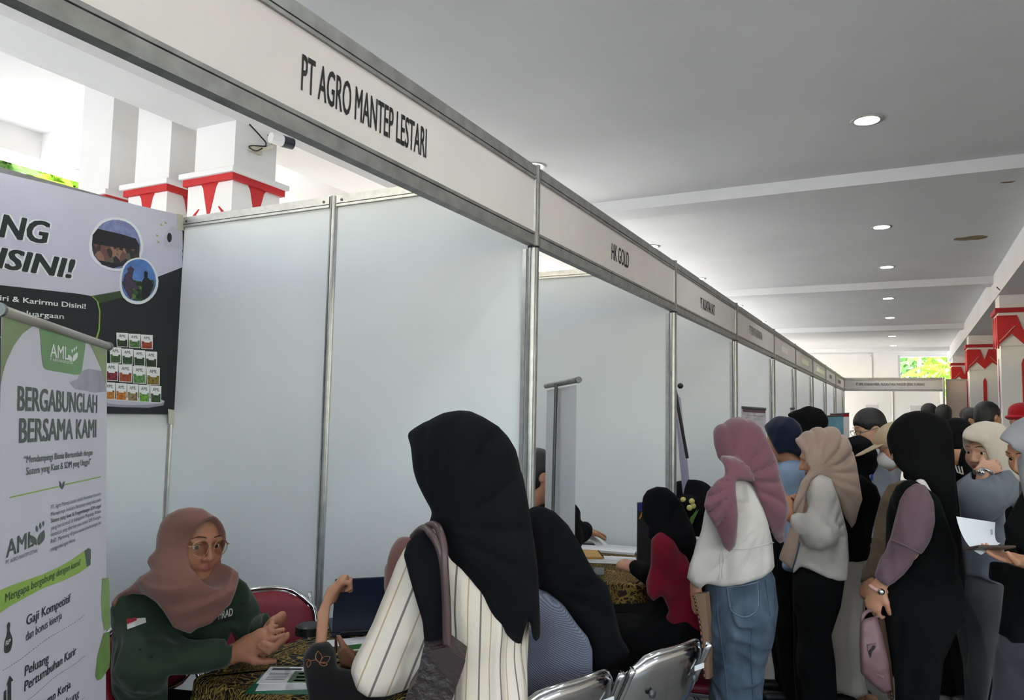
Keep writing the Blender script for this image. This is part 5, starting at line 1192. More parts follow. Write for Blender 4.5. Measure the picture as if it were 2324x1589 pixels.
rootI, JI = standing('woman in cream hijab and blue-grey shirt, hand raised to her head', 2235, 3.56, 958, 215, headpx=(2238, 1024, 3.55), headdir=IMG(-.86, -.38)+V(0, 0, -.12), pose=poseI, vox=.0085, face=True, sk=SK_LT, eye=True,
    hands=[lambda J: dict(wr=J['wrL']+V(0, 0, .01), d=unit(g2(850, 385, 3.42)-g2(742, 418, 3.37)), pn=unit(RC[2]-RC[1]*.6), side=1, curl=(.18, .18, .2, .25), thumb=.15, s=.9)], bfine=lambda J: [(J['wrL']-V(.06, .08, .05), J['wrL']+V(.16, .14, .1), .005), (J['hf'][0]-.12, J['hf'][0]+.12, .0045)],
    garments=[('trousers', g_pants((.13, .12, .13)), C_GRY, Z2([(640, 940), (720, 920), (860, 960), (852, 1020), (832, 1200), (802, 1400), (765, 1589), (760, 1800), (650, 1800), (650, 1589), (640, 1400), (608, 1250), (640, 1150)]), fw(75, .007, 22, (1, 1, .3))),
              ('shirt', lambda sd, J: (torso(sd, J, .045, .15), sd.cone(J['shL'], J['elL'], .085, .09, .05), sd.cone(J['elL'], g2(738, 482, 3.36), .085, .055, .03), sd.cone(J['shR'], J['elR'], .07, .06, .05), sd.cone(J['elR'], J['wrR'], .06, .05, .03), sd.cone(J['waist'], J['hip'], .17, .18, .05)), C_BGR, Z2([(606, 480), (640, 455), (684, 425), (684, 470), (755, 462), (765, 440), (880, 415), (925, 480), (922, 575), (852, 622), (862, 740), (850, 800), (850, 1020), (720, 962), (646, 955), (638, 850), (622, 620)]), ffw(76, g2(720, 600, 3.3), 18, .014, .1, .008)),
              ('hijab', hjI, C_CRM, Z2([(634, 222), (640, 195), (680, 178), (760, 167), (830, 177), (880, 208), (902, 300), (925, 400), (950, 480), (905, 478), (830, 430), (770, 440), (700, 400), (690, 385), (640, 300)]), ffw(77, g2(740, 400, 3.5), 16, .016, .4))])
wI = empty('wristwatch', JI['wrL'], 'silver wristwatch on the raised wrist of the woman in cream hijab', 'watch')
band(wI, g2(740, 430, 3.36), unit(J_ax := (g2(722, 400, 3.38)-g2(722, 460, 3.35))), .033, M_CHROME, th=.008); MB().sph(g2(732, 430, 3.325), (.016, .016, .016), 12).build('dial', M_CHROME, wI, smooth=True)
# ---- J: grey hijab, black shirt, holding phone and paper, cut by the right edge
def poseJ(J):
    J['shR'] = P(2350, 1170, 2.9); J['shL'] = P(2440, 1150, 2.75); J['elL'] = P(2400, 1320, 2.62); J['wrL'] = P(2325, 1275, 2.72); J['elR'] = P(2310, 1320, 2.95); J['wrR'] = P(2290, 1270, 3.0)
rootJ, JJ = standing('woman at the right edge in grey hijab and black shirt looking down at a phone', 2385, 2.86, 945, 215, headpx=(2345, 1025, 2.84), headdir=IMG(-.93, -.25)+V(0, 0, -.42), pose=poseJ, vox=.0085, face=True, sk=SK_TAN, eye=True,
    hands=[lambda J: dict(wr=J['wrL'], d=unit(P(2240, 1255, 2.74)-J['wrL']), pn=unit(RC[1]-RC[2]*.2), side=-1, curl=(.15, .18, .2, .25), thumb=.3)], bfine=lambda J: [(J['wrL']-V(.18, .1, .06), J['wrL']+V(.06, .1, .06), .005), (J['hf'][0]-.12, J['hf'][0]+.12, .005)],
    garments=[('trousers', g_pants((.14, .13, .13)), cloth('charcoal_trouser_cloth', rgb(78, 78, 84), bscale=200), Z2([(826, 1240), (1100, 1200), (1200, 1300), (1200, 2000), (760, 2000), (755, 1589), (778, 1400)]), fw(78, .007, 22, (1, 1, .3))),
              ('shirt', lambda sd, J: (torso(sd, J, .05, .2), sd.cone(J['shL'], J['elL'], .08, .07, .05), sd.cone(J['elL'], P(2350, 1285, 2.70), .065, .05, .03), sd.cone(J['shR'], J['elR'], .09, .08, .05), sd.cone(J['waist'], J['hip'], .18, .19, .05)), C_BLACK2, Z2([(846, 700), (880, 640), (920, 560), (960, 500), (1300, 450), (1350, 1300), (950, 1300), (890, 1300), (820, 1252), (835, 1150), (850, 1000), (720, 960), (716, 870), (770, 880), (850, 890), (950, 900), (950, 830), (860, 790)]), fw(79, .007, 30)),
              ('hijab', g_hijab(1.05, .25, .2, .022, .13), cloth('light_grey_hijab', rgb(138, 137, 143), bscale=260, var=.05, sheen=.2), Z2([(823, 262), (835, 235), (860, 208), (900, 172), (950, 148), (1050, 120), (1200, 200), (1300, 600), (960, 600), (945, 540), (930, 470), (905, 360), (880, 290), (850, 275)]), fw(80, .006, 30, (1, 1, .5)))])
ph = empty('mobile_phone', g2(780, 815, 2.7), 'dark mobile phone held flat over a sheet of paper at the right edge', 'phone')
c0, ux, uy = g2(775, 815, 2.70), unit(g2(840, 800, 2.72)-g2(715, 800, 2.70)), unit(RC[2]*.85-RC[1]*.35)
MB().box((-.078, -.036, -.004), (.078, .036, .004), .003, frame(c0, tuple(ux), tuple(uy))).build('case', mat('brown_phone_case', rgb(72, 56, 50), .4), ph); MB().box((-.074, -.033, .004), (.074, .033, .005), 0, frame(c0, tuple(ux), tuple(uy))).build('screen', mat('phone_glass', rgb(16, 16, 18), .08), ph)
M_PAP = mat('white_paper', rgb(232, 232, 236), .7); M_PRN = mat('grey_print', rgb(150, 152, 158), .8)
pa = empty('paper_sheet', g2(710, 750, 2.76), 'curled white printed sheet held with the phone at the right edge', 'paper')
def curl(c00, c10, c01, c11, sag, n=8):
    """bilinear patch with a bulge along u"""
    out = []
    for i in range(n+1):
        t = i/n; out.append([(c00*(1-s)+c10*s)*(1-t)+(c01*(1-s)+c11*s)*t+np.array(sag)*4*t*(1-t) for s in np.linspace(0, 1, n+1)])
    return out
sheet(pa, 'sheet', curl(g2(605, 655, 2.80), g2(805, 685, 2.90), g2(732, 850, 2.70), g2(832, 790, 2.76), -RC[1]*.022+RC[0]*-.01), M_PAP)
MB().poly([g2(x, y, 2.775) for x, y in ((780, 722), (790, 720), (793, 748), (783, 748))], RC[2]*.002).build('print_mark', M_PRN, pa)

# ---- K: black hijab, cream wide trousers, between the beige-pink and black hijabs
def poseK(J):
    J['shL'] = g2(100, 520, 4.05); J['shR'] = g2(150, 520, 4.4); J['elL'] = g2(80, 740, 4.0); J['wrL'] = g2(110, 800, 4.05); J['elR'] = g2(190, 760, 4.4); J['wrR'] = g2(160, 800, 4.3)
standing('woman in black hijab and wide cream trousers, beside the beige-pink hijab', 1952, 4.15, 985, 200, headpx=(1946, 1050, 4.15), headdir=IMG(-.6, .75)+V(0, 0, -.2), pose=poseK, vox=.010, face=False,
    hands=[lambda J: dict(wr=J['wrL'], d=IMG(-.9, .3), pn=(0, 0, -1), side=-1)],
    garments=[('trousers', g_pants((.14, .15, .17)), cloth('cream_wide_trousers', rgb(186, 176, 166), bscale=200, var=.04), Z2([(-40, 860), (140, 860), (145, 960), (142, 1160), (122, 1250), (122, 1400), (158, 1560), (100, 1580), (-10, 1545), (-60, 1540), (-30, 1200)]), fw(82, .012, 30, (1, 1, .15))),
              ('tunic', lambda sd, J: (g_top(.05, (.07, .06, .05), .25)(sd, J), sd.cone(J['waist'], J['hip'], .18, .2, .05)), C_BLACK2, Z2([(-40, 500), (120, 440), (200, 500), (222, 560), (185, 700), (155, 878), (100, 890), (-40, 890)]), fw(83, .006, 30)),
              ('hijab', g_hijab(1.05, .4, .25, .0, .14), C_BLACK, Z2([(-20, 260), (20, 215), (60, 214), (110, 226), (170, 268), (206, 330), (207, 400), (185, 440), (155, 440), (200, 520), (215, 600), (120, 800), (-30, 800), (-40, 400)]), fw(84, .006, 30, (1, 1, .5)))])
# ---- L: tan cap, white face mask, brown cardigan
def poseL(J):
    J['shL'] = g2(300, 560, 3.6); J['shR'] = g2(330, 540, 3.9); J['elL'] = g2(225, 780, 3.55); J['wrL'] = g2(180, 960, 3.55); J['elR'] = g2(300, 780, 3.9); J['wrR'] = g2(250, 950, 3.85)
rootL, JL = standing('person in tan cap, white face mask and brown cardigan, behind the long black hijab', 2040, 3.72, 960, 205, headpx=(2040, 1016, 3.72), headdir=IMG(-.95, .2)+V(0, 0, -.25), pose=poseL, vox=.009, face=True,
    hands=[lambda J: dict(wr=J['wrL'], d=unit(IMG(-.5, 0)-V(0, 0, .8)), pn=RC[0], side=1, curl=(.6, .6, .6, .6))],
    garments=[('trousers', g_pants((.11, .09, .08)), C_BLACK2, Z2([(220, 900), (500, 900), (500, 2000), (300, 2000), (290, 1300), (250, 1100)]), None),
              ('cardigan', lambda sd, J: (g_top(.035, (.07, .062, .05), .15)(sd, J)), cloth('brown_crinkle_cloth', rgb(110, 92, 76), bump=.6, bscale=90), Z2([(112, 1000), (125, 930), (165, 850), (190, 680), (222, 560), (262, 492), (330, 470), (420, 470), (500, 600), (500, 1000), (260, 1020), (175, 960)]), fw(85, .010, 40)),
              ('hair', lambda sd, J: (sd.ell((0, -.02, .03), (.085, .10, .095), J['hf'], .02), sd.ell((0, -.05, -.06), (.07, .06, .07), J['hf'], .03), sd.ell((0, .12, -.03), (.08, .1, .09), J['hf'], .01, -1)), M_HAIR, Z2([(238, 200), (420, 150), (420, 420), (300, 420), (262, 330)]), None)])
hfL = JL['hf']; GL = lambda q: hfL[0]+hfL[1] @ np.array(q, float)
cp_ = empty('peaked_cap', GL((0, 0, .06)), 'tan peaked cap worn by the person with white face mask', 'cap'); M_TAN = cloth('tan_cotton', rgb(186, 164, 136))
sd = SD(); sd.ell((0, -.012, .045), (.092, .11, .085), hfL, .01); sd.lc(hfL, (-.3, 0, -.17), (.3, 0, -.17), .19, .19, .005, op=-1); garment('crown', cp_, sd, M_TAN, .007)
sd = SD(); sd.lc(hfL, (0, .09, .032), (0, .165, .012), .062, .045, .02, ((0, .25, 1), .13)); garment('peak', cp_, sd, M_TAN, .005)
mk = empty('face_mask', GL((0, .09, -.05)), 'white cloth face mask worn below the tan cap', 'mask'); M_MSK = cloth('white_mask_cloth', rgb(214, 212, 212))
sd = SD(); sd.ell((0, .055, -.045), (.060, .058, .050), hfL, .02); sd.ell((0, .03, -.04), (.055, .055, .055), hfL, .005, -1); garment('mask_panel', mk, sd, M_MSK, .006)
MB().tube(smoothcurve([GL((-.062, .06, -.03)), GL((-.075, .02, -.01)), GL((-.078, -.012, .015))], 5), .002, 5).build('ear_loop', M_MSK, mk)
# ---- M: person with glasses, greying hair, light shirt with blue lanyard
def hair_short(sd, J, s=1., v=0.):
    E = lambda c, r, k=.02, op=1: sd.ell(np.array(c)*s, np.array(r)*s, J['hf'], k, op)
    E((0, -.018, .036), (.086, .104, .094)); E((0, -.045, -.03), (.074, .072, .07), .03); E((0, .112, -.03), (.085, .075, .082), .012, -1); E((0, .05, -.12), (.08, .1, .06), .01, -1)
    for q in (-1, 1): E((q*.082, .01, -.02), (.025, .032, .036), .01, -1)
    if v: E((0, .06, .105), (.05, .04, .03), .03)
def simple(label, px, D, top, ang, headdir, topm, pantm=None, hair='short', hm=None, face=True, vox=.012, trim_h=None, s=1., pose=None, ears=True, sk=SK_TAN, hy=None, skirt=False, headpx=None, eye=False, extra=()):
    gs = [('trousers', g_pants((.11, .09, .08)) if not skirt else g_skirt(), pantm or C_BLACK2, None, fw(int(px), .006)), ('shirt', g_top(.03, (.06, .055, .045), .12), topm, None, fw(int(px)+1, .006))]
    if hair == 'short': gs.append(('hair', lambda sd, J: hair_short(sd, J, s), hm or M_HAIR, trim_h, None))
    elif hair == 'hijab': gs.append(('hijab', g_hijab(1.02, .32, .2, .008, .13), hm or C_BLACK, trim_h, fw(int(px)+2, .006, 30, (1, 1, .5))))
    gs += list(extra)
    return standing(label, px, D, top, ang, headpx=headpx, headdir=headdir, garments=gs, face=face, vox=vox, ears=ears and hair == 'short', sk=sk, pose=pose, eye=eye)
C_LSH = cloth('pale_grey_blue_shirt', rgb(176, 182, 194))
rM, JM = simple('older person with thin glasses, greying black hair and blue lanyard, behind the crowd', 1985, 4.9, 935, 210, IMG(-.95, -.1)+V(0, 0, -.35), C_LSH, headpx=(1972, 972, 4.9), sk=SK_LT, vox=.011, eye=True)
hfM = JM['hf']; GM = lambda q: hfM[0]+hfM[1] @ np.array(q, float)
gm = empty('glasses', GM((0, .1, 0)), 'thin dark-rimmed glasses on the older person with greying hair', 'glasses')
for q in (-1, 1):
    MB().tube([GM((q*(.033+.023*cos(a)), .1, .0+.018*sin(a))) for a in np.linspace(0, 2*pi, 20, endpoint=False)], .0018, 5, closed=True).build('rim', M_DARKMET, gm, smooth=True)
    MB().tube([GM((q*.056, .098, .004)), GM((q*.08, .06, .004)), GM((q*.086, -.01, 0))], .002, 5).build('temple', M_DARKMET, gm)
MB().tube([GM((-.01, .1, .004)), GM((.01, .1, .004))], .0018, 5).build('bridge', M_DARKMET, gm)
ln = empty('lanyard', g2(190, 430, 4.7), 'blue lanyard hanging on a pale shirt behind the crowd', 'lanyard')
MB().tube(smoothcurve([g2(212, 350, 4.74), g2(205, 380, 4.72), g2(178, 440, 4.70), g2(176, 470, 4.70)], 6), .008, 6).build('cord', mat('blue_webbing', rgb(58, 74, 170), .7), ln, smooth=True)
# ---- N: navy hijab, light blue shirt ; O: black hijab beyond
simple('woman in navy hijab and pale blue shirt, behind the mauve-pink hijab', 1790, 4.35, 948, 200, IMG(-.7, .7)+V(0, 0, -.25), cloth('pale_blue_shirt', rgb(150, 172, 204)), hair='hijab', hm=cloth('navy_hijab', rgb(26, 32, 52)), headpx=(1776, 1000, 4.3), face=False, vox=.011,
       trim_h=Z1([(445, 150), (455, 130), (490, 105), (530, 93), (570, 95), (600, 110), (640, 150), (660, 220), (655, 330), (600, 300), (560, 290), (520, 305), (490, 250), (460, 190)]))
simple('person in black hijab or cap, farther behind the navy hijab', 1834, 5.2, 925, 200, IMG(-.7, .7), C_BLACK2, hair='hijab', headpx=(1833, 968, 5.2), face=False, vox=.012)
# ---- P: black hijab, hand to mouth, printed black shirt
def poseP(J): J['elL'] = g2(700, 480, 4.15); J['wrL'] = g2(655, 345, 4.2)
rP, JP = standing('woman in black hijab behind the cream hijab, hand raised to her face', 2172, 4.4, 948, 225, headpx=(2170, 1000, 4.4), headdir=IMG(-.95, -.2), pose=poseP, vox=.010, face=False,
    hands=[lambda J: dict(wr=J['wrL'], d=IMG(-1, .1), pn=unit(RC[2]), side=1, curl=(.3, .3, .3, .3))],
    garments=[('trousers', g_pants((.12, .11, .11)), C_BLACK2, None, fw(91, .006)), ('shirt', g_top(.035, (.065, .06, .05), .15), C_BLACK2, None, fw(92, .006)), ('hijab', g_hijab(1.03, .3, .1, .0, .13), C_BLACK, Z2([(545, 160), (590, 150), (640, 155), (680, 180), (690, 320), (590, 318), (560, 250)]), fw(93, .006))])
for k in range(4): MB().tube([g2(600+k*16, 395+k*3, 4.16), g2(612+k*14, 430+k*4, 4.15), g2(640+k*6, 440+k*2, 4.15)], .004, 5).build('white_print', M_WHT, rP)
# ---- far heads
simple('young man with tousled black hair, in front of the painted column', 2246, 6.2, 915, 60, IMG(.9, .2), C_GRY, headpx=(2244, 946, 6.2), vox=.014)
C_RD = cloth('red_hat_cloth', rgb(176, 34, 44))
rR, JR = simple('man in a red bucket hat at the right edge of the crowd', 2318, 6.4, 925, 230, IMG(-.7, -.3), C_BLACK2, headpx=(2318, 950, 6.4), vox=.014)
ht = empty('bucket_hat', JR['head'], 'red bucket hat at the right edge of the crowd', 'hat'); hr = JR['hf']
sd = SD(); sd.ell((0, -.01, .06), (.095, .11, .075), hr, .01); sd.lc(hr, (-.3, 0, -.19), (.3, 0, -.19), .22, .22, .005, op=-1); sd.lc(hr, (0, -.01, .03), (0, -.01, .015), .095, .125, .02, ((0, 0, 1), .35)); garment('crown', ht, sd, C_RD, .008)
simple('person with short brown hair deep in the crowd', 2197, 8.5, 936, 120, IMG(.2, .9), C_BLACK2, headpx=(2196, 950, 8.5), hm=mat('brown_hair', rgb(64, 40, 36), .6), vox=.016, face=False)
simple('person with black hair at the far end, left of two', 2105, 9.5, 921, 120, IMG(-.2, .9), C_BLACK2, headpx=(2106, 938, 9.5), vox=.016, face=False)
simple('person with black hair at the far end, right of two', 2140, 9.0, 927, 120, IMG(.1, .9), C_GRY, headpx=(2140, 942, 9.0), vox=.016, face=False)
simple('person behind the brown-haired head, face partly showing', 2212, 8.0, 938, 250, IMG(.4, -.8), C_GRY, headpx=(2212, 953, 8.0), vox=.016)
# ---- V: man seated in the second booth, mostly hidden by the roll-up banner
def build_V():
    p = P(1235, 1300, 3.75); root = person('seated man in black jacket and white collar, half hidden behind the plain roll-up banner', p[0], p[1])
    J = skel(p[0], p[1], 10, 1.66, sit=.46, lean=.1); J['head'] = P(1222, 1078, 3.7); hf = hframe(J['head'], IMG(.9, .3)+V(0, 0, -.15)); J['hf'] = hf
    J['wrR'] = PZ(Z7, 335, 815, 3.95); J['elR'] = PZ(Z7, 250, 850, 3.75)
    d = unit(PZ(Z7, 420, 830, 4.05)-J['wrR'])
    bodymesh(root, J, hf, True, True, hands=[dict(wr=J['wrR'], d=d, pn=(0, 0, -1), side=-1, curl=(.12, .12, .15, .2), thumb=.1)], m=SK_TAN, h=.012, fine=[(J['wrR']-.05, J['wrR']+V(.2, .2, .06), .006), (hf[0]-.12, hf[0]+.12, .007)])
    sd = SD(); hair_short(sd, J); garment('hair', root, sd, M_HAIR, .008)
    sd = SD(); g_top(.03, (.065, .06, .048), .05)(sd, J); garment('jacket', root, sd, C_BLACK2, .010, fold=fw(95)(J))
    sd = SD(); c = J['neck']; sd.cone(c-V(0, 0, .03), c+V(0, 0, .02), .085, .068, .01); sd.cone(c+J['f']*.05-V(0, 0, .02), c+J['f']*.10-V(0, 0, .2), .05, .03, .02); garment('shirt_collar', root, sd, M_WHT, .008)
    sd = SD()
    for n in 'LR': leg(sd, J, n, .09, .075, .065); sd.cone(J['hip'], J['hp'+n], .12, .1, .03)
    garment('trousers', root, sd, C_BLACK2, .018); shoes(root, J)
build_V()
# ---- W: seated, dark hijab, beyond the red sweater
def build_W():
    p = P(1600, 1420, 4.75); root = person('seated person in black hijab beyond the red sweater', p[0], p[1])
    J = skel(p[0], p[1], 190, 1.55, sit=.45, lean=.2); J['head'] = P(1590, 1175, 4.7); hf = hframe(J['head'], IMG(-.8, .5)+V(0, 0, -.3)); J['hf'] = hf
    bodymesh(root, J, hf, False, m=SK_TAN, h=.016)
    sd = SD(); g_top(.03)(sd, J); garment('shirt', root, sd, C_BLACK2, .012)
    sd = SD()
    for n in 'LR': leg(sd, J, n, .09, .075, .065); sd.cone(J['hip'], J['hp'+n], .12, .1, .03)
    garment('trousers', root, sd, C_BLACK2, .018); shoes(root, J)
    sd = SD(); g_hijab(1.0, .25, .2, 0, .13)(sd, J); garment('hijab', root, sd, C_BLACK, .011)
build_W()
# ------------------------------------------------------------------ printed banners
class Plane:
    """a printed surface: pixel -> point on the plane, lifted towards the viewer by small steps"""
    def __init__(s, o, n): s.o = np.array(o, float); s.n = unit(n)
    def at(s, px, py, lift=0.):
        d = ray(px, py); q = s.o+s.n*lift*.4; t = ((q-CAM)@s.n)/(d@s.n); return CAM+d*t
def zz(o, sc): return lambda x, y: (o[0]+x/sc, o[1]+y/sc)
def pprint(pl, zf, name, pts, m, parent, lift, smooth=0):
    q = [pl.at(*zf(x, y), lift) for x, y in pts]
    if smooth: q = smoothcurve(q+[q[0]], smooth)[:-1]
    return MB().poly(q).build(name, m, parent)
def ptext(pl, zf, body, a, b, top, m, parent, lift, bold=.0, shear=0., name='lettering'):
    """a, b = baseline ends; top = a point at cap height above a"""
    A, B, T = pl.at(*zf(*a), lift), pl.at(*zf(*b), lift), pl.at(*zf(*top), lift)
    x = unit(B-A); y = np.cross(pl.n, x)
    return text(name, body, frame(A, tuple(x), tuple(y)), abs((T-A)@y), m, parent, width=np.linalg.norm(B-A), bold=bold, depth=0., shear=shear)
M_LIL = mat('banner_lilac_white', rgb(206, 204, 222), .35, var=.05, vscale=3, bump=.05, bscale=5)
M_BDARK = mat('banner_black', rgb(24, 28, 31), .3, bump=.06, bscale=5)
M_LIME = mat('banner_lime', rgb(140, 176, 66), .4); M_GRN = mat('banner_green', rgb(92, 140, 74), .4, var=.1, vscale=4); M_GRND = mat('banner_dark_green', rgb(58, 78, 44), .4, var=.15, vscale=5)
M_DTX = mat('banner_dark_text', rgb(38, 48, 46), .5); M_DTX2 = mat('banner_grey_green_text', rgb(70, 84, 76), .5); M_WTX = mat('banner_white_text', rgb(232, 234, 236), .4)
def photo_mat(name, cols, scale, stretch=(1, 1, 1)):
    m, t, b = newmat(name); N, L = t.nodes, t.links; tc = N.new('ShaderNodeTexCoord'); mp = N.new('ShaderNodeMapping'); mp.inputs['Scale'].default_value = stretch
    v = N.new('ShaderNodeTexVoronoi'); v.inputs['Scale'].default_value = scale; L.new(tc.outputs['Object'], mp.inputs[0]); L.new(mp.outputs[0], v.inputs[0])
    s = N.new('ShaderNodeSeparateColor'); L.new(v.outputs['Color'], s.inputs[0]); r = N.new('ShaderNodeValToRGB'); r.color_ramp.interpolation = 'CONSTANT'; L.new(s.outputs[0], r.inputs[0])
    cr = r.color_ramp
    for i, c in enumerate(cols):
        if i < 2: e = cr.elements[i]; e.position = i/len(cols)
        else: e = cr.elements.new(i/len(cols))
        e.color = (*c, 1)
    L.new(r.outputs[0], b.inputs['Base Color']); b.inputs['Roughness'].default_value = .4; return m
def blob(cx, cy, rx, ry, n=20, w=.06, ph=0.): return [(cx+rx*(1+w*sin(3*a+ph))*cos(a), cy+ry*(1+w*sin(2*a+1+ph))*sin(a)) for a in np.linspace(0, 2*pi, n, endpoint=False)]
def leaf_logo(pl, zf, c, s, m, parent, lift, rot=0.):
    for a, L, w, ox, oy in ((2.05, 46, 11, -2, 0), (1.12, 60, 12, 4, 0), (1.6, 26, 4.5, 0, -48), (1.5, 25, 4, 11, -58), (1.4, 22, 3.5, 21, -68)):
        a += rot
        pts = [(c[0]+s*(ox+L*t*cos(a)-w*q*sin(pi*t)*sin(a)), c[1]+s*(oy-L*t*sin(a)-w*q*sin(pi*t)*cos(a))) for q, ts in ((1, np.linspace(0, 1, 8)), (-1, np.linspace(1, 0, 8)[1:-1])) for t in ts]
        pprint(pl, zf, 'logo_leaf', pts, m, parent, lift)
# ---- wall banner in the first booth
def wall_banner():
    pl = Plane((XB+.026, 0, 0), (1, 0, 0)); zf = zz((0, 450), 3.1156)
    e = empty('wall_banner', (XB+.03, 1.6, 1.53), 'large printed vinyl banner with bold italic lettering and photos on the booth back wall', 'banner')
    y0, y1 = .75, pl.at(412, 700)[1]
    # sheet with gentle creases
    nx, nz = 40, 16; zt_, zb_ = 2.475, 1.535; g = []
    w = wob(7, 7, 5)
    for i in range(nz+1):
        z = zb_+(zt_-zb_)*i/nz; g.append([(XB+.024, y0+(y1-y0)*j/nx, z) for j in range(nx+1)])
    sheet(e, 'sheet', g, M_BDARK)
    box('backing', (XB+.006, y0, zb_), (XB+.022, y1, zt_), M_BDARK, e)
    up = [(-560, -260)]
    def add(nm, pts, m, lift, sm=0): return pprint(pl, zf, nm, pts, m, e, lift, sm)
    add('upper_field', [(-560, -320), (0, -182), (300, -112), (700, -16), (1010, 58), (1250, 112), (1285, 200), (1290, 488), (1105, 560), (850, 655), (650, 692), (560, 676), (0, 614), (-560, 540)], M_LIL, .001)
    add('green_fold', [(640, 692), (850, 655), (905, 690), (700, 745)], M_GRND, .0016)
    add('green_outline', [(-560, 560), (0, 622), (600, 690), (660, 695), (695, 730), (711, 800), (706, 930), (690, 990), (600, 1000), (-300, 980)], M_LIME, .0018)
    add('dark_box', [(-560, 548), (0, 614), (600, 683), (650, 695), (685, 730), (701, 800), (696, 930), (678, 985), (600, 993), (-300, 970)], M_BDARK, .0026)
    for body, a, b, top in (('NG', (0, 270), (345, 322), (42, 118)), ('DISINI!', (-225, 458), (520, 566), (-180, 318))):
        ptext(pl, zf, body, a, b, top, M_WTX, e, .0022, bold=.11, shear=.2, name='lettering_halo')
        ptext(pl, zf, body, a, b, top, M_DTX, e, .003, bold=.045, shear=.2)
    ptext(pl, zf, 'iri & Karirmu Disini!', (0, 722), (605, 782), (0, 684), M_WTX, e, .0034, bold=.02)
    ptext(pl, zf, 'Kekeluargaan', (5, 815), (450, 853), (5, 778), M_WTX, e, .0034, bold=.008)
    # photographs
    add('photo_border', blob(820, 325, 193, 195, 26, .03), M_WTX, .0030)
    add('photo_roof', blob(822, 325, 172, 178, 26, .03), mat('photo_roof', rgb(128, 134, 178), .4, var=.25, vscale=40), .0034)
    add('photo_crowd_dark', [(655, 260), (690, 215), (850, 252), (960, 285), (985, 330), (985, 420), (900, 470), (800, 495), (720, 470), (665, 400), (650, 330)], mat('photo_shadow', rgb(30, 26, 32), .4), .0038)
    add('photo_crowd', [(655, 320), (800, 345), (985, 365), (985, 420), (900, 470), (850, 465), (700, 440), (668, 400)], photo_mat('photo_crowd', [rgb(60, 48, 46), rgb(150, 110, 92), rgb(92, 92, 78), rgb(40, 36, 40), rgb(112, 76, 70)], 46, (1, 1, .6)), .0042)
    add('photo_border', blob(978, 585, 138, 172, 26, .04, 1.), M_WTX, .0046)
    add('photo_sky', blob(978, 580, 122, 155, 26, .04, 1.), mat('photo_sky', rgb(88, 130, 196), .4, var=.35, vscale=12), .005)
    add('photo_field', [(860, 590), (930, 575), (1000, 590), (1090, 575), (1085, 640), (1050, 700), (1000, 728), (940, 720), (890, 660)], photo_mat('photo_field', [rgb(60, 92, 48), rgb(36, 60, 34), rgb(96, 128, 62), rgb(26, 40, 28)], 60), .0054)
    add('farmer', [(880, 540), (905, 520), (900, 495), (925, 480), (950, 500), (945, 520), (935, 560), (960, 620), (985, 630), (975, 645), (930, 640), (935, 700), (920, 715), (880, 640), (872, 580)], mat('photo_plum', rgb(74, 58, 78), .5, var=.3, vscale=60), .0058)
    add('visitor', [(1005, 585), (1020, 560), (1018, 520), (1035, 512), (1046, 530), (1043, 560), (1075, 590), (1080, 630), (1050, 690), (1020, 720), (1000, 700), (1003, 640)], mat('photo_black', rgb(22, 24, 28), .5), .0058)
    # megaphone
    add('megaphone_horn', [(1155, 325), (1165, 270), (1195, 215), (1222, 197), (1290, 235), (1292, 365), (1215, 345), (1165, 345)], mat('megaphone_white', rgb(196, 194, 208), .4), .0030)
    add('megaphone_mouth', blob(1198, 278, 17, 34, 14, .0), M_BDARK, .0036); add('megaphone_grip', [(1262, 410), (1280, 385), (1292, 380), (1292, 405), (1275, 425)], MATS['megaphone_white'], .003)
    for x, y in ((1112, 262), (1120, 308), (1142, 186), (1172, 172)): add('spark', [(x-9, y-8), (x+12, y+4), (x-6, y+9)], M_LIME, .003)
    # seed packets on a round stand
    add('stand_top', blob(950, 1437, 214, 26, 24, 0), mat('stand_white', rgb(190, 190, 204), .4), .0028); add('stand_side', [(745, 1440), (1163, 1440), (1155, 1465), (1050, 1482), (860, 1478), (745, 1470)], mat('stand_shade', rgb(150, 150, 166), .4), .0026)
    rows = [(950, 822, 1083, 3, 100, 7), (1052, 775, 1113, 4, 112, 10), (1165, 740, 1133, 4, 124, 10), (1300, 735, 1143, 5, 122, 6)]
    pc = [rgb(44, 60, 34), rgb(84, 120, 62), rgb(150, 62, 40), rgb(70, 96, 52), rgb(52, 82, 46), rgb(44, 66, 40), rgb(48, 52, 30), rgb(120, 38, 52), rgb(150, 72, 44), rgb(96, 140, 80), rgb(128, 110, 48), rgb(180, 120, 50), rgb(190, 112, 40), rgb(140, 120, 84), rgb(104, 150, 60), rgb(48, 78, 42)]; k = 0
    for (yt, xl, xr, n, hh, sl) in rows:
        wd_ = (xr-xl)/n
        for i in range(n):
            x = xl+i*wd_; y = yt+sl*i; 
            pk = add('seed_packet', [(x, y), (x+wd_-2, y+4), (x+wd_-4, y+hh+4), (x+4, y+hh)], M_WTX, .0032+.0001*(i % 2))
            m = mat('packet_picture_%d' % k, pc[k], .4, var=.6, vscale=90)
            pprint(pl, zf, 'picture', [(x+6, y+hh*.46), (x+wd_-8, y+hh*.46+4), (x+wd_-8, y+hh*.97+3), (x+8, y+hh*.97)], m, pk, .0037)
            pprint(pl, zf, 'picture_label', [(x+wd_*.25, y+hh*.44), (x+wd_*.75, y+hh*.44+3), (x+wd_*.72, y+hh*.55+3), (x+wd_*.28, y+hh*.55)], M_WTX, pk, .0042)
            ptext(pl, zf, 'AML', (x+wd_*.22, y+hh*.32), (x+wd_*.78, y+hh*.32+3), (x+wd_*.22, y+hh*.13), M_DTX, pk, .004, bold=.01); k += 1
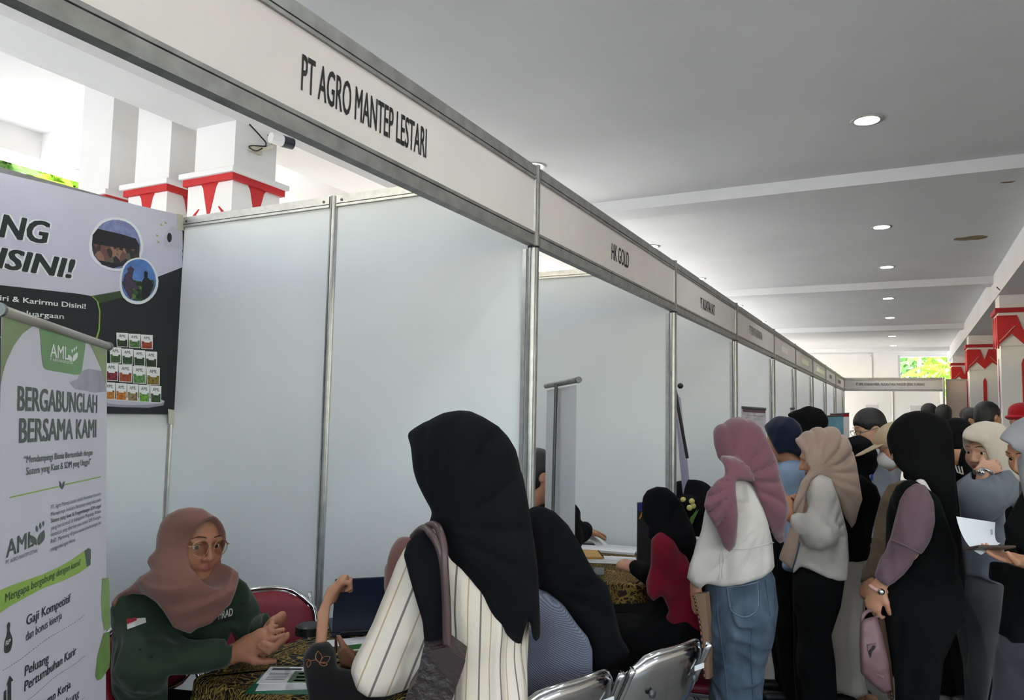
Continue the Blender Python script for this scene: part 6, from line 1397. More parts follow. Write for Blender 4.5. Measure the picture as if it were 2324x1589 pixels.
    for a, b in (((1250, 108), (1296, 230)), ((1188, 1490), (1250, 1600))):
        pprint(pl, zf, 'tape', [(a[0], a[1]), (b[0], a[1]+12), (b[0]+4, b[1]), (a[0]+6, b[1]-6)], M_TAPE, e, .004)
wall_banner()
# ---- roll-up banner close to the camera
def near_rollup():
    TR = P(243, 783, 1.55); d = ray(3, 701); TL = CAM+d*((TR[2]-HC)/d[2])
    u = unit(TR-TL); n = np.array([u[1], -u[0], 0]); 
    if n@(CAM-TR) < 0: n = -n
    e = empty('rollup_banner', (TL+TR)/2*V(1, 1, 0), 'tall green and white roll-up banner with lettering at the left edge, nearest the camera', 'banner')
    LN = .054
    w = np.linalg.norm(TR-TL); zt_ = TR[2]-.008; zb_ = .07
    g = [[TL+u*(w*j/10)+V(0, 0, zb_+(zt_-zb_)*i/20-TL[2])+n*LN*(TL[2]-zb_-(zt_-zb_)*i/20) for j in range(11)] for i in range(21)]
    M_RB = mat('rollup_white_vinyl', rgb(200, 198, 212), .35, var=.04, vscale=3, bump=.06, bscale=6)
    sheet(e, 'sheet', g, M_RB)
    MB().tube([TL-u*.004+V(0, 0, -.002), TR+u*.004+V(0, 0, -.002)], .0075, 12).build('top_rail', mat('rail_grey', rgb(160, 156, 150), .4, metal=.5), e, smooth=True)
    for q, s in ((TR, 1), (TL, -1)): MB().cyl(q+u*s*.004-V(0, 0, .002), q+u*s*.014-V(0, 0, .002), .0095, n=14).build('end_cap', M_DARKMET, e)
    c = (TL+TR)/2; ang = atan2(u[1], u[0]); cb = c+n*LN*1.6
    MB().box((-w/2-.02, -.06, 0), (w/2+.02, .05, .07), .012, Matrix.Translation((cb[0], cb[1], 0)) @ Matrix.Rotation(ang, 4, 'Z')).build('base', M_ALU, e)
    MB().cyl(cb-n*.03-V(0, 0, c[2]-.05), c-n*.02, .009, n=10).build('support_pole', M_ALU, e)
    pl = Plane(TR, n+V(0, 0, LN)); z3 = zz((0, 690), 3.877); z4 = zz((0, 1080), 3.123)
    A3 = lambda nm, pts, m, l, sm=0: pprint(pl, z3, nm, pts, m, e, l, sm); A4 = lambda nm, pts, m, l, sm=0: pprint(pl, z4, nm, pts, m, e, l, sm)
    M_OL = mat('banner_olive_fade', rgb(118, 138, 84), .4, var=.3, vscale=5)
    A3('corner_left', [(22, 96), (345, 180), (290, 195), (200, 260), (120, 370), (60, 500), (25, 610), (8, 720), (12, 500), (18, 300)], M_OL, .001)
    A3('corner_right', [(755, 318), (940, 378), (936, 620), (935, 740), (915, 640), (880, 540), (830, 430), (790, 360)], M_OL, .001)
    A3('emblem_tab', [(345, 180), (755, 318), (748, 400), (720, 590), (705, 620), (660, 622), (410, 578), (385, 560), (370, 480), (358, 300)], M_GRN, .0012)
    ptext(pl, z3, 'AML', (442, 466), (604, 492), (470, 352), M_WTX, e, .002, bold=.01); leaf_logo(pl, z3, (636, 508), 1.55, M_WTX, e, .002)
    ptext(pl, z3, 'PT AGRO MANTEP LESTARI', (440, 498), (640, 532), (440, 474), M_WTX, e, .002)
    A3('cloud_print', [(610, 690), (680, 660), (720, 590), (780, 570), (905, 590), (925, 680), (935, 770), (840, 780), (740, 760), (660, 750)], mat('cloud_print', rgb(150, 150, 168), .4, var=.25, vscale=14), .0009)
    ptext(pl, z3, 'BERGABUNGLAH', (158, 936), (855, 955), (162, 722), M_DTX2, e, .0015, bold=.03); ptext(pl, z3, 'BERSAMA KAMI', (172, 1220), (846, 1172), (178, 1006), M_DTX2, e, .0015, bold=.03)
    ptext(pl, z3, '\u201cMendampingi Bisnis Bertumbuh dengan', (212, 1402), (815, 1328), (212, 1338), M_DTX2, e, .0015, bold=.008); ptext(pl, z3, 'Sistem yang Kuat & SDM yang Unggul\u201d', (232, 1506), (800, 1408), (232, 1440), M_DTX2, e, .0015, bold=.008)
    for a, b in (((68, 155), (420, 76)), ((462, 62), (715, 8))): A4('green_rule', [(a[0], a[1]+5), (a[0], a[1]-5), (b[0], b[1]-5), (b[0], b[1]+4)], M_LIME, .0013)
    for a in (1.9, 1.25): 
        pts = [(440+70*t*cos(a)*.8-8*q*sin(pi*t)*sin(a), 98-66*t*sin(a)-8*q*sin(pi*t)*cos(a)) for q, ts in ((1, np.linspace(0, 1, 6)), (-1, np.linspace(1, 0, 6)[1:-1])) for t in ts]; A4('rule_leaf', pts, M_DTX2, .0015)
    ptext(pl, z4, 'AML', (45, 582), (238, 496), (70, 450), M_DTX2, e, .0015, bold=.015); leaf_logo(pl, z4, (266, 494), 1.95, M_DTX2, e, .0015, .1)
    ptext(pl, z4, 'PT. AGRO MANTEP LESTARI', (43, 628), (265, 542), (43, 600), M_DTX2, e, .0015)
    para = ['PT. Agro Mantep Lestari adalah Perusahaan Konsultan', 'Manajemen Industri Pertanian yang fokus pada', 'Sistem yang kuat & Pengembangan SDM unggul', 'yang berdomisili di Kabupaten Magelang. Adapun', 'konsultasi yang diberikan yaitu terkait SDM, Keuangan,', 'RnD, Marketing dll guna tujuan pendampingan dan', 'pengembangan bisnis.']
    ys = [(238, 136), (288, 178), (335, 222), (386, 258), (432, 298), (480, 340), (536, 462)]
    for i, (t, (ya, yb)) in enumerate(zip(para, ys)): ptext(pl, z4, t, (362, ya), (716 if i < 6 else 536, yb), (362, ya-30), M_DTX2, e, .0015, bold=.012 if i == 2 else 0.)
    A4('ribbon', [(0, 975), (0, 812), (100, 770), (200, 735), (300, 700), (400, 655), (500, 600), (580, 545), (630, 512), (642, 540), (642, 632), (560, 690), (450, 742), (300, 800), (150, 880), (60, 930)], M_LIME, .0012); A4('ribbon_end', [(598, 532), (628, 512), (645, 522), (642, 630), (615, 646)], M_DTX2, .0014)
    ptext(pl, z4, 'Mengapa bergabung dengan kami?', (36, 898), (570, 632), (36, 838), M_GRND, e, .0016, bold=.02)
    ptext(pl, z4, 'Gaji Kompetitif', (188, 1062), (500, 892), (190, 992), M_DTX, e, .0015, bold=.02); ptext(pl, z4, 'dan bonus kinerja', (184, 1172), (438, 1012), (184, 1110), M_DTX, e, .0015, bold=.003)
    ptext(pl, z4, 'Peluang', (176, 1420), (345, 1318), (178, 1350), M_DTX, e, .0015, bold=.02); ptext(pl, z4, 'Pertumbuhan Karir', (174, 1530), (540, 1262), (176, 1458), M_DTX, e, .0015, bold=.02)
    ptext(pl, z4, 'Lingkungan Kerja', (165, 1745), (500, 1500), (165, 1680), M_DTX, e, .0015, bold=.02); ptext(pl, z4, 'yang Mendukung', (165, 1850), (560, 1562), (165, 1785), M_DTX, e, .0015, bold=.005)
    for (a, b) in (((20, 1380), (605, 980)), ((150, 1620), (605, 1270)), ((150, 1940), (605, 1560))):
        for k in range(38):
            t = k/38; t2 = t+.014; q = lambda t: (a[0]+(b[0]-a[0])*t, a[1]+(b[1]-a[1])*t+8*sin(t*9))
            (x0, y0_), (x1, y1_) = q(t), q(t2); A4('rule_dash', [(x0, y0_-2), (x1, y1_-2), (x1, y1_+2), (x0, y0_+2)], M_DTX2, .0013)
    A4('money_bag_icon', [(50, 1060), (62, 1038), (74, 1050), (70, 1098), (88, 1150), (86, 1200), (70, 1245), (40, 1258), (30, 1235), (34, 1180), (52, 1110)], M_DTX, .0015, 3); ptext(pl, z4, 'RP', (40, 1205), (74, 1186), (40, 1172), M_WTX, e, .002, bold=.01)
    A4('arrow_icon', [(55, 1600), (55, 1480), (44, 1492), (70, 1415), (95, 1450), (80, 1460), (80, 1600)], M_DTX, .0015); A4('bar_icon', [(28, 1620), (28, 1530), (46, 1515), (46, 1610)], M_DTX, .0015)
    M_LF = mat('printed_leaf_green', rgb(126, 158, 92), .4, var=.25, vscale=18)
    A4('printed_leaf', [(724, 728), (770, 722), (776, 800), (778, 1000), (776, 1090), (740, 1095), (724, 1010), (718, 880)], M_LF, .0013); A4('printed_leaf', [(735, 1115), (776, 1105), (782, 1280), (775, 1360), (720, 1440), (690, 1452), (676, 1420), (690, 1280)], mat('printed_leaf_green_dark', rgb(104, 140, 74), .4, var=.25, vscale=18), .0015)
near_rollup()
def text_free_rollup(label, A, B, m, back=True, zb=.06, pole=None):
    """roll-up banner between two top corners (world), seen from behind"""
    e = empty('rollup_banner', ((A[0]+B[0])/2, (A[1]+B[1])/2, 0), label, 'banner'); A, B = np.array(A), np.array(B)
    g = [[(A+(B-A)*j/6)*V(1, 1, 0)+V(0, 0, (A[2]+(B[2]-A[2])*j/6-.02)*i/14+zb*(1-i/14)) for j in range(7)] for i in range(15)]
    sheet(e, 'sheet', g, m); u = unit(B-A); n = unit(np.array([u[1], -u[0], 0])); n = n if n@(CAM-A) > 0 else -n
    MB().tube([A-u*.01, B+u*.01], .012, 10).build('top_rail', M_ALUD, e, smooth=True); MB().cyl(B+u*.01, B+u*.025, .014, n=10).build('end_cap', M_DARKMET, e)
    c = (A+B)/2
    if back: t = pole if pole is not None else c; MB().cyl(V(t[0], t[1], .05)+n*.03, t+n*.012, .008, n=8).build('support_pole', M_DARKMET, e)
    MB().box((-np.linalg.norm(B-A)/2, -.05, 0), (np.linalg.norm(B-A)/2, .05, .06), .01, Matrix.Translation((c[0], c[1], 0)) @ Matrix.Rotation(atan2(u[1], u[0]), 4, 'Z')).build('base', M_ALU, e)
    return e
M_WV = mat('white_vinyl_back', rgb(226, 226, 230), .45, var=.03, vscale=4)
text_free_rollup('plain white back of a roll-up banner with a grey pole, in the second booth', P(1241, 876, 3.52), P(1309, 863, 3.18), M_WV, pole=P(1268, 870, 3.38))
e = empty('leaning_banner', P(1560, 1000, 4.9)*V(1, 1, 0), 'narrow lilac banner leaning edge-on on a black pole in the third booth', 'banner')
a_, b_, c_, d_ = P(1529, 880, 4.75), P(1545, 905, 4.9), P(1572, 1150, 4.75), P(1592, 1150, 4.9)
MB().poly([a_, b_, d_+V(0, 0, -.55), c_+V(0, 0, -.55)], RC[2]*.02).build('sheet', mat('lilac_vinyl', rgb(176, 174, 200), .4), e)
MB().tube([P(1529, 864, 4.74), P(1540, 930, 4.72), P(1560, 1040, 4.72)], .01, 8).build('pole', M_BLACK, e); MB().sph(P(1544, 876, 4.72), .018, 10).build('knob', M_BLACK, e)
MB().tube([P(1578, 1150, 4.8), V(*P(1620, 1400, 4.8)[:2], .01)], .01, 8).build('foot', M_BLACK, e)
# small far banners
def small_banner(label, pts, D, m, parts):
    q = [P(x, y, D) for x, y in pts]; e = empty('display_banner', ((q[0]+q[1])/2)*V(1, 1, 0), label, 'banner')
    lo = [p*V(1, 1, 0)+V(0, 0, .03) for p in (q[1], q[0])]
    MB().poly([q[0], q[1], lo[0], lo[1]], RC[2]*.012).build('sheet', m, e); MB().tube([q[0], q[1]], .014, 8).build('top_rail', M_DARKMET, e)
    for nm, pp, mm in parts: MB().poly([P(x, y, D-.006) for x, y in pp], RC[2]*.004).build(nm, mm, e)
    return e
M_LP = mat('pale_lilac_print', rgb(196, 190, 204), .4, var=.25, vscale=25)
small_banner('pale printed banner with plum heading above the mauve-pink hijab', [(1683, 925), (1738, 929)], 7.4, M_LP, [('heading', [(1686, 929), (1737, 931), (1737, 938), (1686, 935)], mat('plum_heading', rgb(110, 76, 92), .5))]+[('text_row', [(1690, 942+7*k), (1732, 944+7*k), (1732, 947+7*k), (1690, 945+7*k)], M_PRN) for k in range(4)])
small_banner('white banner with red heading and emblem at the far booths', [(1884, 940), (1927, 938)], 14.5, M_WV, [('heading', [(1884, 941), (1927, 939), (1927, 946), (1884, 947)], M_RED2), ('emblem', [(1917, 951), (1923, 950), (1924, 957), (1918, 958)], M_RED2)])
small_banner('sky-blue poster with a white heading strip at the far booths', [(1868, 945), (1914, 943)], 13.5, mat('sky_poster', rgb(120, 176, 204), .4, var=.2, vscale=6), [('boat_print', [(1886, 959), (1892, 957), (1898, 959), (1894, 963)], mat('navy_print', rgb(30, 70, 120), .5)), ('caption', [(1892, 964), (1913, 963), (1913, 968), (1892, 969)], M_WTX)])
small_banner('small dark-topped banner at the edge of the fourth partition', [(1793, 928), (1803, 927)], 9.3, M_LP, [])
small_banner('banner with a dark red half disc in the far booth', [(1896, 884), (1902, 884)], 18.0, M_WV, [('disc', [(1896, 890), (1900, 893), (1901, 903), (1899, 912), (1896, 914)], M_RED2)])
# ------------------------------------------------------------------ tables with batik cloths
def batik(name, ground, panel):
    m, t, b = newmat(name); N, L = t.nodes, t.links; tc = N.new('ShaderNodeTexCoord')
    n = N.new('ShaderNodeTexNoise'); n.inputs['Scale'].default_value = 9; n.inputs['Detail'].default_value = 2; L.new(tc.outputs['Object'], n.inputs[0])
    ad = N.new('ShaderNodeMix'); ad.data_type = 'RGBA'; ad.blend_type = 'LINEAR_LIGHT'; ad.inputs[0].default_value = .12; L.new(tc.outputs['Object'], ad.inputs[6]); L.new(n.outputs[1], ad.inputs[7])
    v = N.new('ShaderNodeTexVoronoi'); v.feature = 'DISTANCE_TO_EDGE'; v.inputs['Scale'].default_value = 26; L.new(ad.outputs[2], v.inputs[0])
    w = N.new('ShaderNodeTexWave'); w.inputs['Scale'].default_value = 30; w.inputs['Distortion'].default_value = 9; w.inputs['Detail'].default_value = 2; w.inputs['Detail Scale'].default_value = 2.2; L.new(tc.outputs['Object'], w.inputs[0])
    r1 = N.new('ShaderNodeValToRGB'); r1.color_ramp.elements[0].position = .04; r1.color_ramp.elements[0].color = (1, 1, 1, 1); r1.color_ramp.elements[1].position = .09; r1.color_ramp.elements[1].color = (0, 0, 0, 1); L.new(v.outputs['Distance'], r1.inputs[0])
    r2 = N.new('ShaderNodeValToRGB'); r2.color_ramp.elements[0].position = .72; r2.color_ramp.elements[0].color = (0, 0, 0, 1); r2.color_ramp.elements[1].position = .8; r2.color_ramp.elements[1].color = (1, 1, 1, 1); L.new(w.outputs['Fac'], r2.inputs[0])
    n3 = N.new('ShaderNodeTexNoise'); n3.inputs['Scale'].default_value = 5.5; L.new(tc.outputs['Object'], n3.inputs[0]); r3 = N.new('ShaderNodeValToRGB'); r3.color_ramp.elements[0].position = .45; r3.color_ramp.elements[1].position = .55; L.new(n3.outputs[0], r3.inputs[0])
    mx = N.new('ShaderNodeMath'); mx.operation = 'MAXIMUM'; mu = N.new('ShaderNodeMath'); mu.operation = 'MULTIPLY'; L.new(r2.outputs[0], mu.inputs[0]); L.new(r3.outputs[0], mu.inputs[1])
    mu2 = N.new('ShaderNodeMath'); mu2.operation = 'MULTIPLY'; L.new(r1.outputs[0], mu2.inputs[0]); iv = N.new('ShaderNodeMath'); iv.operation = 'SUBTRACT'; iv.inputs[0].default_value = 1.15; L.new(r3.outputs[0], iv.inputs[1]); L.new(iv.outputs[0], mu2.inputs[1])
    L.new(mu.outputs[0], mx.inputs[0]); L.new(mu2.outputs[0], mx.inputs[1])
    gd = N.new('ShaderNodeMix'); gd.data_type = 'RGBA'; gd.inputs[6].default_value = (*ground, 1); gd.inputs[7].default_value = (*panel, 1); n4 = N.new('ShaderNodeTexNoise'); n4.inputs['Scale'].default_value = 2.6; r4 = N.new('ShaderNodeValToRGB'); r4.color_ramp.elements[0].position = .5; r4.color_ramp.elements[1].position = .53; L.new(tc.outputs['Object'], n4.inputs[0]); L.new(n4.outputs[0], r4.inputs[0]); L.new(r4.outputs[0], gd.inputs[0])
    go = N.new('ShaderNodeMix'); go.data_type = 'RGBA'; go.inputs[7].default_value = (*rgb(160, 132, 66), 1); L.new(mx.outputs[0], go.inputs[0]); L.new(gd.outputs[2], go.inputs[6]); L.new(go.outputs[2], b.inputs['Base Color']); b.inputs['Roughness'].default_value = .8; b.inputs['Specular IOR Level'].default_value = .2
    return m
def table(x0, x1, y0, y1, zt, label, clabel, m, drop=.5, seed=1):
    e = empty('folding_table', ((x0+x1)/2, (y0+y1)/2, 0), label, 'table')
    box('tabletop', (x0+.02, y0+.02, zt-.03), (x1-.02, y1-.02, zt-.006), M_WALL, e, bev=.004)
    for x in (x0+.05, x1-.05):
        for y in (y0+.05, y1-.05): MB().cyl((x, y, 0), (x, y, zt-.03), .014, n=10).build('leg', M_ALU, e)
    MB().tube([(x0+.05, y0+.05, .2), (x0+.05, y1-.05, .2)], .01, 8).build('brace', M_ALU, e)
    b = MB(); rnd = np.random.RandomState(seed); per = []
    R_ = .04
    def ringpt(t, off):
        # rounded rectangle perimeter
        cs = [(x1-R_, y1-R_, 0), (x0+R_, y1-R_, pi/2), (x0+R_, y0+R_, pi), (x1-R_, y0+R_, 1.5*pi)]
        k = int(t*4) % 4; f_ = t*4-int(t*4)
        c = cs[k]; nx_ = cs[(k+1) % 4]; a = c[2]
        if f_ < .2: aa = a+(f_/.2)*pi/2; return V(c[0]+(R_+off)*cos(aa), c[1]+(R_+off)*sin(aa))
        aa = a+pi/2; p0 = V(c[0], c[1])+(R_+off)*V(cos(aa), sin(aa)); p1 = V(nx_[0], nx_[1])+(R_+off)*V(cos(aa), sin(aa)); g = (f_-.2)/.8; return p0+(p1-p0)*g
    n = 160; rings = []
    prof = [(-.05, 0), (-.008, 0), (0, -.003), (.006, -.010), (.008, -.03)]+[(.010+.035*q, -.03-q*(drop-.03)) for q in (.1, .25, .45, .7, 1.)]
    ph = rnd.uniform(0, 6.28, 3)
    for i, (o, dz) in enumerate(prof):
        r = []
        for k in range(n):
            t = k/n; wv = (sin(2*pi*t*14+ph[0])+.6*sin(2*pi*t*23+ph[1]))*.016*max(0, -dz-.03)/drop*1.2
            p = ringpt(t, o+abs(wv) if dz < -.03 else o); r.append(b.b.verts.new((p[0], p[1], zt+dz)))
        rings.append(r)
    b.b.faces.new(rings[0])
    for i in range(len(rings)-1):
        for k in range(n): b.b.faces.new((rings[i][k], rings[i+1][k], rings[i+1][(k+1) % n], rings[i][(k+1) % n]))
    tag(b.build('tablecloth', m, None, smooth=False), clabel, 'tablecloth')
    return e
ZT1, ZT2 = .752, .782
table(-1.95, -1.30, 1.68, 2.44, ZT1, 'folding table in the first booth, under black and gold batik', 'black and gold batik cloth on the near table', batik('batik_black_gold', rgb(20, 22, 22), rgb(26, 36, 46)), .42, 2)
table(-2.3, -1.10, 3.5, 4.36, ZT2, 'folding table in the second booth, under brown batik', 'brown and gold batik cloth on the second table', batik('batik_brown_gold', rgb(30, 20, 16), rgb(62, 42, 30)), .45, 3)
# third booth table, barely seen
table(-2.2, -1.4, 5.4, 6.2, ZT1, 'table in the third booth, behind the seated people', 'dark batik cloth on the third table, behind the seated people', MATS.get('x') or bpy.data.materials['batik_brown_gold'], .45, 4)

# ------------------------------------------------------------------ things on the near table
lp = empty('laptop', (-1.83, 2.27, ZT1), 'dark blue laptop, open, its lid turned to us, on the near table', 'laptop')
h0 = V(-1.855, 2.215, ZT1); hx = unit(V(.70, .71, 0)); hn = unit(V(-.71, .70, 0)); wL = .30
fb = frame(h0, tuple(hx), tuple(hn)); M_LAP = mat('navy_laptop_shell', rgb(34, 42, 66), .4, var=.05); M_KEY = mat('key_black', rgb(14, 15, 18), .5)
MB().box((0, 0, .001), (wL, .215, .016), .004, fb).build('base', M_LAP, lp)
kb = MB().box((.02, .02, .016), (wL-.02, .13, .0168), 0, fb).build('keyboard', M_KEY, lp)
kme = None
for r in range(5):
    for c in range(13):
        x0_, y0_ = .024+c*.0197, .024+r*.0205
        if kme is None:
            o = MB().box((0, 0, 0), (.0165, .0165, .0022), .0008).build('key', M_KEY, kb, world=False); kme = o.data
        else: o = bpy.data.objects.new('key', kme); COL.objects.link(o); o.parent = kb
        o.matrix_local = base_of(lp).inverted() @ fb @ Matrix.Translation((x0_, y0_, .0168))
lt = Matrix.Rotation(radians(-14), 4, 'X')
fl = fb @ Matrix.Translation((0, 0, .016)) @ Matrix.Rotation(radians(90+12), 4, 'X')
MB().box((0, 0, -.006), (wL, .205, .001), .004, fl).build('lid', M_LAP, lp)
MB().box((.01, .012, -.0066), (wL-.01, .195, -.006), 0, fl).build('screen', mat('laptop_screen_off', rgb(12, 13, 16), .1), lp)
MB().cyl((fb @ Vector((.03, 0, .016))), (fb @ Vector((wL-.03, 0, .016))), .006, n=10).build('hinge', M_KEY, lp)
pd = empty('power_adapter', (-2.0, 2.24, ZT1), 'small round black case on the batik cloth beside the raised forearm', 'case')
c = onZ(702, 1438, ZT1); MB().cyl((c[0], c[1], ZT1), (c[0], c[1], ZT1+.028), .052, .05, 24).build('case', M_BLACK, pd); MB().cyl((c[0], c[1], ZT1+.028), (c[0], c[1], ZT1+.034), .046, .04, 24).build('lid', mat('dark_grey_plastic', rgb(40, 41, 44), .4), pd)
def flatsheet(name, label, c, ang, w, h, z, m, cat, blocks=(), th=.0012):
    e = empty(name, (c[0], c[1], z), label, cat, rz=ang)
    MB().box((-w/2, -h/2, 0), (w/2, h/2, th)).build('sheet', m, e, world=False)
    for i, (x0, y0, x1, y1, mm, nm) in enumerate(blocks): MB().box((x0*w-w/2, y0*h-h/2, th), (x1*w-w/2, y1*h-h/2, th+.0004)).build(nm, mm, e, world=False)
    return e
M_BG = mat('brochure_green', rgb(58, 110, 54), .4); M_FOLD = mat('teal_folder', rgb(20, 110, 80), .35)
rowsP = [(.08, .62+.05*k, .9, .64+.05*k, M_PRN, 'text_row') for k in range(6)]
a0 = radians(28)
flatsheet('green_folder', 'green plastic folder under the brochures on the near table', onZ(672, 1552, ZT1)[:2], a0, .25, .17, ZT1, M_FOLD, 'folder')
flatsheet('brochure', 'lowest white brochure sheet on the green folder', onZ(672, 1547, ZT1)[:2], a0+.12, .21, .148, ZT1+.0014, M_PAP, 'brochure')
flatsheet('brochure', 'white brochure with a large green printed block, top of the pile', onZ(676, 1535, ZT1)[:2], a0+.02, .21, .148, ZT1+.0028, M_PAP, 'brochure', [(.06, .78, .5, .9, M_DTX, 'heading'), (.42, .06, .97, .72, M_BG, 'green_block')]+[(.08, .2+.09*k, .36, .24+.09*k, M_PRN, 'text_row') for k in range(5)]+[(.5+.24*i, .12+.2*j, .66+.24*i, .22+.2*j, M_LIME, 'green_icon') for i in range(2) for j in range(3)])
flatsheet('brochure', 'white and green brochure lying beside the laptop, under the pen hand', onZ(812, 1462, ZT1)[:2], .9, .21, .15, ZT1+.0004, M_PAP, 'brochure', [(.05, .1, .95, .45, M_BG, 'green_block')])
# ------------------------------------------------------------------ things on the second table
def oz(px, py): q = onZ(px, py, ZT2); q[1] = min(q[1], 4.36); return q
c = oz(1385, 1270); flatsheet('form_sheet', 'white printed form being read on the second table', (c[0], c[1]-.02), .35, .297, .21, ZT2+.001, M_PAP, 'paper', [(.06, .1+.1*k, .94, .115+.1*k, M_PRN, 'text_row') for k in range(8)])
c = oz(1400, 1238); flatsheet('paper_stack', 'stack of loose white papers at the back of the second table', (c[0]-.03, c[1]-.06), .15, .42, .22, ZT2+.0005, M_PAP, 'paper', th=.012)
c = oz(1322, 1238); flatsheet('paper_folder', 'white closed folder behind the curled sheet on the second table', (c[0]-.17, c[1]-.10), .3, .3, .22, ZT2+.0006, M_PAP, 'folder', th=.016)
c = oz(1332, 1262); nb = flatsheet('spiral_notebook', 'ochre spiral notebook on the second table', (c[0], c[1]), .5, .15, .21, ZT2+.0006, mat('ochre_cover', rgb(200, 150, 74), .5), 'notebook', th=.014)
for k in range(9): MB().tube([(.075+.008*cos(a), -.09+k*.022, .007+.009*sin(a)) for a in np.linspace(0, 2*pi, 10, endpoint=False)], .0014, 5, closed=True).build('spiral_ring', M_BLACK, nb, world=False)
c = oz(1440, 1258); e = empty('pen', (c[0], c[1], ZT2), 'blue ballpoint pen lying on the second table', 'pen', rz=2.7)
MB().cyl((-.06, 0, .006), (.06, 0, .006), .005, n=8).build('barrel', mat('blue_plastic', rgb(60, 130, 160), .3), e, world=False); MB().cyl((.06, 0, .006), (.075, 0, .004), .005, .001, 8).build('tip', M_CHROME, e, world=False)
c = oz(1362, 1228); e = empty('mobile_phone', (c[0], c[1], ZT2+.013), 'dark grey phone lying on the papers of the second table', 'phone', rz=.3)
MB().box((-.08, -.04, 0), (.08, .04, .009), .004).build('case', M_BLACK, e, world=False); MB().box((-.076, -.036, .009), (.076, .036, .0096)).build('screen', MATS['phone_glass'], e, world=False)
e = empty('mobile_phone', (-1.40, 3.68, ZT2), 'silver grey phone on the near corner of the second table', 'phone', rz=.35)
MB().box((-.04, -.078, 0), (.04, .078, .009), .004).build('case', mat('silver_grey_shell', rgb(120, 120, 118), .4, metal=.3), e, world=False); MB().box((-.03, .02, .009), (-.008, .07, .0105), .001).build('camera_bump', M_BLACK, e, world=False)
cs = empty('curled_sheet', oz(1345, 1235), 'white sheet being turned up by a hand on the second table', 'paper')
b0 = PZ(Z7, 300, 865, 3.98); sheet(cs, 'sheet', curl(PZ(Z7, 320, 812, 4.0), PZ(Z7, 395, 890, 3.9), PZ(Z7, 350, 803, 4.2), PZ(Z7, 450, 885, 4.15), V(0, 0, .01)), M_PAP)
# brochure stand: blue heading, gilt initial, cards in pockets
bs = empty('brochure_stand', P(1462, 1240, 4.0)*V(1, 1, 0)+V(0, 0, ZT2), 'small standing display with blue heading and white cards on the second table', 'stand')
DS = 3.98; q = lambda x, y: P(x, y, DS)
bz = [q(1447, 1142), q(1500, 1138), q(1500, 1138)*V(1, 1, 0)+V(0, 0, ZT2), q(1447, 1142)*V(1, 1, 0)+V(0, 0, ZT2)]
MB().poly(bz, RC[2]*.02).build('board', mat('stand_black', rgb(30, 30, 34), .4), bs)
def bsp(nm, pts, m, d=.004): MB().poly([P(x, y, DS-d) for x, y in pts], RC[2]*.003).build(nm, m, bs)
bsp('heading', [(1448, 1143), (1499, 1139), (1499, 1158), (1448, 1160)], mat('royal_blue', rgb(50, 54, 130), .4)); text('initial', 'A', frame(P(1450, 1178, DS-.006), tuple(RC[0]), tuple(RC[1])), .04, mat('gilt_print', rgb(186, 130, 60), .4), bs, bold=.02)
for k, (y0_, y1_) in enumerate(((1178, 1192), (1197, 1214), (1216, 1228))): bsp('card', [(1452, y0_), (1496, y0_-2), (1496, y1_-2), (1452, y1_)], M_PAP if k else M_PRN, .006)
# third booth: laptop and small plant
e = empty('laptop', P(1588, 1170, 5.7)*V(1, 1, 0)+V(0, 0, ZT1), 'silver laptop lid seen edge-on in the third booth', 'laptop')
p_ = onZ(1580, 1178, ZT1); p_ = V(-1.75, 5.75, ZT1); fb2 = frame(p_, (.5, .86, 0), (-.86, .5, 0))
MB().box((0, 0, 0), (.3, .2, .015), .003, fb2).build('base', M_DARKMET, e); MB().box((0, 0, 0), (.3, .2, .008), .003, fb2 @ Matrix.Rotation(radians(105), 4, 'X')).build('lid', M_DARKMET, e)
fp = empty('potted_plant', P(1556, 1175, 4.6)*V(1, 1, 0)+V(0, 0, 0), 'small plant with yellow-green flowers beside the leaning banner', 'plant')
cpt = P(1556, 1150, 4.6)
MB().cyl((cpt[0], cpt[1], 0), (cpt[0], cpt[1], .85), .07, .09, 16).build('pot_stand', M_WALL, fp)
M_LEAF = mat('leaf_green', rgb(96, 140, 60), .5, var=.2, vscale=20); M_FLW = mat('flower_yellow', rgb(214, 200, 120), .6)
rnd = random.Random(5)
for k in range(9):
    a = rnd.uniform(0, 6.28); r = rnd.uniform(.03, .12); zc_ = rnd.uniform(.9, .98); dx = V(cos(a), sin(a), 0); b0 = V(cpt[0], cpt[1], .84); t = b0+dx*r+V(0, 0, zc_-.84+.05); m_ = (b0+t)/2+V(0, 0, .04); w = np.cross(dx, (0, 0, 1))*.02
    MB().poly([b0, m_-w, t, m_+w]).build('leaf', M_LEAF, fp)
for k in range(5): MB().sph(cpt+V(rnd.uniform(-.04, .04), rnd.uniform(-.04, .04), rnd.uniform(-.02, .06)), .018, 8).build('flower', M_FLW, fp, smooth=True)

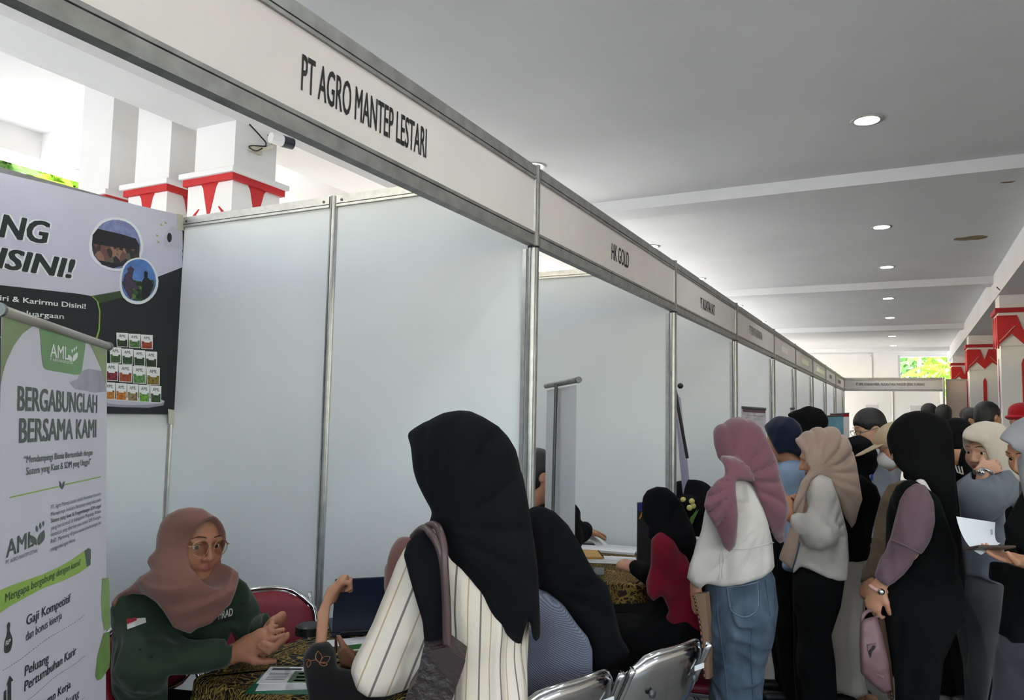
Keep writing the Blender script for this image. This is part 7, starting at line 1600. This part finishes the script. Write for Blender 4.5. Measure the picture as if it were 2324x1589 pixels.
# ------------------------------------------------------------------ folding chairs (chrome tube, dark red pads)
M_PAD = mat('dark_red_vinyl', rgb(128, 22, 44), .45, bump=.15, bscale=120)
def chair_proto():
    P_ = {}
    def keep(n, b, m, smooth=True):
        bmesh.ops.recalc_face_normals(b.b, faces=b.b.faces); me = bpy.data.meshes.new(n); b.b.to_mesh(me); b.b.free(); me.materials.append(m)
        if smooth:
            for p in me.polygons: p.use_smooth = True
        P_.setdefault(n, []).append(me)
    b = MB(); b.box((-.19, -.17, .425), (.19, .2, .465), .018); keep('seat', b, M_PAD)
    b = MB(); b.box((-.185, -.165, .41), (.185, .195, .427), .004); keep('seat_pan', b, M_DARKMET, False)
    for s in (-1, 1):
        b = MB(); b.tube(smoothcurve([(s*.205, .22, 0.012), (s*.205, .02, .42), (s*.205, -.12, .66), (s*.2, -.21, .84)], 6), .011, 10); keep('frame_tube', b, M_CHROME)
        b = MB(); b.tube([(s*.185, -.27, .012), (s*.185, .13, .415)], .011, 10); keep('rear_leg', b, M_CHROME)
        for y in ((.22), (-.27)): b = MB(); b.cyl((s*(.205 if y > 0 else .185), y, 0), (s*(.205 if y > 0 else .185), y, .02), .014, n=10); keep('foot_cap', b, M_BLACK)
    b = MB(); b.tube([(-.205, .15, .15), (.205, .15, .15)], .008, 8); keep('crossbar', b, M_CHROME); b = MB(); b.tube([(-.185, -.22, .06), (.185, -.22, .06)], .008, 8); keep('crossbar', b, M_CHROME)
    # curved back: chrome shell behind, red pad in front
    def back(th0, th1, m, name, x=.215, z0=.63, z1=.87, inset=0.):
        nx_, nz_ = 18, 10; b = MB(); g = {}
        for side, th in ((0, th0), (1, th1)):
            for i in range(nx_+1):
                for j in range(nz_+1):
                    u = -1+2*i/nx_; v = j/nz_; ex = (x-inset)*(1-.10*(2*v-1)**4-.05*v*v)
                    # rounded outline
                    vv = z0+inset+(z1-z0-2*inset)*v; vv = vv-(.05*abs(u)**4)*(v) + (.03*abs(u)**4)*(1-v)
                    yy = -.155-(vv-.63)*.33+.045*u*u; edge = max(abs(u)**6, abs(2*v-1)**6); off = th*(1-.75*edge)
                    g[(side, i, j)] = b.b.verts.new((ex*u, yy+off, vv))
        for i in range(nx_):
            for j in range(nz_):
                b.b.faces.new((g[0, i, j], g[0, i+1, j], g[0, i+1, j+1], g[0, i, j+1])); b.b.faces.new((g[1, i, j], g[1, i, j+1], g[1, i+1, j+1], g[1, i+1, j]))
        for i in range(nx_):
            b.b.faces.new((g[0, i, 0], g[1, i, 0], g[1, i+1, 0], g[0, i+1, 0])); b.b.faces.new((g[0, i, nz_], g[0, i+1, nz_], g[1, i+1, nz_], g[1, i, nz_]))
        for j in range(nz_):
            b.b.faces.new((g[0, 0, j], g[0, 0, j+1], g[1, 0, j+1], g[1, 0, j])); b.b.faces.new((g[0, nx_, j], g[1, nx_, j], g[1, nx_, j+1], g[0, nx_, j+1]))
        keep(name, b, m)
    back(-.02, .0, M_CHROME, 'back_shell'); back(.002, .026, M_PAD, 'back_pad', inset=.012)
    rim = []
    for a in np.linspace(0, 2*pi, 40, endpoint=False):
        u = max(-1, min(1, 1.25*cos(a))); v = max(0, min(1, .5+.62*sin(a))); vv = .63+.24*v-(.05*abs(u)**4)*v+(.03*abs(u)**4)*(1-v); rim.append((.215*u*(1-.10*(2*v-1)**4-.05*v*v), -.155-(vv-.63)*.33+.045*u*u, vv))
    b = MB(); b.tube(rim, .010, 8, closed=True); keep('back_rim', b, M_CHROME)
    for s in (-1, 1): b = MB(); b.cyl((s*.11, -.218, .75), (s*.11, -.208, .75), .012, n=12); keep('bolt', b, M_DARKMET)
    b = MB(); b.box((.10, -.222, .775), (.15, -.219, .79), 0, Matrix.Rotation(0, 4, 'Z')); keep('sticker', b, M_PAP, False)
    return P_
CP = chair_proto()
def chair(label, x, y, ang, gz=0.):
    e = empty('folding_chair', (x, y, 0), label, 'chair', 'chrome folding chairs', rz=radians(ang-90))
    for n, ms in CP.items():
        for me in ms: o = bpy.data.objects.new(n, me); COL.objects.link(o); o.parent = e
    return e
def fdir(a): return V(cos(radians(a)), sin(radians(a)), 0)
p = P(1180, 1660, 2.18); chair('chrome folding chair whose back is cut by the bottom edge, left of the two', p[0], p[1], 160)
p = p+V(.34, .94, 0)*.45; chair('chrome folding chair with dark red pad, right of the two at the bottom edge', p[0], p[1], 160)
p = P(372, 1600, 2.46); chair('folding chair under the woman in brown hijab and green shirt', p[0]+.10, p[1]-.0, 12)
p = P(960, 1560, 2.42); chair('folding chair under the seated visitor hidden by the striped blouse', p[0], p[1], 200)
p = PZ(Z7, 830, 1280, 3.36); chair('folding chair under the woman in the red sweater', p[0], p[1], 190)
p = P(1235, 1300, 3.75); chair('folding chair under the seated man in the second booth', p[0], p[1], 10)
p = P(1600, 1420, 4.75); chair('folding chair under the seated person beyond the red sweater', p[0], p[1], 190)
chair('empty folding chair with round dark red back beside the white partition', -2.06, 2.13, -30)

# ------------------------------------------------------------------ trees outside the openings
def tree(label, x, y, h, r, n, m, seed, palm=False):
    e = empty('tree', (x, y, -.12), label, 'tree', 'trees outside'); rd = np.random.RandomState(seed)
    MB().cyl((x, y, -.12), (x, y, h*.75), .14, .09, 10).build('trunk', mat('bark', rgb(120, 104, 84), .9, bump=.6, bscale=20), e)
    b = MB()
    for k in range(n):
        d = unit(rd.normal(size=3)); c = V(x, y, h)+d*r*rd.uniform(.4, 1)*V(1, 1, .8); L_ = rd.uniform(.25, .5) if not palm else rd.uniform(.6, 1.2); a = unit(rd.normal(size=3)+V(0, 0, -.3)); w = unit(np.cross(a, rd.normal(size=3)))*L_*(.22 if not palm else .06)
        b.poly([c, c+a*L_*.45+w, c+a*L_, c+a*L_*.45-w])
    o = b.build('foliage', m, e); o['kind'] = 'stuff'
M_FOL = mat('foliage_yellow_green', rgb(150, 186, 60), .6, var=.35, vscale=3); M_FOLD2 = mat('foliage_deep', rgb(86, 128, 60), .6, var=.35, vscale=3)  # yellow-green leaves and deeper green ones
tree('broad leafy tree outside the far window', -.4, 28.5, 3.6, 2.2, 1000, M_FOLD2, 1); tree('palm-like tree with long pale fronds outside the far window', 1.3, 24.9, 3.3, 1.0, 220, M_FOL, 2, True)
tree('yellow-green shrub outside the verandah opening', -8.7, 5.35, 4.0, .36, 260, M_FOL, 3); tree('tree trunk with sparse leaves outside the verandah, far left', -8.7, 4.5, 4.3, .35, 160, M_FOLD2, 4)
